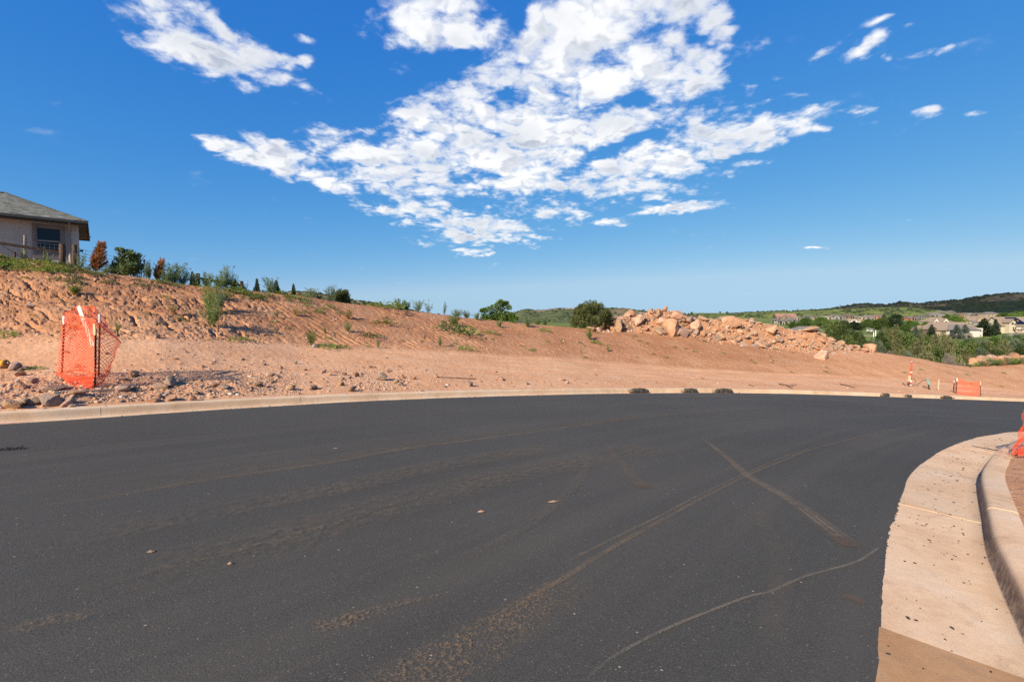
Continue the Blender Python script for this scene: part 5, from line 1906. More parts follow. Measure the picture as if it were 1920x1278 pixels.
# a crushed drinks can at the foot of the bank, and the pale stone on the bank top
cb = dirt_hit(589, 651)
e = empty('drinks_can', cb, 'crushed blue and white drinks can at the foot of the bank', 'can')
MB().tube([cb + np.array((-.06, 0, .05)), cb + np.array((-.01, .01, .045)), cb + np.array((.05, .02, .06))], [.05, .035, .05], 12).build('body', simple_mat('blue_white_can', (.30, .38, .55), .35, .5, 30, .3), e, cb, True)
MB().tube([cb + np.array((.05, .02, .06)), cb + np.array((.058, .022, .062))], [.047, .042], 12).build('lid', simple_mat('red_can_end', (.5, .10, .08), .4, .2, 9), e, cb, True)
for i, (x, y, w_, h_, lab) in enumerate([(180, 526, 9, 6, 'white stone in the weeds at the bank top below the dead juniper'), (32, 584, 10, 4, 'pale flat stone on the eroded bank at the far left'), (221, 552, 7, 3, 'pale stone chip high on the bank'), (247, 582, 7, 4, 'pale stone bedded in the middle of the bank'), (296, 634, 12, 8, 'pale angular stone at the foot of the bank right of the mesh enclosure'), (515, 617, 5, 3, 'small white stone on the grooved bank'), (58, 576, 18, 6, 'pale shelf of stone on the eroded bank')]):
    rock_px(x, y, w_, h_, 'pink', lab, name='stone', cat='stone', rng=np.random.default_rng(60 + i), group='stones on the bank', sink=0.2)

# ------------------------------------------------------------------ house on the bank top
def ray_plane(px, py, p0, n):
    d = pix_dir(px, py)
    o = np.array((0, 0, EYE))
    t = np.dot(np.array(p0) - o, n) / np.dot(d, n)
    return o + d * t


def stucco_mat():
    m, nt, out = mat('tan_stucco')
    pos = nt.new('ShaderNodeNewGeometry').outputs['Position']
    n1 = nt.noise(pos, 0.8, 4, 0.6)
    n2 = nt.noise(pos, 40, 4, 0.7)
    c = nt.ramp(n1, [(0.3, (0.40, 0.36, 0.28)), (0.7, (0.47, 0.42, 0.335))])
    principled(nt, out, c, 0.95, n2, 0.4, 0.01, 0.15)
    return m


def shingle_mat(name, a, b):
    m, nt, out = mat(name)
    g = nt.new('ShaderNodeNewGeometry')
    n2 = nt.noise(g.outputs['Position'], 30, 4, 0.7)
    c = nt.ramp(g.outputs['Random Per Island'], [(0.0, a), (1.0, b)])
    c = nt.mix(0.5, c, nt.ramp(n2, [(0.3, 0.65), (0.7, 1.15)]), 'MULTIPLY')
    principled(nt, out, c, 0.95, n2, 0.4, 0.01, 0.15)
    return m


def glass_mat():
    m, nt, out = mat('window_glass')
    p = principled(nt, out, (0.012, 0.015, 0.018), 0.05, None, spec=0.5)
    p.inputs['IOR'].default_value = 1.35
    return m


M_GLASS = glass_mat()
M_STUCCO = stucco_mat()
M_TRIM = simple_mat('taupe_trim', (0.20, 0.165, 0.13), 0.7, 0.1, 9)
M_FASCIA = simple_mat('dark_green_fascia', (0.042, 0.044, 0.034), 0.6, 0.15, 9)
M_SOFFIT = simple_mat('dark_olive_soffit', (0.16, 0.15, 0.11), 0.8, 0.15, 9)
M_SPOUT = simple_mat('taupe_downspout', (0.26, 0.23, 0.19), 0.6, 0.08, 12)


def house_left():
    ec = at_depth(164.5, 415.5, 25.8)             # eave corner nearest the viewer
    fd = np.array((0.751, 0.660, 0.0))              # along the front, towards the corner
    sd = np.array((-0.660, 0.751, 0.0))             # along the side, away
    up = np.array((0, 0, 1.0))
    OV, DEP, LEN = 0.62, 6.7, 15.0
    wc = ec - fd * OV + sd * OV                   # wall corner in plan
    gz = crest_pt(125)[2] - 0.25
    base = np.array((wc[0], wc[1], gz))
    ez = ec[2]
    e = empty('house', base, 'tan stucco house with grey hipped roof on the bank top at the left', 'house')
    wt = ez - 0.13
    def W(a, b, z):                               # a metres left along front, b metres back
        return np.array((wc[0], wc[1], 0)) - fd * a + sd * b + up * z
    # front wall with the window opening, side walls
    n = sd * -1
    p_tl, p_br = ray_plane(65.5, 423.5, W(0, 0, 0), n), ray_plane(117, 476.5, W(0, 0, 0), n)
    a0, a1 = np.dot(W(0, 0, 0) - p_br, fd), np.dot(W(0, 0, 0) - p_tl, fd)
    z0, z1 = p_br[2], p_tl[2]
    mb = MB()
    def wallbox(a, b, za, zb):
        mb.add([W(a, 0, za), W(b, 0, za), W(b, 0, zb), W(a, 0, zb), W(a, .2, za), W(b, .2, za), W(b, .2, zb), W(a, .2, zb)],
               [(0, 1, 2, 3), (4, 7, 6, 5), (0, 4, 5, 1), (1, 5, 6, 2), (2, 6, 7, 3), (3, 7, 4, 0)])
    wallbox(0, a0, gz - 1, wt)
    wallbox(a1, LEN, gz - 1, wt)
    wallbox(a0 + .001, a1 - .001, gz - 1, z0)
    wallbox(a0 + .001, a1 - .001, z1, wt)
    BD = DEP - 2 * OV
    mb.add([W(0, .201, gz - 1), W(0, BD, gz - 1), W(0, BD, wt), W(0, .201, wt), W(.2, .201, gz - 1), W(.2, BD, gz - 1), W(.2, BD, wt), W(.2, .201, wt)],
           [(0, 1, 2, 3), (4, 7, 6, 5), (0, 4, 5, 1), (1, 5, 6, 2), (2, 6, 7, 3), (3, 7, 4, 0)])
    mb.add([W(0.2, BD, gz - 1), W(LEN, BD, gz - 1), W(LEN, BD, wt), W(0.2, BD, wt)], [(0, 1, 2, 3)])
    mb.add([W(LEN, 0.2, gz - 1), W(LEN, BD, gz - 1), W(LEN, BD, wt), W(LEN, .2, wt)], [(0, 1, 2, 3)])
    w_ = mb.build('wall', M_STUCCO, e, base)
    # corner pilaster
    MB().box(W(-0.02, -0.03, (gz - 1 + wt) / 2 - .01), (0.42, 0.10, wt - gz + 1 - .02), (fd, sd, up)).build('corner_trim', M_STUCCO, e, base)
    # window
    wf = MB()
    t = 0.11
    for (aa, ab, za, zb) in ((a0 - t, a0, z0 - t, z1 + t), (a1, a1 + t, z0 - t, z1 + t), (a0, a1, z1, z1 + t), (a0, a1, z0 - t, z0)):
        c_ = W((aa + ab) / 2, -0.025, (za + zb) / 2)
        wf.box(c_, (ab - aa, 0.08, zb - za), (fd, sd, up))
    zm = z0 + (z1 - z0) * 0.47
    win = wf.build('window', M_TRIM, e, base)
    sf_ = MB()
    for (aa, ab, za, zb) in ((a0, a0 + .06, z0, z1), (a1 - .06, a1, z0, z1), (a0 + .06, a1 - .06, z1 - .06, z1), (a0 + .06, a1 - .06, z0, z0 + .06), (a0 + .06, a1 - .06, zm - .04, zm + .04)):
        sf_.box(W((aa + ab) / 2, 0.06, (za + zb) / 2), (ab - aa, 0.05, zb - za), (fd, sd, up))
    sf_.build('sash', M_SPOUT, win, base)
    for za, zb in ((z0 + .06, zm - .04), (zm + .04, z1 - .06)):
        MB().add([W(a0 + .06, .075, za), W(a1 - .06, .075, za), W(a1 - .06, .075, zb), W(a0 + .06, .075, zb)], [(0, 1, 2, 3)]).build('pane', M_GLASS, win, base)
    # window in the side wall, edge on
    sw = MB().box(W(-.02, 1.5, (z0 + z1) / 2), (.06, 1.2, (z1 - z0)), (fd, sd, up)).build('window', M_TRIM, e, base)
    MB().add([W(-.055, 1.0, z0 + .1), W(-.055, 2.0, z0 + .1), W(-.055, 2.0, z1 - .1), W(-.055, 1.0, z1 - .1)], [(0, 1, 2, 3)]).build('pane', M_GLASS, sw, base)
    # hipped roof: four slopes, each laid with overlapping shingle courses
    E = [ec, ec + sd * DEP, ec + sd * DEP - fd * (LEN + 2 * OV), ec - fd * (LEN + 2 * OV)]
    hw = DEP / 2
    pitch = 0.48
    R0 = ec - fd * hw + sd * hw + up * hw * pitch
    R1 = E[3] + fd * hw + sd * hw + up * hw * pitch
    dk = MB()
    dn = up * -0.03
    dk.add([E[0] + dn, E[3] + dn, R1 + dn, R0 + dn], [(0, 3, 2, 1)])
    dk.add([E[0] + dn, R0 + dn, E[1] + dn], [(0, 1, 2)][::-1])
    dk.add([E[1] + dn, R0 + dn, R1 + dn, E[2] + dn], [(0, 1, 2, 3)])
    dk.add([E[2] + dn, R1 + dn, E[3] + dn], [(0, 1, 2)])
    roof = dk.build('roof', M_FASCIA, e, base)
    # shingles
    sh = MB()
    rg = np.random.default_rng(4)

    def courses(A, B, C, D, row=0.145):
        """A-B eave, D-C ridge (D above A)"""
        A, B, C, D = [np.array(q) for q in (A, B, C, D)]
        nr_ = int(np.linalg.norm((D + C) / 2 - (A + B) / 2) / row)
        nn = np.cross(B - A, (D + C) / 2 - (A + B) / 2)
        nn /= np.linalg.norm(nn)
        if nn[2] < 0:
            nn = -nn
        for r in range(nr_):
            t0, t1 = r / nr_, min(1.0, (r + 1.25) / nr_)
            l0, r0 = A + (D - A) * t0, B + (C - B) * t0
            l1, r1 = A + (D - A) * t1, B + (C - B) * t1
            L = np.linalg.norm(r0 - l0)
            x = -rg.uniform(0, .3)
            while x < L:
                wd = rg.uniform(0.18, 0.36)
                xa, xb = max(0, x), min(L, x + wd - .008)
                x += wd
                if xb - xa < 0.03:
                    continue
                fa, fb = xa / L, xb / L
                h = rg.uniform(0.012, 0.026)
                q0, q1 = l0 + (r0 - l0) * fa + nn * h, l0 + (r0 - l0) * fb + nn * h
                q2, q3 = l1 + (r1 - l1) * fb + nn * .002, l1 + (r1 - l1) * fa + nn * .002
                sh.add([q0, q1, q2, q3, q0 - nn * (h + .01), q1 - nn * (h + .01)], [(0, 1, 2, 3), (4, 5, 1, 0)])
    Lcut = 9.0
    Ecut = ec - fd * Lcut
    courses(Ecut, E[0], R0, ec - fd * Lcut + sd * hw + up * hw * pitch)
    courses(E[0], E[1], R0, R0)
    so = sh.build('shingles', shingle_mat('grey_shingle', (0.15, 0.15, 0.125), (0.28, 0.27, 0.225)), roof, base, kind='stuff')
    # ridge and hip caps
    cp = MB()
    for a, b in ((E[0], R0), (R0, R1), (E[1], R0)):
        L = np.linalg.norm(b - a)
        nn_ = int(L / .25)
        for i in range(nn_):
            p, q = a + (b - a) * i / nn_, a + (b - a) * (i + 1.1) / nn_
            cp.bar(p + up * .03, q + up * .018, 0.22, 0.02)
    cp.build('ridge_caps', shingle_mat('grey_ridge_cap', (0.13, 0.125, 0.11), (0.2, 0.19, 0.165)), roof, base, kind='stuff')
    # fascia, gutter, soffit
    fb = MB()
    hgt_ = 0.20
    for a, b, s_ in ((E[0], E[3], -1), (E[0], E[1], 1), (E[1], E[2], 1)):
        fb.bar(a + up * (-.03 - hgt_ / 2), b + up * (-.03 - hgt_ / 2), 0.035, hgt_)
    fb.build('fascia', M_FASCIA, e, base)
    gt = MB()
    a, b = E[0] - sd * .08, E[3] - sd * .08
    gt.bar(a + up * -.085, b + up * -.085, 0.11, 0.11)
    gt.build('gutter', simple_mat('dark_bronze_gutter', (.055, .050, .040), .45, .1, 9), e, base)
    zs = ez - .17
    inn = [W(0, 0, zs), W(0, BD, zs), W(LEN, BD, zs), W(LEN, 0, zs)]
    outr = [np.array((q[0], q[1], zs)) for q in E]
    sb = MB()
    for i in range(4):
        j = (i + 1) % 4
        sb.add([outr[i], outr[j], inn[j], inn[i]], [(0, 1, 2, 3)])
    sb.build('soffit', M_SOFFIT, e, base)
    # downspout at the corner, kicked back from the gutter to the wall
    dp = MB()
    dtop = E[0] - fd * (OV + .12) - sd * .05 + up * -.14
    w0 = W(.16, -.10, wt - .42)
    dp.bar(dtop, w0, 0.10, 0.08)
    dp.bar(w0 + up * .05, W(.16, -.10, gz - .8), 0.10, 0.08, (0, 1, 0))
    for zz_ in (wt - 1.0, wt - 2.0):
        dp.box(W(.16, -.06, zz_), (.15, .09, .03), (fd, sd, up))
    dp.build('downspout', M_SPOUT, e, base)
    # floodlight under the side eave
    MB().tube([W(-.02, 2.2, z0 + .5), W(-.2, 2.2, z0 + .5)], [.03, .03], 8).tube([W(-.2, 2.2, z0 + .5), W(-.34, 2.2, z0 + .47)], [.05, .075], 10).build('floodlight', M_BLACK, e, base, True)


house_left()

# ------------------------------------------------------------------ fence along the crest, and what stands by it
def fence_post(px, top_y, foot_y, d, w_, label, m=M_WOOD_DARK, name='fence_post'):
    f_ = at_depth(px, foot_y, d)
    g = grid_at(f_[0], f_[1])
    f_[2] = min(f_[2], g) - 0.25
    t = at_depth(px, top_y, d)
    return f_, t


def rail_fence():
    base = crest_pt(60, 0.4)
    e = empty('rail_fence', base, 'dark brown post and rail fence with wire mesh in front of the house', 'fence')
    def pt(px, py, dd):
        return at_depth(px, py, dd)
    dA = base[1] + .3
    def post(px, y0, y1, dd, r_, sides=10, nm='post', m=M_WOOD_DARK):
        a, b = pt(px, y1, dd), pt(px, y0, dd)
        rg = np.random.default_rng(abs(int(px)))
        n_ = 6
        P = [a + (b - a) * i / (n_ - 1) + np.array((rg.normal(0, .006), 0, 0)) for i in range(n_)]
        return MB().tube(P, [r_ * rg.uniform(.94, 1.06) for _ in range(n_)], sides).build(nm, m, e, base, False)
    post(117, 457.5, 500, dA, .115, 12)
    post(139.5, 458.5, 503, dA + 1.6, .095, 12)
    post(-30, 447, 490, dA - 1.5, .14, 12)
    M_ST = simple_mat('grey_weathered_stake', (.30, .23, .17), .9, .25, 14)
    post(47.5, 441, 492, dA - .35, .052, 6, 'stake', M_ST)
    post(83.5, 463, 493, dA - .15, .04, 6, 'stake', M_WOOD_DARK)
    post(28, 472, 492, dA - .4, .035, 6, 'stake', M_WOOD_DARK)
    MB().bar(pt(-60, 446.5, dA - 1.9), pt(114, 473.5, dA), .09, .11).build('rail', M_WOOD_DARK, e, base)
    MB().bar(pt(0, 457, dA - .8), pt(47, 488, dA - .3), .03, .03).build('brace', M_WOOD_DARK, e, base)
    # welded wire: verticals and horizontals
    mb = MB()
    for i in range(0, 15):
        x = -10 + i * 8.6
        s = i / 14
        dd = dA - 0.9 + 0.85 * s
        y0 = 442 + 18 * s
        mb.tube([pt(x, y0, dd), pt(x, 494, dd)], .006, 4, False)
    for k_ in range(6):
        f_ = k_ / 5
        P = []
        for i in range(12):
            s = i / 11
            P.append(pt(-10 + 126 * s, (443 + 17 * s) * (1 - f_) + 492 * f_ + 1.2 * math.sin(PI * s), dA - .9 + .85 * s))
        mb.tube(P, .006, 4, False)
    mb.build('wire_mesh', M_WIRE, e, base)
    # strands running on from the second post towards the metal frame
    mb = MB()
    for k_ in range(6):
        f_ = k_ / 5
        P = []
        for i in range(10):
            s = i / 9
            P.append(pt(141 + 118 * s, (464 + 23 * s) * (1 - f_) + (499 + 17 * s) * f_ + 3.0 * math.sin(PI * s) * (1 - f_), dA + 1.7 + 1.6 * s))
        mb.tube(P, .008, 4, False)
    for i in range(9):
        s = (i + .5) / 9
        mb.tube([pt(141 + 118 * s, 465 + 23 * s, dA + 1.7 + 1.6 * s), pt(141 + 118 * s, 500 + 17 * s, dA + 1.7 + 1.6 * s)], .006, 4, False)
    mb.build('fence_wire', M_WIRE, e, base)
    MB().bar(pt(194, 497.4, dA + 2.4), pt(216, 499, dA + 2.6), .045, .045).build('rail', M_STEEL_DARK, e, base)
    return dA


DA = rail_fence()


def second_rail():
    p0, p1 = crest_pt(372, .5), crest_pt(453, .6)
    d0_, d1_ = p0[1], p1[1]
    base = p0
    e = empty('rail_fence', base, 'short two-post brown rail fence among weeds on the middle of the crest', 'fence')
    for px, y0, y1, dd, r_ in ((371, 512.5, 540, d0_, .095), (453, 527, 552, d1_, .085)):
        a, b = at_depth(px, y1, dd), at_depth(px, y0, dd)
        MB().tube([a, a + (b - a) * .5 + np.array((.01, 0, 0)), b], [r_, r_ * .95, r_ * .98], 10).build('post', M_WOOD_DARK, e, base)
    MB().bar(at_depth(373, 521.5, d0_), at_depth(452, 535, d1_), .08, .12).build('rail', M_WOOD_DARK, e, base)


second_rail()


def metal_frame():
    d_ = DA + 2.6
    base = at_depth(266, 522, d_)
    base[2] = grid_at(base[0], base[1]) - .05
    e = empty('metal_stand', base, 'dark metal bucket stand with hooped handle on the crest', 'stand')
    def pt(px, py, o=0):
        return at_depth(px, py, d_ + o)
    for i, (x0, y0, x1, y1) in enumerate(((262, 522, 263, 486), (269.5, 522, 270.5, 487), (265.5, 522, 265.5, 496))):
        MB().tube([pt(x0, y0 + 4, .1 * i), pt(x1, y1, .1 * i)], .022, 6).build('leg', M_STEEL_DARK, e, base)
    mb = MB().tube([pt(265, 494), pt(265, 502), pt(265, 506)], [.13, .12, .06], 12)
    mb.build('bucket', M_BLACK, e, base, True)
    P = [pt(258.6, 494), pt(258.4, 482), pt(259.5, 479.5), pt(261.5, 479), pt(263.3, 480), pt(264, 483), pt(264.3, 494)]
    MB().tube(P, .018, 6, True).build('hoop', M_STEEL_DARK, e, base, True)
    MB().tube([pt(265, 491), pt(268.5, 484), pt(272.5, 478.5)], .014, 6).build('rod', M_STEEL_DARK, e, base, True)
    MB().tube([pt(269.5, 492), pt(270.5, 486.5), pt(270.6, 486)], [.035, .045, .02], 8).build('knob', M_BLACK, e, base, True)


metal_frame()

# ------------------------------------------------------------------ plants
class LF:
    """leaf quads and thin stems gathered into arrays"""
    def __init__(s):
        s.q = []

    def leaves(s, P, D, L, Wd, rng, W=None):
        P = np.asarray(P, float).reshape(-1, 3)
        D = np.asarray(D, float).reshape(-1, 3)
        D = D / np.maximum(np.linalg.norm(D, axis=1), 1e-9)[:, None]
        if W is None:
            W = rng.standard_normal(P.shape)
        W = W - (W * D).sum(1)[:, None] * D
        W = W / np.maximum(np.linalg.norm(W, axis=1), 1e-9)[:, None]
        L = np.broadcast_to(np.asarray(L, float), (len(P),))[:, None]
        Wd = np.broadcast_to(np.asarray(Wd, float), (len(P),))[:, None]
        s.q.append(np.stack([P, P + D * L * .45 + W * Wd / 2, P + D * L, P + D * L * .45 - W * Wd / 2], 1))
        return s

    def stem(s, pts, w0, w1, rng):
        pts = np.asarray(pts, float)
        n = len(pts)
        d = np.gradient(pts, axis=0)
        sd = np.cross(d, rng.standard_normal(3))
        sd /= np.maximum(np.linalg.norm(sd, axis=1), 1e-9)[:, None]
        w = np.linspace(w0, w1, n)[:, None] / 2
        a, b = pts - sd * w, pts + sd * w
        s.q.append(np.stack([a[:-1], b[:-1], b[1:], a[1:]], 1))
        return s

    def mesh(s, name, m):
        q = np.concatenate(s.q)
        me = mk_mesh(name, q.reshape(-1, 3), np.arange(len(q) * 4).reshape(-1, 4))
        me.materials.append(m)
        return me


def m_feathery(seed, H, R, nst, m, leafL=0.055, name='foliage', per=62, lean=(0, 0)):
    rg = np.random.default_rng(seed)
    lf = LF()
    for i in range(nst):
        a = rg.uniform(0, 2 * PI)
        out = np.array([math.cos(a), math.sin(a), 0]) * R * rg.uniform(0.15, 1.0) + np.array([lean[0], lean[1], 0]) * H
        h = H * rg.uniform(0.45, 1.0) * (1 - 0.25 * np.linalg.norm(out) / (R + 1e-6) * rg.uniform(0, 1))
        t = np.linspace(0, 1, 7)[:, None]
        P = np.array([rg.normal(0, R * .03), rg.normal(0, R * .03), 0]) + out * t ** 1.3 + np.array([0, 0, h]) * t + 0.02 * H * rg.standard_normal((7, 3)) * t
        lf.stem(P, 0.008 + .004 * H, 0.003, rg)
        n = per
        tt_ = rg.uniform(0.12, 1, n) ** 0.8
        pos = np.stack([np.interp(tt_, t[:, 0], P[:, k]) for k in range(3)], 1)
        dirs = rg.standard_normal((n, 3)) * 0.8 + np.array([0, 0, 0.9]) + out / (np.linalg.norm(out) + 1e-6) * 0.5
        br = rg.uniform(0.3, 1.6, n) * leafL * (1.25 - tt_)
        lf.leaves(pos + dirs * br[:, None] * .5, dirs, leafL * rg.uniform(.7, 1.4, n), leafL * .34, rg)
    return lf.mesh(name, m)


def m_low(seed, R, H, n, m, leaf=0.05):
    rg = np.random.default_rng(seed)
    lf = LF()
    a = rg.uniform(0, 2 * PI, n)
    r = R * np.sqrt(rg.uniform(0, 1, n)) * (0.75 + 0.35 * np.sin(a * 3 + seed))
    z = H * (1 - (r / R).clip(0, 1) ** 1.5) * rg.uniform(0.15, 1, n)
    P = np.stack([r * np.cos(a), r * np.sin(a), z], 1)
    D = np.stack([np.cos(a), np.sin(a), rg.uniform(-.1, 1.1, n)], 1) + .5 * rg.standard_normal((n, 3))
    lf.leaves(P, D, leaf * rg.uniform(.6, 1.5, n), leaf * .62, rg)
    for i in range(9):
        b = rg.uniform(0, 2 * PI)
        lf.stem([(0, 0, 0), (R * .4 * math.cos(b), R * .4 * math.sin(b), H * .5), (R * .8 * math.cos(b), R * .8 * math.sin(b), H * .35)], .008, .004, rg)
    return lf.mesh('foliage', m)


def m_clumps(seed, centers, radii, per, leafL, leafW, m, name='crown', up=0.3, aniso=(1, 1, .8), hollow=.25):
    """foliage clumps: leaves spread through each clump, pointing out and up"""
    rg = np.random.default_rng(seed)
    lf = LF()
    for c, r in zip(centers, radii):
        n = int(per * rg.uniform(.7, 1.3))
        d = rg.standard_normal((n, 3))
        d /= np.linalg.norm(d, axis=1)[:, None]
        rad = r * (hollow + (1 - hollow) * rg.uniform(0, 1, n) ** 0.5)
        P = np.asarray(c) + d * rad[:, None] * np.array(aniso)
        D = d + np.array([0, 0, up]) + .7 * rg.standard_normal((n, 3))
        lf.leaves(P, D, leafL * rg.uniform(.6, 1.4, n), leafW * rg.uniform(.7, 1.2, n), rg)
    return lf.mesh(name, m)


def m_trunk(seed, H, r0, nl, spread, name='trunk', lo=.25, bend=.06):
    rg = np.random.default_rng(seed)
    mb = MB()
    P = [np.array((0, 0, -0.15 * H * .2))]
    for i in range(1, 6):
        P.append(np.array((rg.normal(0, bend * H) * i / 5, rg.normal(0, bend * H) * i / 5, H * i / 5)))
    mb.tube(P, [r0 * (1 - .14 * i) for i in range(6)], 7)
    tips = []
    for i in range(nl):
        t = rg.uniform(lo, .95)
        k = t * 5
        b = P[int(k)] + (P[min(int(k) + 1, 5)] - P[int(k)]) * (k - int(k))
        a = rg.uniform(0, 2 * PI)
        o = np.array((math.cos(a), math.sin(a), rg.uniform(.2, .9))) * spread * rg.uniform(.5, 1)
        mb.tube([b, b + o * .5 + np.array((0, 0, .03 * H)), b + o], [r0 * .42, r0 * .26, r0 * .09], 5)
        tips.append(b + o)
    me = mk_mesh(name, np.array(mb.v), mb.f, True)
    me.materials.append(M_BARK)
    return me, tips


class Proto:
    def __init__(s, parts):
        s.parts = parts

    def put(s, name, loc, label, cat, group=None, rz=0.0, scale=1.0, lean=None):
        if len(s.parts) == 1:
            o = link(name, s.parts[0][1], None, None, tuple(loc), rz, scale, label=label, cat=cat, group=group)
            if lean is not None:
                o.rotation_euler = (lean[0], lean[1], rz)
            return o
        e = link(name, None, None, None, tuple(loc), rz, scale, label=label, cat=cat, group=group)
        for nm, me in s.parts:
            link(nm, me, None, e)
        return e


# --- the plants on the crest and the bank, left to right
FEA = {k: [Proto([('foliage', m_feathery(1000 + 10 * j + i, 1.0, .42, 26, m, .06))]) for i in range(3)] for j, (k, m) in enumerate((('green', LM_WEED), ('blue', LM_WEED_BLUE), ('lime', LM_LIME), ('straw', LM_STRAW)))}
TALL = {k: [Proto([('foliage', m_feathery(1100 + 10 * j + i, 1.0, .20, 9, m, .055, per=44))]) for i in range(3)] for j, (k, m) in enumerate((('green', LM_WEED), ('blue', LM_WEED_BLUE)))}
LOWP = {k: [Proto([('foliage', m_low(1200 + 10 * j + i, .5, .28, 260, m, .062))]) for i in range(3)] for j, (k, m) in enumerate((('green', LM_LOW), ('lime', LM_LIME), ('yellow', LM_YEL)))}


def plant_px(kind, col, px, py_foot, hpx, label, name='weed', cat='weed', group=None, seed=0, back=None, wk=1.0, ref=1.0):
    rg = np.random.default_rng(seed + int(px))
    p = dirt_hit(px, py_foot) if back is None else crest_pt(px, back)
    if back is not None:
        p[2] -= 0.03
    k = p[1] / F
    h = hpx * k
    pool = {'fea': FEA, 'tall': TALL, 'low': LOWP}[kind][col]
    pr = pool[int(rg.integers(len(pool)))]
    s = h / ref
    pr.put(name, (p[0], p[1], p[2] - .02), label, cat, group, rg.uniform(0, 6.28), (s * wk, s * wk, s))
    return p


G1 = 'weeds on the crest of the bank'
W_UNIQ = [
    # kind, colour, px, foot y, height px, label, behind-crest offset or None, width factor
    ('fea', 'green', 400, 612, 58, 'tallest feathery weed standing on the bank below the short rail fence', None, .8),
    ('fea', 'green', 393, 585, 36, 'feathery weed just above the tallest weed of the bank', None, .8),
    ('fea', 'blue', 414, 580, 42, 'grey-green feathery weed behind the tallest weed of the bank', None, .7),
    ('fea', 'straw', 406, 560, 18, 'straw-coloured dry tuft below the short rail fence', None, 1.4),
    ('fea', 'lime', 142, 551, 22, 'bright green spreading weed high on the bank right of the house', None, 1.5),
    ('fea', 'green', 583, 647, 28, 'bushy weed at the foot of the bank beside the drinks can', None, .9),
    ('low', 'lime', 612, 652, 12, 'bright low weed at the bank foot right of the drinks can', None, 1.4),
    ('low', 'lime', 641, 652, 9, 'small bright weed at the bank foot under the grooved slope', None, 1.3),
    ('fea', 'green', 653, 622, 18, 'sparse green weed in the middle of the grooved bank', None, .9),
    ('low', 'green', 696, 632, 12, 'grey-green flat weed on the bank below the straw tuft', None, 1.5),
    ('low', 'lime', 447, 638, 10, 'pale green low weed at the foot of the bank left of centre', None, 1.8),
    ('fea', 'green', 220, 626, 22, 'thin weed at the bank foot behind the mesh enclosure', None, .5),
    ('low', 'lime', 12, 631, 16, 'bright broad-leaved weed at the bank foot by the left edge', None, 1.0),
    ('low', 'lime', 60, 692, 10, 'green weed tuft on the bench beside the yellow fitting', None, 1.5),
    ('fea', 'straw', 325, 588, 20, 'pale dry weed on the bank under the fence gap', None, .9),
    ('fea', 'green', 520, 596, 16, 'slender weed on the bank below the small spruces', None, .5),
    ('fea', 'straw', 556, 592, 20, 'dry grassy tuft on the upper bank below the right small spruce', None, .9),
    ('fea', 'straw', 652, 598, 18, 'large straw tuft in the middle of the upper bank', None, 1.6),
    ('fea', 'green', 609, 625, 16, 'thin upright weed on the grooved bank', None, .5),
    ('low', 'yellow', 717, 607, 10, 'yellowish weed patch on the upper bank', None, 2.0),
    ('fea', 'green', 709, 652, 16, 'small upright weed at the bank foot centre', None, .5),
    ('low', 'green', 838, 620, 24, 'broad-leaved pale thistle on the upper bank right of centre', None, 1.0),
    ('fea', 'green', 851, 612, 24, 'dark green bush on the crest right of centre', None, 1.2),
    ('low', 'lime', 874, 626, 18, 'yellow-green weed below the dark green crest bush', None, 1.1),
    ('fea', 'green', 825, 650, 20, 'thin weed on the lower bank right of centre', None, .5),
    ('low', 'lime', 873, 656, 12, 'small bright weed low on the bank right of centre', None, 1.0),
    ('low', 'lime', 913, 625, 8, 'patch of green weed below the crest tree', None, 1.8),
    ('fea', 'blue', 989, 613, 22, 'grey-green rounded bush on the crest left of the juniper', None, 1.0),
    ('low', 'lime', 1020, 621, 9, 'low green weed on the crest between the grey-green bush and the juniper', None, 1.2),
    ('fea', 'green', 1105, 637, 24, 'upright green weed on the bank below the juniper', None, .7),
    ('low', 'lime', 1116, 643, 8, 'small bright weed beside the upright weed below the juniper', None, 1.1),
    ('fea', 'green', 1140, 659, 14, 'thin weed in the middle of the right bank', None, .5),
    ('fea', 'green', 937, 614, 14, 'green tuft on the crest right of the crest tree', None, 1.1),
    ('fea', 'green', 895, 600, 14, 'low green tuft at the foot of the crest tree', None, 1.2),
]
for i, (kd, cl, x, y, h_, lab, bk, wk) in enumerate(W_UNIQ):
    plant_px(kd, cl, x, y, h_ * 1.12, lab, seed=i, back=bk, wk=wk * 1.15, ref=.36 if kd == 'low' else 1.0)
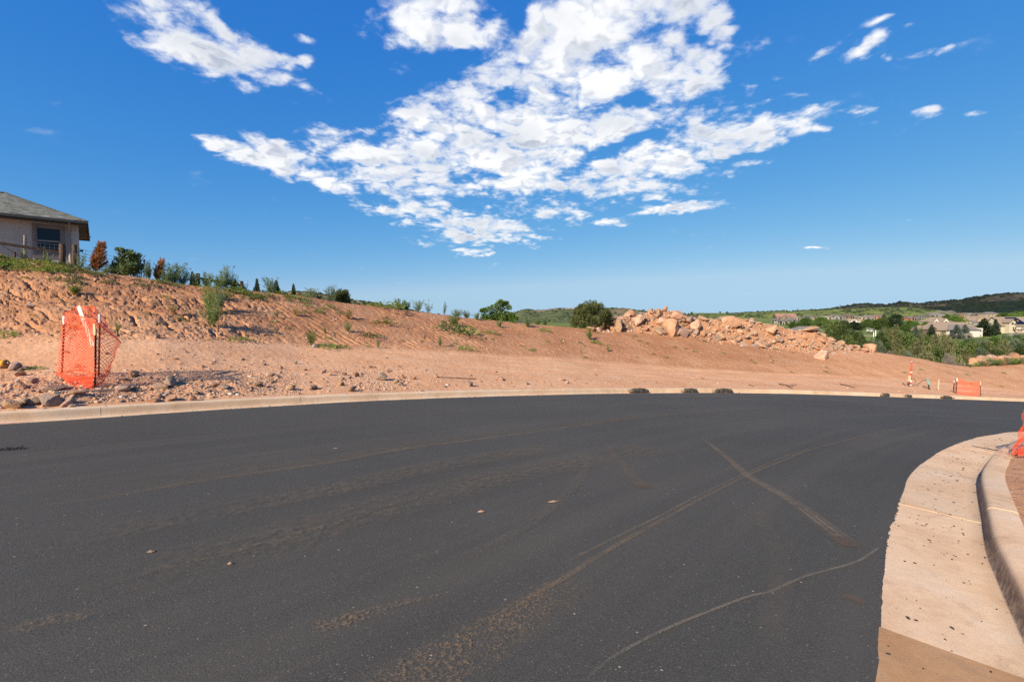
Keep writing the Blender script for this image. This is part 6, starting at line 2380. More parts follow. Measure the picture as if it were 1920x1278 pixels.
C_UNIQ = [
    ('tall', 'blue', 155, 38, 'thin grey-green weed beside the second fence post', 0.3, .9), ('fea', 'blue', 283, 34, 'airy grey-green weed between the metal stand and the orange dead juniper', .2, .45), ('tall', 'blue', 278, 30, 'tall thin weed right of the metal stand', .1, .9),
    ('fea', 'blue', 330, 36, 'round blue-green bush on the crest right of the small dead juniper', .3, .85), ('fea', 'blue', 345, 28, 'blue-green bush at the right side of the round crest bush', .5, .9), ('fea', 'green', 316, 20, 'low green bush at the foot of the round crest bush', .0, 1.1),
    ('fea', 'blue', 392, 26, 'pale weed left of the short rail fence middle', .1, .9), ('fea', 'blue', 427, 40, 'tallest blue-green weed in front of the short rail fence', .0, .55), ('fea', 'green', 440, 26, 'green weed at the right post of the short rail fence', -.1, .8),
    ('fea', 'green', 412, 22, 'leafy weed at the middle of the short rail fence', -.2, 1.0), ('tall', 'blue', 462, 18, 'thin wispy weed right of the short rail fence', .2, 1.2), ('fea', 'blue', 508, 28, 'pale blue-green bush joined to the middle small spruce', .2, .7),
    ('fea', 'blue', 586, 18, 'wispy weed right of the right small spruce', .2, 1.0), ('fea', 'blue', 600, 10, 'low wispy weed on the crest before the far hill', .3, 1.4), ('fea', 'blue', 621, 26, 'tall pale weed left of the dark round bush', .2, .75),
    ('fea', 'green', 635, 22, 'pale green bush joined to the dark round bush', .3, .9), ('low', 'lime', 718, 14, 'leafy green bush starting the row of weeds in the middle of the crest', .3, 1.7), ('fea', 'green', 752, 20, 'bushy weed in the row on the middle of the crest', .2, 1.1),
    ('fea', 'blue', 764, 16, 'pale bushy weed in the row on the middle of the crest', .2, 1.0), ('fea', 'blue', 785, 20, 'grey-green weed ending the row on the middle of the crest', .2, .8), ('tall', 'blue', 804, 22, 'slender pale weed on the crest right of the row', .2, 1.1),
    ('tall', 'blue', 833, 22, 'slender weed standing left of the dark crest bush', .1, 1.0), ('fea', 'blue', 858, 14, 'wispy pale weed behind the dark crest bush', .4, 1.2), ('fea', 'blue', 875, 14, 'pale grassy tuft on the crest before the tree', .4, 1.2),
    ('fea', 'blue', 1022, 18, 'pale shrub on the crest left of the juniper', .6, 1.0), ('fea', 'blue', 203, 16, 'low grassy weed behind the low rail', .3, .9), ('fea', 'green', 1008, 10, 'low weed in the gap of the crest left of the juniper', .4, 1.4),
    ('fea', 'blue', 366, 22, 'wispy weed at the left post of the short rail fence', .2, .6), ('tall', 'blue', 52, 26, 'tall thin weed before the house wall beside the pale stake', -.1, .9), ('tall', 'green', 95, 24, 'tall thin weed before the house wall near the thick fence post', -.1, .9),
]
for i, (kd, cl, x, h_, lab, bk, wk) in enumerate(C_UNIQ):
    plant_px(kd, cl, x, 0, h_ * 1.28, lab, seed=50 + i, back=bk, wk=wk * 1.4, group=G1, ref=.36 if kd == 'low' else 1.0)
# low leafy weeds matting the crest and dotting the bank
rng = np.random.default_rng(610)
LOWLAB = {'green': 'low grey-green weed creeping on the bank', 'lime': 'low bright green weed on the bank', 'yellow': 'low yellowing weed on the bank'}
cnt = 0
for (x0, x1, n, lo, hi, cols, hmin, hmax) in ((-20, 128, 42, .0, .12, ('yellow', 'yellow', 'lime', 'green'), 7, 14), (100, 215, 22, -.02, .2, ('green',), 6, 11), (255, 360, 12, -.02, .14, ('green', 'lime'), 4, 9), (375, 480, 24, -.02, .18, ('green', 'lime'), 6, 12),
                                              (480, 580, 20, -.02, .14, ('green', 'lime'), 5, 10), (570, 640, 9, .12, .3, ('green', 'lime'), 4, 7), (0, 520, 22, .2, .95, ('green', 'lime', 'yellow'), 2.5, 6), (500, 1130, 30, .1, .95, ('green', 'lime'), 2.2, 5), (1100, 1500, 22, .05, .9, ('lime', 'green'), 1.8, 3.6), (1500, 1920, 10, .1, .9, ('lime',), 1.8, 3.4)):
    for k in range(n):
        px = rng.uniform(x0, x1)
        yf, yc_ = np.interp(px, PROF[:, 0], PROF[:, 1]), np.interp(px, PROF[:, 0], PROF[:, 3])
        if cnt % 4 == 0 and lo < .05:
            p = crest_pt(px, rng.uniform(-.3, .5))
        else:
            p = dirt_hit(px, yc_ + (yf - yc_) * rng.uniform(max(lo, .01), hi))
        cl = cols[int(rng.integers(len(cols)))]
        h = rng.uniform(hmin, hmax) * p[1] / F
        s = h / .30
        wk = rng.uniform(.9, 1.5)
        LOWP[cl][cnt % 3].put('weed', (p[0], p[1], p[2] - .02), LOWLAB[cl] + (' at the left' if px < 520 else ' in the middle' if px < 1100 else ' under the stone heap' if px < 1640 else ' at the right'), 'weed', 'low weeds on the bank', rng.uniform(0, 6.28), (s * wk, s * wk, s))
        cnt += 1
for k in range(16):
    px = rng.uniform(100, 1150)
    yf, yc_ = np.interp(px, PROF[:, 0], PROF[:, 1]), np.interp(px, PROF[:, 0], PROF[:, 3])
    p = dirt_hit(px, yc_ + (yf - yc_) * rng.uniform(.1, .95))
    s = rng.uniform(5, 13) * p[1] / F
    TALL['green' if k % 2 else 'blue'][k % 3].put('weed', (p[0], p[1], p[2] - .02), 'thin upright seedling weed on the bank' + (' at the left' if px < 520 else ' in the middle'), 'weed', 'thin weeds on the bank', rng.uniform(0, 6), (s * 1.1, s * 1.1, s))


# --- woody plants of the crest
def dead_juniper(px, top, lean_px, hpx, seed, label, back):
    rg = np.random.default_rng(seed)
    p = crest_pt(px, back)
    k = p[1] / F
    H = hpx * k
    lean = lean_px * k
    lf = LF()
    tr = np.array([(lean * t ** 1.6, 0, H * t) for t in np.linspace(0, 1, 8)])
    for i in range(150):
        t = rg.uniform(0.02, .97) ** 1.25
        b = np.array([np.interp(t, np.linspace(0, 1, 8), tr[:, q]) for q in range(3)])
        a = rg.uniform(0, 2 * PI)
        L = H * (.30 * (1 - t) ** .7 + .08)
        o = np.array((math.cos(a) * .62 + .18 + .3 * t, math.sin(a) * .6, rg.uniform(.6, 1.25))) * L
        n = 10
        tt_ = np.linspace(0, 1, n)[:, None]
        P = b + o * tt_ + np.array((.12 * L, 0, -.12 * L)) * tt_ ** 2
        lf.stem(P, .012, .004, rg)
        m_ = 26
        u = rg.uniform(.2, 1, m_)
        pos = np.stack([np.interp(u, tt_[:, 0], P[:, q]) for q in range(3)], 1)
        D = rg.standard_normal((m_, 3)) * .5 + o / np.linalg.norm(o) + np.array((.35, 0, .1))
        lf.leaves(pos, D, H * .075 * rg.uniform(.6, 1.3, m_), H * .018, rg)
    me = lf.mesh('foliage', LM_DEAD)
    e = empty('dead_juniper', p, label, 'dead shrub')
    link('foliage', me, None, e)
    MB().tube([tr[i] for i in range(8)], [.05 - .005 * i for i in range(8)], 6).build('trunk', M_BARK, e, (0, 0, 0), True)


dead_juniper(184, 0, 11, 54, 71, 'tall dead orange-brown juniper blown over to the right beside the house', .5)
dead_juniper(297, 0, 9, 40, 72, 'smaller dead orange juniper left of the round blue-green bush', .5)


def green_juniper():
    p = crest_pt(240, .6)
    k = p[1] / F
    H = 52 * k
    rg = np.random.default_rng(5)
    me, tips = m_trunk(5, H * .85, .055, 16, H * .36, lo=.1)
    cs, rs = [], []
    for (x, z, r) in ((-.22, .18, .2), (-.1, .35, .22), (.05, .22, .24), (.2, .2, .22), (.32, .18, .16), (-.28, .38, .15), (-.18, .55, .15), (0, .55, .2), (.02, .75, .13), (.0, .92, .08), (.16, .5, .16), (.27, .62, .1), (.34, .76, .07), (.22, .4, .14), (.36, .34, .12), (-.3, .14, .16)):
        for j in range(3):
            cs.append(np.array((x + rg.normal(0, .03), rg.uniform(-.25, .25), z + rg.normal(0, .02))) * H)
            rs.append(r * H * .8)
    e = empty('juniper', p, 'forked green juniper bush on the crest left of the metal stand', 'shrub')
    link('trunk', me, None, e)
    link('crown', m_clumps(6, cs, rs, 95, .16, .05, LM_JUN_DK, up=1.2), None, e)


green_juniper()


def m_spruce(seed, H, W, m, layers=15, leafL=.12, dens=1.0, lw=.035):
    rg = np.random.default_rng(seed)
    lf = LF()
    for i in range(layers):
        t = (i + .3) / layers
        R = W * (1 - t) ** .85 * rg.uniform(.85, 1.12) + .03 * W
        nb = int(5 + 9 * (1 - t))
        for j in range(nb):
            a = 2 * PI * (j + rg.uniform(-.3, .3)) / nb + i * .7
            r_ = R * rg.uniform(.75, 1.1)
            o = np.array((math.cos(a) * r_, math.sin(a) * r_, rg.uniform(-.12, .12) * R))
            b = np.array((0, 0, H * (t * .95 + .03)))
            n = int(26 * dens * (.4 + (1 - t)))
            u = rg.uniform(.05, 1, n) ** .7
            pos = b + o * u[:, None] + np.array((0, 0, -.16 * R)) * (u ** 2)[:, None] + rg.normal(0, .035 * W, (n, 3))
            D = o / np.linalg.norm(o) + rg.standard_normal((n, 3)) * .55 + np.array((0, 0, .25))
            lf.leaves(pos, D, leafL * rg.uniform(.6, 1.3, n), lw, rg)
    lf.leaves(np.array([[0, 0, H * .95]] * 12), np.array([[0, 0, 1.0]] * 12) + .2 * rg.standard_normal((12, 3)), H * .07, lw, rg)
    return lf.mesh('crown', m)


def m_pole(H, r, name='trunk'):
    mb = MB().tube([(0, 0, -.2), (0, 0, H * .5), (0, 0, H * .95)], [r, r * .6, r * .15], 7)
    me = mk_mesh(name, np.array(mb.v), mb.f, True)
    me.materials.append(M_BARK)
    return me


SMALL_SPRUCE = [Proto([('trunk', m_pole(1.0, .022)), ('crown', m_spruce(80 + i, 1.0, .24, LM_JUN_DK, 12, .085, 1.1, .03))]) for i in range(3)]
for i, (x, h_, lab, wk) in enumerate([(484, 28, 'dense small spruce standing first right of the short rail fence', .85), (520, 27, 'ragged small spruce joined to a pale bush', 1.15), (552, 24, 'slim small spruce standing alone before the far hill', .85),
                                      (364, 30, 'leaning small dark spruce left of the short rail fence', .8), (411, 22, 'small dark spruce behind the middle of the short rail fence', .7), (443, 24, 'small dark spruce behind the right post of the short rail fence', .7), (478, 12, 'tiny dark spruce tip left of the small spruces', .7)]):
    p = crest_pt(x, .7)
    s = h_ * p[1] / F
    SMALL_SPRUCE[i % 3].put('small_spruce', (p[0], p[1], p[2] - .08), lab, 'young spruce', 'young spruces on the crest', i * 1.3, (s * wk, s * wk, s * 1.05), None)


def shrub_from(seed, W, H, m, n_cl, per, leafL, leafW, up=.4, trunk=True, fork=8, jag=.12):
    """an irregular rounded shrub W wide, H tall"""
    rg = np.random.default_rng(seed)
    cs, rs = [], []
    for i in range(n_cl):
        a = rg.uniform(0, 2 * PI)
        t = rg.uniform(0, 1)
        rr_ = (W / 2) * math.sqrt(rg.uniform(.05, 1)) * math.sqrt(max(0.05, 1 - (t * .92) ** 2.2)) * .86
        cs.append(np.array((rr_ * math.cos(a), rr_ * math.sin(a), H * (.10 + .78 * t) * rg.uniform(1 - jag, 1 + jag))))
        rs.append(min(W, H * 1.4) * rg.uniform(.10, .19))
    parts = []
    if trunk:
        me, tips = m_trunk(seed, H * .75, .035 * min(W, 2 * H), fork, W * .36, lo=.08, bend=.03)
        parts.append(('trunk', me))
    parts.append(('crown', m_clumps(seed + 1, cs, rs, per, leafL, leafW, m, up=up)))
    return Proto(parts)


# round bushes and the tree on the middle of the crest
p = crest_pt(644, .8)
k = p[1] / F
shrub_from(31, 30 * k, 24 * k, LM_JUN, 46, 110, .10, .045).put('shrub', p, 'dark round bush on the middle of the crest beside pale weeds', 'shrub')
p = crest_pt(933, .9)
k = p[1] / F
rg = np.random.default_rng(3)
me, tips = m_trunk(61, 30 * k, .07, 14, 17 * k, lo=.15)
cs, rs = [], []
for (x, z, r) in ((-26, 10, 6), (-22, 20, 5), (-14, 22, 6), (-8, 26, 6), (0, 30, 6), (6, 36, 5), (12, 33, 5), (17, 34, 4), (20, 26, 5), (10, 24, 7), (0, 18, 7), (-12, 12, 7), (6, 10, 7), (16, 14, 6), (24, 12, 5), (30, 8, 5), (22, 6, 6), (-20, 6, 6), (8, 4, 6), (34, 6, 4), (-30, 20, 3), (-14, 4, 7), (0, 4, 7), (14, 6, 7), (-24, 3, 5), (28, 3, 5), (-6, 12, 7), (8, 12, 7)):
    for j in range(2):
        cs.append(np.array(((x + rg.normal(0, 1)) * k, rg.uniform(-14, 14) * k, z * k)))
        rs.append(r * k)
e = empty('scrub_oak', p, 'dark green scrub oak with jagged crown on the crest right of centre', 'tree')
link('trunk', me, None, e)
link('crown', m_clumps(62, cs, rs, 120, .12, .07, LM_BRIGHT), None, e)
# the big juniper left of the stone heap
p = crest_pt(1110, .8)
k = p[1] / F
rg = np.random.default_rng(8)
me, tips = m_trunk(91, 40 * k, .12, 22, 26 * k, lo=.08)
cs, rs = [], []
for i in range(150):
    a, t = rg.uniform(0, 2 * PI), rg.uniform(0, 1)
    prof_ = np.interp(t, [0, .15, .4, .65, .85, 1.0], [.80, 1.0, .97, .80, .55, .22])
    r_ = 39 * k * prof_ * math.sqrt(rg.uniform(.25, 1))
    cs.append(np.array((r_ * math.cos(a), r_ * math.sin(a) * .9, (3 + 45 * t) * k * (1 + .05 * math.sin(3 * a)))))
    rs.append(rg.uniform(4.0, 7.0) * k)
e = empty('juniper', p, 'large dense olive-green juniper left of the stone heap on the crest', 'shrub')
link('trunk', me, None, e)
link('crown', m_clumps(92, cs, rs, 130, .14, .045, LM_JUN, up=.8, aniso=(.8, .8, 1.1)), None, e)

# ------------------------------------------------------------------ the valley: scrub, trees, golf course, houses
BUSH = {}
for key, m, lw in (('oak', LM_OAK, 1.0), ('olive', LM_OLIVE, .8), ('sage', LM_SAGE, .7), ('twig', LM_TWIG, .35), ('tree', LM_TREE, 1.0)):
    BUSH[key] = [shrub_from(2000 + 20 * i + len(key), 2.0, 1.15, m, 54, 80 if key != 'twig' else 150, .13 if key != 'twig' else .12, .075 * lw, fork=10, jag=.22) for i in range(3)]


def bush_px(px, top_y, d, wpx, key, label, i, hk=1.0, group='scrub in the gully'):
    t = at_depth(px, top_y, d)
    k = d / F
    W = wpx * k
    g = valley_at(px, d)
    z0 = min(grid_at(t[0], t[1]) if math.hypot(t[0], t[1]) < 100 else 99, g[2]) if math.hypot(t[0], t[1]) < 104 else g[2]
    H = max(t[2] - z0, 0.8)
    # tall thickets stand on more than their own width: keep the crown at its height
    BUSH[key][i % 3].put('shrub', (t[0], t[1], t[2] - max(W * .62, min(H, W * 1.15)) if H > W * 1.3 else z0), label, 'shrub', group, i * 1.1, (W / 2, W / 2, (max(W * .62, min(H, W * 1.15)) if H > W * 1.3 else H) / 1.15))


KEYW = {'oak': 'dark green', 'olive': 'olive', 'sage': 'grey-green', 'twig': 'bare twiggy', 'tree': 'leafy green'}
GULLY = [
    # px, top y, d, width px, kind, label
    (1768, 640, 64, 62, 'olive', 'broad olive shrub at the centre of the gully below the white house'),
    (1748, 636, 78, 48, 'oak', 'dark shrub up the gully left of the broad olive shrub'),
    (1785, 668, 56, 30, 'olive', 'olive shrub spilling over the dirt edge left of the sandstone ledges'),
    (1798, 680, 54, 18, 'twig', 'bare grey twiggy bush at the dirt edge left of the sandstone ledges'),
    (1779, 664, 55, 20, 'twig', 'bare twigs inside the broad olive shrub'),
    (1720, 648, 68, 46, 'olive', 'olive shrub left of the broad olive shrub in the gully'),
    (1688, 657, 62, 34, 'olive', 'low olive shrub at the left of the gully mouth'),
    (1664, 660, 62, 26, 'twig', 'grey twiggy shrub just right of the heap tail'),
    (1646, 643, 75, 28, 'sage', 'pale grey-green shrub behind the tail of the heap'),
    (1672, 618, 120, 46, 'olive', 'large dark olive shrub on the left of the golf lawn'),
    (1700, 627, 110, 40, 'oak', 'dark shrub right of the large dark olive shrub'),
    (1650, 632, 105, 40, 'oak', 'dark green shrub below the white posts'),
    (1628, 642, 84, 34, 'oak', 'dark scrub behind the rounded end boulder of the heap'),
    (1604, 624, 92, 36, 'oak', 'dark tree-like scrub above the tail of the heap'),
    (1580, 612, 98, 36, 'oak', 'dark scrub above the middle tail of the heap'),
    (1560, 606, 104, 34, 'oak', 'tall dark scrub behind the long flat slab'),
    (1590, 632, 80, 30, 'oak', 'dark scrub close behind the heap tail'),
    (1615, 636, 88, 28, 'oak', 'rounded dark scrub between the heap tail and the lawn'),
    (1820, 632, 96, 36, 'sage', 'blue-grey willow at the right of the blue spruces'),
    (1836, 638, 88, 30, 'sage', 'blue-grey shrub right of the willow'),
    (1826, 648, 78, 44, 'oak', 'dark green shrub in the middle of the gully right of the broad olive shrub'),
    (1800, 640, 90, 36, 'tree', 'leafy green shrub behind the broad olive shrub'),
    (1812, 660, 64, 36, 'olive', 'olive shrub above the left sandstone ledges'),
    (1840, 657, 64, 26, 'sage', 'grey-green shrub above the middle sandstone ledges'),
    (1855, 650, 74, 36, 'oak', 'dark shrub above the middle sandstone ledges'),
    (1878, 643, 72, 44, 'olive', 'large rounded olive shrub behind the sandstone ledges'),
    (1900, 642, 76, 34, 'sage', 'grey-green shrub above the tallest sandstone block'),
    (1918, 650, 70, 34, 'oak', 'dark shrub at the right edge above the ledges'),
    (1907, 627, 120, 20, 'sage', 'small grey pine on the lawn at the right edge'),
    (1888, 632, 118, 22, 'sage', 'low grey bush on the lawn left of the small grey pine'),
    (1865, 630, 122, 26, 'tree', 'green bush on the lawn edge below the tall dark conifer'),
    (1895, 638, 96, 40, 'tree', 'leafy green thicket under the small grey pine'),
    (1930, 640, 90, 40, 'oak', 'dark thicket cut by the right edge of the picture'),
    (1735, 660, 60, 34, 'olive', 'low olive shrub along the dirt edge in the gully'),
    (1756, 655, 62, 34, 'oak', 'dark low shrub under the broad olive shrub'),
    (1705, 664, 58, 26, 'sage', 'low pale shrub along the dirt edge'),
    (1870, 660, 66, 30, 'oak', 'dark low shrub just behind the ledges'),
    (1730, 630, 100, 36, 'olive', 'olive shrub on the far side of the gully below the stone-pillared deck'),
    (1775, 630, 104, 36, 'olive', 'olive shrub on the far side of the gully below the blue spruces'),
    (1850, 640, 92, 34, 'olive', 'olive shrub on the far side of the gully below the tall dark conifer'),
    (1680, 640, 86, 38, 'olive', 'olive shrub in the gully under the dark lawn shrubs'),
    (1660, 650, 76, 30, 'oak', 'dark shrub in the gully right of the pale grey-green shrub'),
]
for i, (x, y, d_, w_, key, lab) in enumerate(GULLY):
    bush_px(x, y, d_, w_, key, lab, i)
# tall grass before the ledges
for i, (x, hpx, wk) in enumerate([(1822, 8, 1), (1834, 10, 1), (1842, 13, 1.1), (1852, 13, 1.2), (1858, 17, 1.0), (1864, 18, 1.1), (1873, 15, 1.2), (1882, 16, 1.2), (1892, 15, 1.2), (1902, 16, 1.2), (1911, 15, 1.2), (1919, 16, 1.2), (1930, 15, 1.2), (1828, 6, 1.4), (1838, 6, 1.6)]):
    p = crest_pt(x, -.3 + .25 * (i % 3))
    s = hpx * p[1] / F
    FEA[('blue', 'lime', 'blue', 'straw')[i % 4]][i % 3].put('grass_tuft', (p[0], p[1], p[2] - .05), 'tall grass tuft strewn before the ledges', 'grass', 'tall grass before the ledges', i, (s * wk * 1.6, s * wk * 1.6, s))

# trees, by kind
def tree_proto(seed, H, W, m, per=95, n_cl=46, leaf=.055, trunk_h=.7):
    rg = np.random.default_rng(seed)
    me, tips = m_trunk(seed, H * trunk_h, .028 * H, 12, W * .33, lo=.35)
    cs, rs = [], []
    for i in range(n_cl):
        a, t = rg.uniform(0, 2 * PI), rg.uniform(0, 1)
        pr = np.interp(t, [0, .25, .6, .85, 1], [.55, 1, .92, .6, .25])
        r_ = W / 2 * pr * math.sqrt(rg.uniform(.1, 1)) * .85
        cs.append(np.array((r_ * math.cos(a), r_ * math.sin(a), H * (.16 + .78 * t))))
        rs.append(W * rg.uniform(.10, .17))
    return Proto([('trunk', me), ('crown', m_clumps(seed + 3, cs, rs, per, H * leaf, H * leaf * .55, m))])


TREES = {
    'tree': [tree_proto(3000 + i, 1.0, .95, LM_TREE) for i in range(3)],
    'oak': [tree_proto(3010 + i, 1.0, 1.1, LM_OAK) for i in range(2)],
    'bright': [tree_proto(3020 + i, 1.0, 1.15, LM_BRIGHT) for i in range(2)],
    'pine': [tree_proto(3030 + i, 1.0, .72, LM_CONIF, 110, 52, .05, .9) for i in range(2)],
    'fir': [Proto([('trunk', m_pole(1.0, .022)), ('crown', m_spruce(3040 + i, 1.0, .36, LM_CONIF, 16, .06, 1.2, .03))]) for i in range(2)],
    'spruce': [Proto([('trunk', m_pole(1.0, .022)), ('crown', m_spruce(3050 + i, 1.0, .33, LM_BLUE, 17, .05, 1.3, .026))]) for i in range(2)],
}


def tree_px(px, top, foot, wpx, key, label, i, d=None, name='tree', cat='tree', group=None):
    p = valley_hit(px, foot) if d is None else valley_at(px, d)
    k = p[1] / F
    H = (foot - top) * k if d is None else at_depth(px, top, d)[2] - p[2]
    W = wpx * k
    base_w = {'tree': .95, 'oak': 1.1, 'bright': 1.15, 'pine': .72, 'fir': .62, 'spruce': .50}[key]
    pr = TREES[key][i % len(TREES[key])]
    pr.put(name, (p[0], p[1], p[2] - .1), label, cat, group, i * 2.1, (W / base_w, W / base_w, H * 1.03))


TL = [
    (1716, 610, 633.5, 15, 'spruce', 'small blue spruce at the left end of the deck house'), (1793, 608.5, 635, 19, 'spruce', 'left one of the two blue spruces before the white-walled house'),
    (1808.5, 608, 634, 17, 'spruce', 'right one of the two blue spruces before the white-walled house'), (1746, 608, 635, 16, 'fir', 'dark spruce standing before the stone gable of the deck house'),
    (1844, 597, 630, 33, 'fir', 'largest dark conifer between the deck house and the solar-roofed house'), (1866, 598, 627, 15, 'fir', 'narrow dark conifer right of the largest dark conifer'),
    (1679, 588, 617.5, 24, 'pine', 'tall dark pine rising among the trees left of the lawn houses'), (1701, 608, 625, 24, 'tree', 'rounded green tree left of the small blue spruce'),
    (1823, 620, 631, 8, 'fir', 'small dark fir at the foot of the largest dark conifer'), (1748, 628, 636, 13, 'bright', 'round bright shrub under the dark spruce of the deck house'),
    (1728, 614, 632, 8, 'tree', 'slim green tree at the left end of the deck house'), (1894, 618, 623.5, 8, 'spruce', 'little blue spruce before the solar-roofed house'),
    (1888, 619, 624, 7, 'spruce', 'smaller blue spruce beside the little one before the solar-roofed house'), (1900, 617, 622, 9, 'bright', 'bright shrub before the solar-roofed house'),
]
for i, (x, t_, f_, w_, key, lab) in enumerate(TL):
    tree_px(x, t_, f_, w_, key, lab, i)
TB = [
    (1652, 597, 617, 26, 'oak', 'dark tree left of the tall dark pine'), (1664, 595, 617, 26, 'tree', 'green tree close left of the tall dark pine'), (1690, 604, 616, 18, 'bright', 'bright tree right of the tall dark pine'),
    (1640, 600, 618, 22, 'tree', 'green tree above the white posts'), (1628, 598, 616, 20, 'tree', 'pale green tree above the golf carts'), (1614, 604, 619, 22, 'oak', 'dark tree left of the golf carts'),
    (1600, 603, 619, 22, 'pine', 'dark pine over the lawn edge left of the carts'), (1584, 601, 620, 20, 'oak', 'dark green tree in the band behind the heap tail'), (1570, 603, 618, 18, 'tree', 'tree in the band right of the bushy green tree'),
    (1538, 595, 614, 34, 'bright', 'bushy bright green tree behind the right part of the heap'), (1512, 596, 615, 28, 'tree', 'green tree left of the bushy bright tree'), (1484, 603, 616, 20, 'tree', 'green tree behind the long flat slab of the heap'),
    (1552, 602, 618, 20, 'tree', 'green tree right of the bushy bright tree'), (1497, 604, 618, 18, 'oak', 'dark tree behind the long flat slab'), (1717, 602, 612, 16, 'bright', 'light tree above the small blue spruce'),
    (1705, 601, 611, 20, 'tree', 'green tree over the rounded tree'), (1776, 591, 602, 18, 'tree', 'dark tree behind the white-gabled house'), (1790, 593, 606, 24, 'bright', 'bright tree between the white-gabled and the tan houses'),
    (1800, 594, 607, 20, 'bright', 'bright tree at the left end of the tan house'), (1736, 603, 611, 16, 'bright', 'light tree behind the dark spruce'), (1853, 594, 604, 12, 'bright', 'bright tree top behind the largest conifer'),
    (1883, 586, 598, 24, 'tree', 'broad green tree on the ridge above the solar roof'), (1900, 588, 599, 22, 'bright', 'bright tree on the ridge right of the broad tree'), (1916, 585, 600, 24, 'bright', 'bright tree at the right edge above the solar-roofed house'),
    (1905, 583, 592, 16, 'bright', 'pale tree top farther up at the right edge'), (1871, 592, 600, 14, 'tree', 'small green tree left of the broad ridge tree'), (1670, 602, 615, 18, 'bright', 'bright tree under the tall dark pine'),
    (1822, 590, 596, 8, 'oak', 'dark little tree among the upper houses'), (1648, 607, 618, 14, 'oak', 'dark bushy tree over the lawn'), (1607, 596, 605, 16, 'tree', 'tree among the lower far houses'), (1657, 590, 597, 10, 'tree', 'small tree among the far houses'),
]
for i, (x, t_, f_, w_, key, lab) in enumerate(TB):
    tree_px(x, t_, f_, w_, key, lab, i, group='trees of the valley')
# trees standing along the near ridge of the green slope, left of the houses
for i, (x, t_, w_) in enumerate([(1283, 586.5, 8), (1297, 584.5, 8), (1291, 587, 6), (1314, 586.5, 7), (1323, 588, 6), (1350, 583.5, 6), (1363, 584, 6), (1338, 587, 6), (1531, 580, 7), (1559, 582, 8)]):
    d_ = 950
    z = at_depth(x, HZ, d_)
    t = at_depth(x, t_, d_)
    H = 7.5
    TREES['tree' if i % 2 else 'oak'][i % 2].put('tree', (t[0], t[1], t[2] - H), 'small dark tree breaking the skyline of the green ridge', 'tree', 'ridge-line trees', i, (H * .9 * w_ / 7, H * .9 * w_ / 7, H))

# ---- houses
def flat_mat(name, col, var=.1, scale=2.0, rough=.9):
    return simple_mat(name, col, rough, var, scale)


H_ROOFS = [flat_mat('roof_brown', (.145, .115, .095)), flat_mat('roof_grey_brown', (.17, .145, .125)), flat_mat('roof_grey', (.12, .11, .105)), flat_mat('roof_tan', (.30, .215, .15)), flat_mat('roof_red_tan', (.30, .165, .125))]
H_WALLS = [flat_mat('wall_tan', (.34, .27, .19)), flat_mat('wall_brown', (.20, .14, .10)), flat_mat('wall_grey', (.24, .22, .20)), flat_mat('wall_cream', (.47, .40, .29)), flat_mat('wall_brick', (.30, .13, .075)), flat_mat('wall_yellow', (.50, .37, .19)), flat_mat('wall_white', (.54, .50, .43))]
M_FWIN = simple_mat('dark_far_window', (.02, .022, .025), .15, .1, 3, 0, .05, 0, .6)
M_STONEW = simple_mat('brown_stone_cladding', (.17, .125, .10), .9, .4, 2.2, 0, .8)


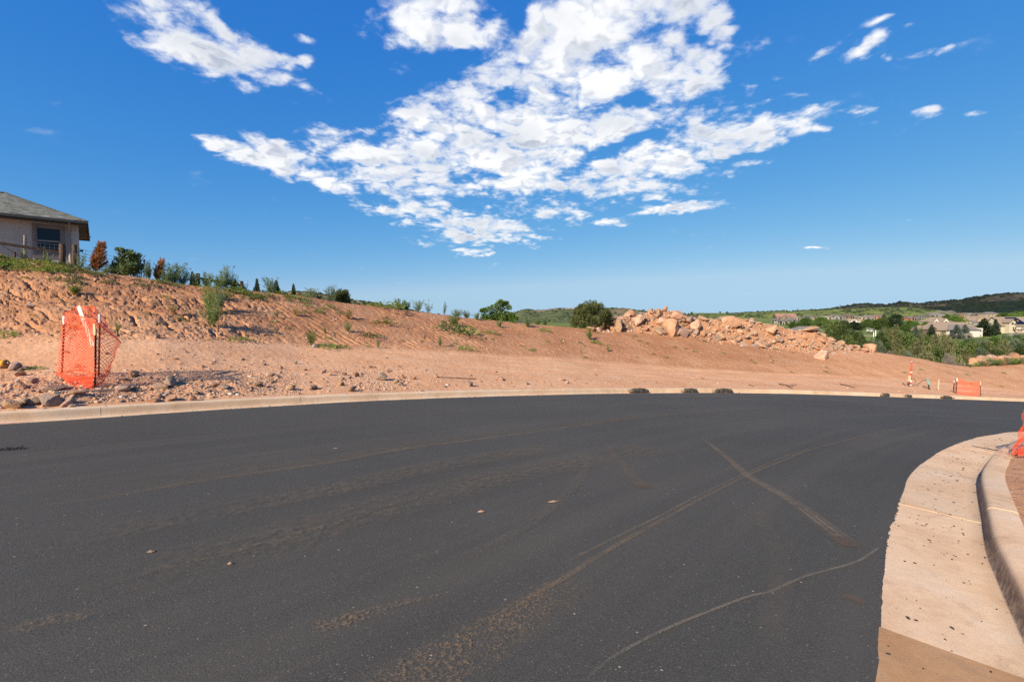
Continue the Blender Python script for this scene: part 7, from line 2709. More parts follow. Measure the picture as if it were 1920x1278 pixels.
def gable_house(base, w_, d_, hw, hr, rz, wall, roof, hip, label, group, nwin=3, storeys=2, seed=0, gables=0, name='house'):
    rg = np.random.default_rng(seed)
    e = empty(name, base, label, 'house', group, rz)
    X_, Y_ = w_ / 2, d_ / 2
    mb = MB()
    mb.add([(-X_, -Y_, -1.5), (X_, -Y_, -1.5), (X_, Y_, -1.5), (-X_, Y_, -1.5), (-X_, -Y_, hw), (X_, -Y_, hw), (X_, Y_, hw), (-X_, Y_, hw)], [(0, 1, 5, 4), (1, 2, 6, 5), (2, 3, 7, 6), (3, 0, 4, 7)])
    if not hip:
        mb.add([(-X_, -Y_, hw), (-X_, Y_, hw), (-X_, 0, hw + hr)], [(0, 1, 2)])
        mb.add([(X_, -Y_, hw), (X_, Y_, hw), (X_, 0, hw + hr)], [(0, 2, 1)])
    gx = []
    for g in range(gables):
        cx_ = -X_ + w_ * (g + .5) / gables + rg.uniform(-.05, .05) * w_
        gw = w_ * .34 / max(1, gables) + 1.2
        gx.append((cx_, gw))
        gh = hr * .72
        mb.add([(cx_ - gw / 2, -Y_ - 1.2, -1.5), (cx_ + gw / 2, -Y_ - 1.2, -1.5), (cx_ + gw / 2, -Y_ - 1.2, hw), (cx_ - gw / 2, -Y_ - 1.2, hw), (cx_, -Y_ - 1.2, hw + gh), (cx_ - gw / 2, -Y_, -1.5), (cx_ + gw / 2, -Y_, -1.5), (cx_ + gw / 2, -Y_, hw), (cx_ - gw / 2, -Y_, hw)],
               [(0, 1, 2, 3), (3, 2, 4), (1, 6, 7, 2), (5, 0, 3, 8)])
    mb.build('wall', wall, e)
    o = .55
    rb = MB()
    ez = hw - .12
    A, B, C, D = (-X_ - o, -Y_ - o, ez), (X_ + o, -Y_ - o, ez), (X_ + o, Y_ + o, ez), (-X_ - o, Y_ + o, ez)
    ins = (min(Y_ + o, X_ * .9)) if hip else 0
    R0, R1 = (-X_ - o + ins, 0, hw + hr), (X_ + o - ins, 0, hw + hr)
    rb.add([A, B, C, D, R0, R1], [(0, 1, 5, 4), (2, 3, 4, 5), (1, 2, 5), (3, 0, 4)] if hip else [(0, 1, 5, 4), (2, 3, 4, 5)])
    dz = -.22
    low = [(q[0], q[1], q[2] + dz) for q in (A, B, C, D)]
    rb.add([A, B, C, D] + low, [(0, 4, 5, 1), (1, 5, 6, 2), (2, 6, 7, 3), (3, 7, 4, 0), (4, 7, 6, 5)])
    for cx_, gw in gx:
        gh = hr * .72 + .1
        y0, y1 = -Y_ - 1.55, 0
        rb.add([(cx_ - gw / 2 - .4, y0, hw - .2), (cx_, y0, hw + gh), (cx_, y1, hw + gh), (cx_ - gw / 2 - .4, -Y_ + .3, hw - .2), (cx_ + gw / 2 + .4, y0, hw - .2), (cx_ + gw / 2 + .4, -Y_ + .3, hw - .2)], [(0, 1, 2, 3), (1, 4, 5, 2)])
    rf = rb.build('roof', roof, e)
    for s_ in range(storeys):
        z = (hw / storeys) * (s_ + .52)
        for i in range(nwin):
            if rg.uniform() < .12:
                continue
            cx_ = -X_ + w_ * (i + .5 + rg.uniform(-.12, .12)) / nwin
            ww, wh = rg.uniform(1.0, 2.0), rg.uniform(1.1, 1.5)
            yo = -Y_ - .05
            if any(abs(cx_ - g_[0]) < g_[1] / 2 + ww / 2 for g_ in gx):
                near_ = [g_ for g_ in gx if abs(cx_ - g_[0]) < g_[1] / 2 + ww / 2][0]
                cx_ = near_[0]
                ww = min(ww, near_[1] * .6)
                yo = -Y_ - 1.25
            MB().box((cx_, yo, z), (ww, .08, wh)).build('window', M_FWIN, e)
    return e


FARH = [
    # crop px (1440,560)/6.857: cx, base y, width, wall, roof, hip, label
    (130, 240, 84, 6, 1, 1, 'low white building left of the far houses'), (255, 238, 56, 6, 1, 1, 'second low white building left of the far houses'), (215, 270, 230, 1, 4, 0, 'long building with reddish roof at the left of the far houses'),
    (355, 276, 92, 0, 1, 0, 'tan house at the right end of the reddish-roofed building'), (500, 250, 84, 2, 2, 1, 'grey house standing apart left of the far row'), (610, 266, 104, 0, 0, 0, 'first brown-roofed house of the upper far row'),
    (745, 266, 116, 0, 1, 0, 'second house of the upper far row with white trim'), (875, 263, 124, 2, 2, 0, 'dark grey house of the upper far row'), (1020, 256, 134, 1, 0, 0, 'brown house at the middle of the upper far row'),
    (1140, 218, 76, 2, 1, 1, 'small grey-roofed house at the top of the far rows'), (1180, 272, 116, 0, 1, 0, 'tan house with red door side in the far rows'), (1270, 270, 136, 2, 1, 1, 'wide grey-roofed house in the far rows'),
    (1345, 242, 86, 1, 0, 0, 'brown house in the upper far rows'), (1420, 216, 96, 2, 1, 1, 'house at the skyline of the far rows left of the pine'), (1370, 262, 126, 4, 0, 0, 'reddish-walled house left of the pine'),
    (1460, 251, 110, 2, 1, 1, 'grey house behind the tall pine'), (1560, 206, 96, 1, 0, 1, 'house with brown roof above the tall pine'), (1735, 206, 136, 0, 4, 1, 'pinkish-roofed house right of the tall pine top'),
    (1850, 194, 90, 2, 1, 1, 'house at the skyline right of the pinkish roof'), (1812, 277, 116, 4, 1, 0, 'orange-brown brick house in the far rows'), (1900, 277, 92, 2, 1, 1, 'grey house right of the orange-brown brick house'),
    (100, 312, 100, 2, 2, 1, 'dark-roofed house behind the heap at the left'), (190, 330, 96, 0, 2, 1, 'grey-roofed house behind the heap'), (290, 316, 126, 2, 1, 0, 'house under the reddish-roofed building'),
    (1000, 312, 104, 0, 1, 1, 'tan house of the lower far row left'), (1105, 322, 130, 6, 3, 0, 'white-walled house of the lower far row'), (842, 392, 96, 0, 1, 1, 'roof among the trees left of the golf lawn'),
]
for i, (x, y, w_, wl, rf_, hip, lab) in enumerate(FARH):
    px, py = 1440 + x / 6.857, 560 + y / 6.857
    p = valley_hit(px, py)
    k = p[1] / F
    W = w_ / 6.857 * k
    hh = np.clip(W * .26, 2.6, 3.6)
    gable_house(p, W, W * .62, hh, W * .17, math.radians(-8 + 22 * math.sin(i * 1.7)), H_WALLS[wl], H_ROOFS[rf_], bool(hip), lab, 'far houses', 3, 2, 400 + i, gables=0 if hip else 1)
FAR2 = [
    # crop (1720,580)/9.6
    (60, 152, 140, 2, 2, 1, 'dark-roofed house above the white-gabled house'), (212, 92, 118, 5, 1, 0, 'house with yellow gable in the upper rows'), (310, 142, 250, 2, 1, 1, 'wide grey-roofed house above the white-gabled house'),
    (480, 104, 170, 0, 1, 1, 'brown-roofed house in the middle of the upper rows'), (640, 106, 130, 2, 1, 1, 'house left of the reddish gable'), (750, 122, 130, 4, 0, 0, 'house with reddish gable in the upper rows'),
    (885, 122, 170, 2, 1, 0, 'house with tall dark gable in the upper rows'), (1060, 112, 140, 1, 0, 1, 'brown house right of the tall dark gable'), (1175, 104, 110, 2, 0, 0, 'dark house left of the long tan-roofed one'),
    (1290, 134, 260, 0, 1, 1, 'long tan house at the right of the upper rows'), (30, 92, 110, 2, 0, 1, 'house at the left of the upper rows'), (370, 70, 150, 1, 1, 1, 'house at the skyline of the upper rows'), (590, 70, 130, 1, 1, 1, 'far house on the skyline of the upper rows'), (1780, 100, 130, 3, 1, 1, 'house behind the bright ridge trees'),
]
for i, (x, y, w_, wl, rf_, hip, lab) in enumerate(FAR2):
    px, py = 1720 + x / 9.6, 580 + y / 9.6
    p = valley_hit(px, py)
    k = p[1] / F
    W = w_ / 9.6 * k
    hh = np.clip(W * .22, 2.4, 4.2)
    gable_house(p, W, W * .55, hh, W * .15, math.radians(10 * math.sin(i * 2.1)), H_WALLS[wl], H_ROOFS[rf_], bool(hip), lab, 'far houses', 3, 1, 500 + i, gables=0 if hip else 1)


def near_house(px_c, py_base, w_px, roof_top_py, eave_py, wall, roof, hip, label, seed, gables, nwin, depth=.5, rz=0.0, group='houses by the golf course'):
    p = valley_hit(px_c, py_base)
    k = p[1] / F
    W = w_px * k
    hw = (py_base - eave_py) * k
    hr = (eave_py - roof_top_py) * k + W * depth * .06
    return gable_house(p, W, W * depth, hw, hr, rz, wall, roof, hip, label, group, nwin, 2, seed, gables), p, k


M_ROOF_TAN = flat_mat('tan_shingle_roof', (.25, .185, .135))
M_ROOF_TAUPE = flat_mat('taupe_shingle_roof', (.19, .16, .135))
near_house(1753, 607.5, 42, 595.5, 602.5, H_WALLS[6], M_ROOF_TAN, True, 'white house with two arched gables behind the deck house', 601, 2, 4)
near_house(1828, 606, 44, 593.5, 600.5, H_WALLS[5], M_ROOF_TAN, False, 'tan-roofed yellow-walled house behind the largest conifer', 602, 1, 4)
near_house(1831, 608.5, 20, 602, 605.5, H_WALLS[6], H_ROOFS[1], False, 'white gabled house left of the largest conifer', 603, 1, 2)


def deck_house():
    e_, p, k = near_house(1776, 632, 92, 605.5, 617.5, H_WALLS[0], M_ROOF_TAN, True, 'large house with taupe roof and a deck on stone pillars by the golf lawn', 610, 0, 0, .34)
    Y0 = -92 * k * .34 / 2
    def X_(px):
        return (px - 1776) * k
    def Z_(py):
        return (632 - py) * k
    # right half: taupe roof wing coming forward
    mb = MB()
    xa, xb, y0 = X_(1760), X_(1816), Y0 - 1.2
    mb.add([(xa - .6, y0 - .6, Z_(618)), (xb + .6, y0 - .6, Z_(618)), (xb - 4.5, 0, Z_(606) + .2), (xa + 3.5, 0, Z_(606) + .2)], [(0, 1, 2, 3)])
    mb.add([(xb + .6, y0 - .6, Z_(618)), (xb + .6, 2.0, Z_(618)), (xb - 4.5, 0, Z_(606) + .2)], [(0, 1, 2)])
    mb.add([(xa - .6, y0 - .6, Z_(618)), (xa + 3.5, 0, Z_(606) + .2), (xa - .6, 0, Z_(618))], [(0, 1, 2)])
    mb.build('roof', M_ROOF_TAUPE, e_)
    MB().box(((xa + xb) / 2, y0 + .6, Z_(618) / 2), (xb - xa, 1.2, Z_(618))).build('wall', H_WALLS[6], e_)
    # gabled bay with tall windows
    xc = X_(1782.5)
    bw = 10 * k
    yb = y0 - 1.4
    mb = MB()
    mb.add([(xc - bw / 2, yb, Z_(628)), (xc + bw / 2, yb, Z_(628)), (xc + bw / 2, yb, Z_(616)), (xc, yb, Z_(612.4)), (xc - bw / 2, yb, Z_(616)), (xc - bw / 2, y0, Z_(628)), (xc + bw / 2, y0, Z_(628)), (xc + bw / 2, y0, Z_(616)), (xc - bw / 2, y0, Z_(616))],
           [(0, 1, 2, 3, 4), (1, 6, 7, 2), (5, 0, 4, 8)])
    mb.build('gable_bay', H_WALLS[6], e_)
    mb = MB()
    mb.add([(xc - bw / 2 - .5, yb - .5, Z_(616.6)), (xc, yb - .5, Z_(611.6)), (xc, y0 + 3, Z_(611.6)), (xc - bw / 2 - .5, y0 + 1, Z_(616.6)), (xc + bw / 2 + .5, yb - .5, Z_(616.6)), (xc + bw / 2 + .5, y0 + 1, Z_(616.6))], [(0, 1, 2, 3), (1, 4, 5, 2)])
    mb.build('roof', M_ROOF_TAUPE, e_)
    for (x0, x1, ya, yb_) in ((1779.6, 1781.2, 626, 616.5), (1782.2, 1785.2, 620, 616), (1782.2, 1785.2, 626, 621)):
        MB().box(((X_(x0) + X_(x1)) / 2, yb - .06, (Z_(ya) + Z_(yb_)) / 2), (X_(x1) - X_(x0), .1, Z_(yb_) - Z_(ya))).build('window', M_FWIN, e_)
    for (x0, x1, ya, yb_) in ((1760.5, 1765, 626, 619.5), (1768, 1772, 626, 619.5), (1753, 1757, 623, 619), (1817, 1821, 617, 614)):
        yy = y0 - .06 if 1758 < x0 < 1800 else Y0 - .06
        MB().box(((X_(x0) + X_(x1)) / 2, yy, (Z_(ya) + Z_(yb_)) / 2), (X_(x1) - X_(x0), .1, Z_(yb_) - Z_(ya))).build('window', M_FWIN, e_)
    # white end wall
    MB().box((X_(1817.5), Y0 - .4, Z_(614.5) / 2), (11 * k, .8, Z_(614.5))).build('end_wall', H_WALLS[6], e_)
    # stone gable tower at the left
    xt = X_(1731.5)
    tw = 8 * k
    mb = MB()
    yt = Y0 - 1.0
    mb.add([(xt - tw / 2, yt, -1), (xt + tw / 2, yt, -1), (xt + tw / 2, yt, Z_(616.5)), (xt, yt, Z_(613.2)), (xt - tw / 2, yt, Z_(616.5)), (xt - tw / 2, Y0 + 4, -1), (xt + tw / 2, Y0 + 4, -1), (xt + tw / 2, Y0 + 4, Z_(616.5)), (xt - tw / 2, Y0 + 4, Z_(616.5))], [(0, 1, 2, 3, 4), (1, 6, 7, 2), (5, 0, 4, 8)])
    mb.build('stone_tower', M_STONEW, e_)
    mb = MB()
    mb.add([(xt - tw / 2 - .4, yt - .4, Z_(617)), (xt, yt - .4, Z_(612.6)), (xt, Y0 + 6, Z_(612.6)), (xt - tw / 2 - .4, Y0 + 4, Z_(617)), (xt + tw / 2 + .4, yt - .4, Z_(617)), (xt + tw / 2 + .4, Y0 + 4, Z_(617))], [(0, 1, 2, 3), (1, 4, 5, 2)])
    mb.build('roof', M_ROOF_TAN, e_)
    for z0, z1 in ((622, 617), (630, 626)):
        MB().box((xt - .3, yt - .05, (Z_(z0) + Z_(z1)) / 2), (2.2 * k, .1, Z_(z1) - Z_(z0))).build('window', M_WHITE, e_)
    # deck
    yd = y0 - 4.2
    dk = MB().box(((X_(1755) + X_(1784)) / 2, (yd + y0) / 2, Z_(627.3)), (29 * k, y0 - yd, .35))
    d_ = dk.build('deck', M_STONEW, e_)
    for px in (1756, 1764.5, 1774):
        MB().box((X_(px), yd + .4, (Z_(624.5) - 1.2) / 2), (2.2 * k, .6, Z_(624.5) + 1.2)).build('pillar', flat_mat('stone_pillar', (.33, .28, .235), .3, 3), d_)
    mb = MB()
    for i in range(22):
        mb.bar((X_(1755) + i * 29 * k / 21, yd + .1, Z_(627)), (X_(1755) + i * 29 * k / 21, yd + .1, Z_(624.2)), .06)
    mb.bar((X_(1755), yd + .1, Z_(624.2)), (X_(1784), yd + .1, Z_(624.2)), .1, .1)
    mb.build('railing', M_SPOUT, d_)


deck_house()


def solar_house():
    e_, p, k = near_house(1897, 623, 72, 595.5, 609.5, H_WALLS[3], M_ROOF_TAN, False, 'cream house with a black solar array on its tan roof at the right', 620, 0, 0, .42)
    W, D_ = 72 * k, 72 * k * .42
    hw, hr = (623 - 609.5) * k, (609.5 - 595.5) * k + W * .42 * .06
    def X_(px):
        return (px - 1897) * k
    def Z_(py):
        return (623 - py) * k
    # solar array lying on the front slope, with a gap for the vent
    o = .55
    A0 = np.array((0, -D_ / 2 - o, hw - .12))
    A1 = np.array((0, 0, hw + hr))
    s = A1 - A0
    nn = np.cross((1, 0, 0), s / np.linalg.norm(s))
    def S(px, f):
        return A0 + s * f + np.array((X_(px), 0, 0)) + nn * .12
    M_PV = simple_mat('black_solar_panel', (.008, .009, .014), .15, .1, 3, 0, .05, 0, .6)
    pv = MB()
    cols, rows = 8, 5
    for c in range(cols):
        for r in range(rows):
            if c in (4, 5) and r == 2:
                continue
            x0 = 1881 + (1903 - 1881) * c / cols
            f0 = .12 + .80 * r / rows
            sh_ = 8.0 * (1 - (r + .5) / rows) - 2
            w1 = (1903 - 1881) / cols * .96
            q = [S(x0 + sh_, f0), S(x0 + w1 + sh_, f0), S(x0 + w1 + sh_, f0 + .155), S(x0 + sh_, f0 + .155)]
            MB().add(q + [t_ - nn * .08 for t_ in q], [(0, 1, 2, 3), (0, 4, 5, 1), (1, 5, 6, 2), (2, 6, 7, 3), (3, 7, 4, 0)]).build('solar_panel', M_PV, e_)
    # left gable wing with balcony
    xg, gw = X_(1872.5), 12 * k
    yg = -D_ / 2 - 2.0
    mb = MB()
    mb.add([(xg - gw / 2, yg, -1), (xg + gw / 2, yg, -1), (xg + gw / 2, yg, Z_(604)), (xg, yg, Z_(598.5)), (xg - gw / 2, yg, Z_(604)), (xg - gw / 2, 0, -1), (xg + gw / 2, 0, -1), (xg + gw / 2, 0, Z_(604)), (xg - gw / 2, 0, Z_(604))], [(0, 1, 2, 3, 4), (1, 6, 7, 2), (5, 0, 4, 8)])
    mb.build('gable_wing', H_WALLS[3], e_)
    mb = MB()
    mb.add([(xg - gw / 2 - .6, yg - .7, Z_(604.8)), (xg, yg - .7, Z_(597.4)), (xg, D_ * .3, Z_(597.4)), (xg - gw / 2 - .6, 0, Z_(604.8)), (xg + gw / 2 + .6, yg - .7, Z_(604.8)), (xg + gw / 2 + .6, 0, Z_(604.8))], [(0, 1, 2, 3), (1, 4, 5, 2)])
    mb.build('roof', M_ROOF_TAN, e_)
    for (x0, x1, ya, yb_) in ((1870.5, 1874, 608, 604.5), (1876, 1877.8, 609, 606), (1873.5, 1875.5, 616, 613), (1877, 1879, 616, 613)):
        MB().box(((X_(x0) + X_(x1)) / 2, yg - .05, (Z_(ya) + Z_(yb_)) / 2), (X_(x1) - X_(x0), .1, Z_(yb_) - Z_(ya))).build('window', M_FWIN, e_)
    dk = MB().box((X_(1880), yg - 1.2, Z_(617.5)), (14 * k, 2.6, .3)).build('balcony', M_WOOD_DARK, e_)
    for px in (1874, 1879, 1886):
        MB().box((X_(px), yg - 2.2, Z_(617.5) / 2 - .5), (1.5 * k, .5, Z_(617.5) + .8)).build('pillar', H_WALLS[0], dk)
    # windows of the cream front
    for (x0, x1, ya, yb_) in ((1898, 1905, 618, 613), (1907, 1909.5, 618, 612.5), (1918, 1921, 618, 613)):
        MB().box(((X_(x0) + X_(x1)) / 2, -D_ / 2 - .05, (Z_(ya) + Z_(yb_)) / 2), (X_(x1) - X_(x0), .1, Z_(yb_) - Z_(ya))).build('window', H_WALLS[2], e_)


solar_house()
near_house(1722, 626, 14, 611, 618, H_WALLS[1], H_ROOFS[4], True, 'low brown roof left of the deck house behind the small blue spruce', 630, 0, 1, .8)
# big grey roof just beyond the heap
near_house(1507, 632, 44, 613, 618, H_WALLS[2], M_ROOF_TAUPE, True, 'broad grey roof showing right behind the stone heap', 631, 0, 1, .6)

# ---- golf course: path, posts, carts
M_PATH = simple_mat('pale_path_concrete', (.45, .36, .27), .9, .1, 1)
def path_strip(pts, wd):
    P = [valley_hit(x, y) for x, y in pts]
    v, f = [], []
    for i, q in enumerate(P):
        d = P[min(i + 1, len(P) - 1)] - P[max(i - 1, 0)]
        n = np.array((-d[1], d[0], 0)) / max(np.linalg.norm(d[:2]), 1e-6)
        for sgn in (-1, 1):
            r_ = q + n * sgn * wd / 2
            v.append((r_[0], r_[1], float(valley_z(np.array(r_[0]), np.array(r_[1]))) + .10))
        if i:
            f.append((2 * i - 2, 2 * i - 1, 2 * i + 1, 2 * i))
    link('cart_path', mk_mesh('cart_path', v, f), M_PATH, kind='structure')


path_strip([(1600, 627.5), (1612, 628), (1625, 629.5), (1638, 631)], 2.2)
path_strip([(1890, 629), (1900, 627.5), (1910, 625.5), (1925, 623.5), (1945, 621)], 2.4)
for x, t_, f_, lab in ((1638, 623, 631.2, 'shorter of the two white posts on the golf lawn'), (1641.7, 619.5, 630, 'taller of the two white posts on the golf lawn')):
    p = valley_hit(x, f_)
    H = (f_ - t_) * p[1] / F
    e = empty('white_post', p, lab, 'post', 'white posts on the lawn')
    MB().tube([(0, 0, -.3), (0, 0, H)], .14, 8).build('shaft', M_WHITE, e)
    MB().tube([(0, 0, H), (0, 0, H + .1)], [.17, .1], 8).build('cap', M_WHITE, e)
for x, y, lab in ((1628, 623, 'golf cart parked on the lawn, left one of two'), (1635, 623.4, 'golf cart parked on the lawn, right one of two')):
    p = valley_hit(x, y)
    e = empty('golf_cart', p, lab, 'golf cart', 'golf carts', 0.4)
    mb = MB().box((0, 0, .55), (2.4, 1.15, .42)).box((.75, 0, .85), (.5, 1.05, .35))
    mb.build('body', H_WALLS[2], e)
    MB().box((-.2, 0, .95), (.5, 1.0, .35)).build('seat', M_WHITE, e)
    MB().box((-.1, 0, 1.85), (1.9, 1.2, .07)).build('roof', M_WHITE, e)
    mb = MB()
    for sx in (-.9, .7):
        for sy in (-.55, .55):
            mb.bar((sx, sy, .7), (sx, sy, 1.83), .05)
    mb.build('roof_frame', M_BLACK, e)
    for sx in (-.75, .8):
        for sy in (-.55, .55):
            MB().tube([(sx, sy - .1, .25), (sx, sy + .1, .25)], .25, 12).build('wheel', M_BLACK, e)
# pylons on the skyline
for x, t_, f_, lab in ((1575, 571, 578, 'lattice power pylon on the skyline at the left end of the dark hill'), (1495, 578, 584.5, 'fainter lattice power pylon on the green skyline')):
    d_ = 1020
    a, b = at_depth(x, f_ + 2, d_), at_depth(x, t_, d_)
    H = b[2] - a[2]
    e = empty('power_pylon', a, lab, 'pylon', 'power pylons')
    w_ = H * .14
    mb = MB()
    for sx in (-1, 1):
        for sy in (-1, 1):
            mb.bar((sx * w_, sy * w_, -2), (sx * w_ * .2, sy * w_ * .2, H), .22)
    for j in range(5):
        z0, z1 = H * j / 5, H * (j + 1) / 5
        w0, w1 = w_ * (1 - .8 * j / 5), w_ * (1 - .8 * (j + 1) / 5)
        mb.bar((-w0, -w0, z0), (w1, -w1, z1), .14)
        mb.bar((w0, -w0, z0), (-w1, -w1, z1), .14)
    mb.build('lattice', M_WIRE, e)
    mb = MB()
    for z in (.66, .82, .96):
        mb.bar((-H * .2, 0, H * z), (H * .2, 0, H * z), .22)
    mb.build('cross_arms', M_WIRE, e)

# ------------------------------------------------------------------ dust, tyre tracks and stains on the road
def dust_mat(name, col, amount, nscale, thr=(0.35, 0.65), lines=0):
    m, nt, out = mat(name)
    pos = nt.new('ShaderNodeNewGeometry').outputs['Position']
    uv = nt.new('ShaderNodeUVMap').outputs[0]
    sp = nt.new('ShaderNodeSeparateXYZ')
    nt.l.new(uv, sp.inputs[0])
    v = sp.outputs[1]
    edge = nt.math('MULTIPLY', nt.smooth(v, 0.0, 0.35), nt.smooth(v, 1.0, 0.65))
    ends = nt.math('MULTIPLY', nt.smooth(sp.outputs[0], 0.0, 0.22), nt.smooth(sp.outputs[0], 1.0, 0.95))
    n = nt.noise(pos, nscale, 6, 0.72)
    n2 = nt.noise(pos, nscale * .12, 3, 0.6)
    a = nt.math('MULTIPLY', nt.math('MULTIPLY', edge, ends), nt.smooth(n, thr[0], thr[1]))
    a = nt.math('MULTIPLY', a, nt.smooth(n2, .25, .6, .35, 1.0))
    if lines:
        w_ = nt.math('SINE', nt.math('MULTIPLY', v, 2 * PI * lines))
        a = nt.math('MULTIPLY', a, nt.smooth(w_, -.9, -.1, .35, 1.0))
    fine = nt.smooth(nt.noise(pos, 130, 4, 0.8), .36, .60, .12, 1.0)
    a = nt.math('MULTIPLY', nt.math('MULTIPLY', a, fine), amount, clamp=True)
    d = nt.new('ShaderNodeBsdfDiffuse')
    nt.put(d.inputs[0], col)
    t = nt.new('ShaderNodeBsdfTransparent')
    mx = nt.new('ShaderNodeMixShader')
    nt.l.new(a, mx.inputs[0])
    nt.l.new(t.outputs[0], mx.inputs[1])
    nt.l.new(d.outputs[0], mx.inputs[2])
    nt.l.new(mx.outputs[0], out.inputs[0])
    return m


DUST = (.235, .175, .12)
DZ = [0.0035]


def track(name, pts, w0, w1, m, n=90):
    P = np.array([road_hit(*p)[:2] for p in pts])
    C, S_ = resample(P, max(.02, np.linalg.norm(np.diff(P, axis=0), axis=1).sum() / n))
    T = np.gradient(C, axis=0)
    T /= np.linalg.norm(T, axis=1)[:, None]
    N_ = np.stack([-T[:, 1], T[:, 0]], 1)
    wd = np.linspace(w0, w1, len(C))[:, None] / 2
    k = 5
    v, uv = [], []
    for j in range(k):
        f = j / (k - 1)
        q = C + N_ * wd * (2 * f - 1)
        z = road_z(q[:, 0], q[:, 1]) + 0.006 + 0.010 * fbm2(q[:, 0] * .5, q[:, 1] * .5, 3, 31) + DZ[0]
        v.append(np.c_[q, z])
        uv.append(np.c_[S_ / S_[-1], np.full(len(C), f)])
    DZ[0] += 0.0006
    v, uv = np.stack(v, 1), np.stack(uv, 1)
    n_ = len(C)
    ii = (np.arange(n_ - 1)[:, None] * k + np.arange(k - 1)[None]).ravel()
    return link(name, mk_mesh(name, v.reshape(-1, 3), np.stack([ii, ii + k, ii + k + 1, ii + 1], 1), False, uvs=uv.reshape(-1, 2)), m, kind='structure')


D_LINE = dust_mat('dust_line', DUST, .78, 30, (.30, .60))
D_FAINT = dust_mat('faint_dust', (.20, .16, .12), .60, 12, (.3, .7))
D_SPOT = dust_mat('caked_dust', (.30, .20, .115), .80, 42, (.46, .66))
D_DASH = dust_mat('dashed_dust', (.27, .185, .11), .8, 14, (.48, .66))
D_TYRE = dust_mat('tyre_dust', (.235, .18, .13), .95, 40, (.2, .55), 4)
D_TYRE2 = dust_mat('faint_tyre_dust', (.19, .15, .115), .62, 40, (.2, .55), 4)
D_GHOST = dust_mat('ghost_tyre_dust', (.18, .15, .12), .42, 25, (.2, .6))
D_MUD = dust_mat('tyre_mud', (.17, .115, .08), .8, 30, (.2, .5), 0)
track('dust_track', [(-420, 1032), (-60, 974), (0, 963), (243, 926), (405, 898), (640, 864), (763, 841), (925, 820), (1087, 798), (1207, 782), (1355, 769.5), (1450, 764)], .16, .12, D_LINE)
track('dust_track', [(-60, 940), (243, 915), (405, 889), (640, 857), (763, 834), (925, 813), (1087, 793), (1207, 779)], .55, .5, D_FAINT)
track('dust_track', [(1740, 798), (1700, 803), (1600, 822), (1515, 846), (1455, 869), (1397, 894), (1310, 938), (1228, 984), (1140, 1034), (1060, 1085), (1000, 1118), (909, 1173)], .035, .07, D_LINE)
track('dust_track', [(1700, 801), (1515, 843), (1397, 889), (1310, 930), (1228, 974), (1130, 1022), (1026, 1075)], .02, .045, D_LINE)
track('dust_track', [(1060, 1085), (909, 1175), (850, 1212), (779, 1255), (735, 1290)], .10, .22, D_SPOT)
track('dust_track', [(1100, 1080), (930, 1190), (780, 1278), (700, 1330)], .35, .5, D_SPOT)
track('dust_track', [(600, 1190), (660, 1165), (740, 1135), (830, 1118)], .16, .05, D_SPOT)
track('dust_track', [(585, 1187), (620, 1170), (700, 1150)], .22, .12, D_SPOT)
track('tyre_track', [(1313, 820), (1360, 856), (1401, 892), (1481, 938), (1544, 984), (1597, 1026)], .09, .23, D_TYRE)
track('tyre_track', [(1129, 826), (1174, 879), (1209, 916)], .10, .21, D_TYRE2)
track('tyre_mud', [(1566, 1004), (1580, 1014), (1598, 1027)], .22, .23, D_MUD, 12)
track('tyre_mud', [(1197, 907), (1203, 912), (1210, 918)], .22, .24, D_MUD, 12)
track('tyre_mud', [(1576, 1118), (1600, 1124), (1622, 1134)], .10, .10, D_MUD, 12)
track('wavy_mark', [(1060, 1310), (1102, 1277), (1130, 1253), (1165, 1228), (1262, 1178), (1376, 1132), (1410, 1120), (1439, 1114), (1470, 1101), (1506, 1085), (1555, 1071), (1603, 1057), (1630, 1042), (1652, 1026)], .026, .03, dust_mat('thin_dust_line', (.25, .20, .145), .85, 60, (.1, .5)), 160)
track('dust_track', [(800, 1082), (823, 1068), (890, 1038), (965, 1003), (1046, 946), (1091, 894), (1105, 865)], .16, .14, D_FAINT)
track('dust_track', [(-40, 1152), (122, 1117), (324, 1062), (486, 1023), (640, 980), (722, 952), (925, 898), (1087, 865), (1250, 838)], .13, .12, D_DASH)
track('dust_track', [(-40, 1152), (122, 1117), (324, 1062), (486, 1023), (640, 980), (722, 952), (925, 898), (1087, 865), (1250, 838)], .9, .9, D_FAINT)
track('dust_track', [(-40, 1045), (200, 1000), (430, 955), (640, 915), (860, 868), (1050, 838)], .6, .7, D_FAINT)
track('dust_track', [(1480, 1290), (1450, 1180), (1465, 1090), (1450, 1020), (1425, 960)], .22, .2, D_GHOST)
track('dust_track', [(0, 1190), (100, 1165), (170, 1158)], .2, .1, D_SPOT)
for (x, y, ax, ay, sd) in ((1037, 943, .07, .022, 1), (902, 962, .045, .02, 3), (283, 1036, .03, .02, 6), (432, 1058, .02, .02, 8), (630, 842, .05, .02, 9)):
    c = road_hit(x, y)
    flat_patch('dirt_clod', c, ax * .8, ay * .8, .35, simple_mat('dried_clay', (.42, .25, .16) if sd in (1, 3) else (.30, .19, .12), .95, .3, 20), seed=sd, up=.006, thick=.012)
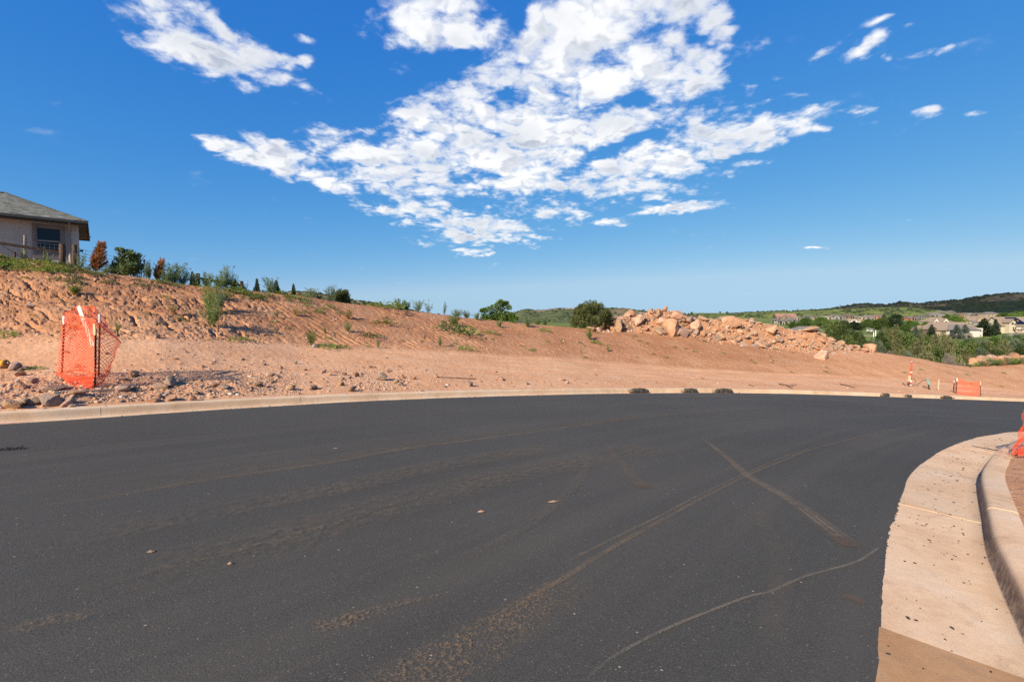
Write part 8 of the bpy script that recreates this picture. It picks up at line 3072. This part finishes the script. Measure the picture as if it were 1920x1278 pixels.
# bits of stone and dead leaves on the near verge
SL = ['pale stone chip on the near verge', 'brown stone on the near verge', 'grey stone on the near verge']
rng = np.random.default_rng(12)
for i in range(90):
    s_ = rng.uniform(frac_of(NEAR, NEAR_S, road_hit(1660, 1040)), frac_of(NEAR, NEAR_S, road_hit(1831, 820)))
    o_ = PAN_N + .25 + rng.uniform(0.02, 1.0) ** 1.3
    q = np.array([np.interp(s_, NEAR_S, NEAR[:, k_]) + o_ * np.interp(s_, NEAR_S, NEAR_N[:, k_]) for k_ in (0, 1)])
    z = float(road_z(np.interp(s_, NEAR_S, NEAR[:, 0]), np.interp(s_, NEAR_S, NEAR[:, 1]))) + .14 + .02 * o_
    px_ = 960 + F * q[0] / (q[1] * CP + .03)
    if px_ > 1922:
        continue
    sz = np.clip(rng.lognormal(math.log(.05), .5), .02, .16)
    key = ('pink', 'mix', 'grey')[i % 3]
    put_rock('stone', (q[0], q[1], z), (sz * 1.3, sz, sz * .5), key, SL[i % 3] + (' at the end of the kerb' if s_ > frac_of(NEAR, NEAR_S, road_hit(1740, 862)) else ' close to the camera'), 'stones on the near verge', rng, .1, PEBB, cat='stone', tilt=.2)
lf = LF()
P, Dd = [], []
for i in range(70):
    s_ = rng.uniform(frac_of(NEAR, NEAR_S, road_hit(1660, 1040)), frac_of(NEAR, NEAR_S, road_hit(1831, 820)))
    o_ = PAN_N + .27 + rng.uniform(0, 1.0)
    q = [np.interp(s_, NEAR_S, NEAR[:, k_]) + o_ * np.interp(s_, NEAR_S, NEAR_N[:, k_]) for k_ in (0, 1)]
    P.append((q[0], q[1], float(road_z(np.interp(s_, NEAR_S, NEAR[:, 0]), np.interp(s_, NEAR_S, NEAR[:, 1]))) + .155 + .02 * o_))
    Dd.append((rng.normal(), rng.normal(), .15))
lf.leaves(P, Dd, rng.uniform(.04, .11, 70), .035, rng, W=np.array([(rng.normal(), rng.normal(), .2) for _ in range(70)]))
link('straw_litter', lf.mesh('straw_litter', LM_STRAW), None, kind='stuff')
# dark strip laid on the near gutter pan as a thin cast shadow
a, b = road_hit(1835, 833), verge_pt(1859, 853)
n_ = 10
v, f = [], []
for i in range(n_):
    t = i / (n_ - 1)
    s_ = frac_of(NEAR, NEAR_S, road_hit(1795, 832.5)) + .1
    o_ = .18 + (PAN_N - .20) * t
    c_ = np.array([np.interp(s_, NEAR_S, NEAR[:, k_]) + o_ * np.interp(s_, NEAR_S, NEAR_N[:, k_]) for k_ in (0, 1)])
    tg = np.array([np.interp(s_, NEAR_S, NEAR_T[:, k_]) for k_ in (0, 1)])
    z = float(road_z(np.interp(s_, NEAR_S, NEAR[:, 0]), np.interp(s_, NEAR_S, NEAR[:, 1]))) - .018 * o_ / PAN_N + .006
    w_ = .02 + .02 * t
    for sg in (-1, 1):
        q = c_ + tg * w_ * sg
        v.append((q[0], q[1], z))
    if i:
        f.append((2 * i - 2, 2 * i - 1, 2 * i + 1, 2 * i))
link('shadow_strip', mk_mesh('shadow_strip', v, f), M_CRUMB, kind='structure')

# ------------------------------------------------------------------ say which one: place look-alikes beside named neighbours
def to_px(p):
    x, y, z = p[0], p[1], p[2] - EYE
    f_ = y * CP - z * SP
    u = y * SP + z * CP
    return 960 + F * x / f_, 639 - F * u / f_


MARKS = [(px_, py_, n_) for px_, py_, n_ in (
    (10, 690, 'yellow pipe fitting'), (93, 745, 'largest angular grey stone'), (177, 690, 'orange mesh enclosure'), (318, 712, 'dark upright stone'), (235, 737, 'wooden lath on the ground'), (400, 590, 'tallest weed of the bank'),
    (117, 480, 'thick fence post'), (47, 478, 'pale grey stake'), (83, 480, 'short dark stake'), (8, 484, 'house wall at the left edge'), (139, 484, 'second fence post'), (205, 510, 'low dark rail'), (266, 515, 'metal stand'), (1834, 672, 'lowest orange ledge'), (1905, 845, 'near mesh barrier'), (1866, 868, 'broken end of the near kerb'), (1880, 935, 'bend of the near kerb'), (1912, 1015, 'near kerb by the picture edge'), (1900, 895, 'straw litter on the verge'), (1916, 950, 'verge at the picture edge'), (1861, 670, 'rounded pale ledge'), (1889, 670, 'low ledge under the tallest block'), (1901, 664, 'tallest sandstone block'), (1918, 671, 'last sandstone ledge'), (1798, 678, 'bare grey twiggy bush'), (184, 490, 'tall dead juniper'), (240, 500, 'forked green juniper'), (297, 505, 'small dead juniper'), (335, 512, 'round blue-green bush'), (412, 530, 'short rail fence'), (484, 540, 'first small spruce'), (520, 540, 'middle small spruce'), (552, 545, 'right small spruce'),
    (644, 555, 'dark round bush'), (589, 650, 'drinks can'), (652, 595, 'large straw tuft'), (720, 570, 'leafy crest bush'), (785, 578, 'pale weed ending the crest row'), (851, 600, 'dark crest bush'), (933, 590, 'scrub oak'), (989, 605, 'grey-green rounded bush'), (1110, 592, 'large juniper'),
    (142, 545, 'bright green weed high on the bank'), (838, 615, 'pale thistle'), (705, 708, 'heap of broken rock'), (618, 703, 'rounded orange stone'), (510, 703, 'lone grey flat stone'), (880, 718, 'square tan block'), (936, 710, 'pushed-together pale stones'), (985, 716, 'stone pair near the kerb'), (1055, 712, 'pale long stone'), (555, 680, 'small grey upright stone'), (420, 725, 'dark flat stones'), (362, 746, 'warm rounded stone'),
    (1205, 732, 'longest black sediment log'), (1300, 733, 'rusty-brown sediment log'), (1362, 733, 'sediment log with the trailing end'), (1540, 664, 'lone oval boulder'), (1707, 700, 'red marker post'), (1740, 720, 'teal stake'), (1812, 728, 'far orange mesh screen'), (1475, 724, 'forked dead branch'),
    (1157, 608, 'brown layered boulder'), (1180, 612, 'small upright tan block'), (1196, 598, 'broad pink slab'), (1218, 582, 'dark perched block'), (1266, 590, 'pink summit boulder'), (1256, 612, 'largest orange boulder'), (1241, 600, 'rounded pale boulder'), (1306, 606, 'leaning pink slab'), (1318, 627, 'low saddle stone'), (1372, 602, 'crowning orange boulder'),
    (1352, 598, 'half-buried grey stone'), (1445, 614, 'yellow-orange boulder'), (1516, 613, 'long flat tan slab'), (1551, 657, 'dark grey front boulder'), (1607, 648, 'tilted pink slab'), (1626, 655, 'rounded end boulder'), (1438, 645, 'blue-grey slab'), (1413, 620, 'brown upright block'), (1385, 634, 'broad brown boulder'), (1340, 621, 'flat brown slab'), (1455, 650, 'lowest brown stone'), (1575, 653, 'flat tan tail stone'), (1508, 630, 'orange cube of stone'))]


def where(px_, py_):
    best = sorted(MARKS, key=lambda m_: (m_[0] - px_) ** 2 + (2.0 * (m_[1] - py_)) ** 2)[:3]
    out = []
    for mx_, my_, nm_ in best:
        dx, dy = px_ - mx_, py_ - my_
        if abs(dy) * 1.6 > abs(dx):
            rel = 'just above' if dy < 0 else 'just below'
        else:
            rel = 'just left of' if dx < 0 else 'just right of'
        if abs(dx) + abs(dy) > 45:
            rel = rel.replace('just ', 'well ') if 'of' in rel else rel.replace('just ', 'far ')
        out.append((rel, nm_))
    return out


TARGETS = ('boulders of the stone heap', 'stones along the kerb', 'low weeds on the bank', 'thin weeds on the bank', 'stones on the near verge', 'tall grass before the ledges')
from collections import Counter, defaultdict
cnt_ = Counter(o.get('label') for o in COL.objects if o.get('group') in TARGETS)
used = set()
bpy.context.view_layer.update()
for gname in TARGETS:
    members = [o for o in COL.objects if o.get('group') == gname and cnt_[o.get('label')] > 1]
    for o in sorted(members, key=lambda q: (q.location.x, q.location.y)):
        px_, py_ = to_px(o.location)
        head = o['label'].split(' strewn ')[0].split(' among ')[0].split(' creeping ')[0].split(' on the bank')[0].split(' on the near verge')[0].replace('broken ', '').replace('small ', '')
        sz = max(o.dimensions.x, o.dimensions.y) * F / max(o.location.y, 1) if o.type == 'MESH' else 10
        size_w = 'tiny' if sz < 5 else 'small' if sz < 10 else 'medium' if sz < 17 else 'big'
        done = False
        wh = where(px_, py_)
        for rel, nm_ in wh:
            lab = f"{size_w} {head} {rel} the {nm_}"
            if lab not in used:
                done = True
                break
        if not done:
            for (r1, n1_), (r2, n2_) in ((wh[0], wh[1]), (wh[1], wh[0]), (wh[0], wh[2]), (wh[1], wh[2]), (wh[2], wh[0]), (wh[2], wh[1])):
                lab = f"{size_w} {head} {r1} the {n1_}, {r2} the {n2_}"
                if lab not in used and len(lab.split()) <= 16:
                    done = True
                    break
        if len(lab.split()) > 16:
            lab = f"{size_w} {head} {wh[0][0]} the {wh[0][1]}"
        used.add(lab)
        o['label'] = lab
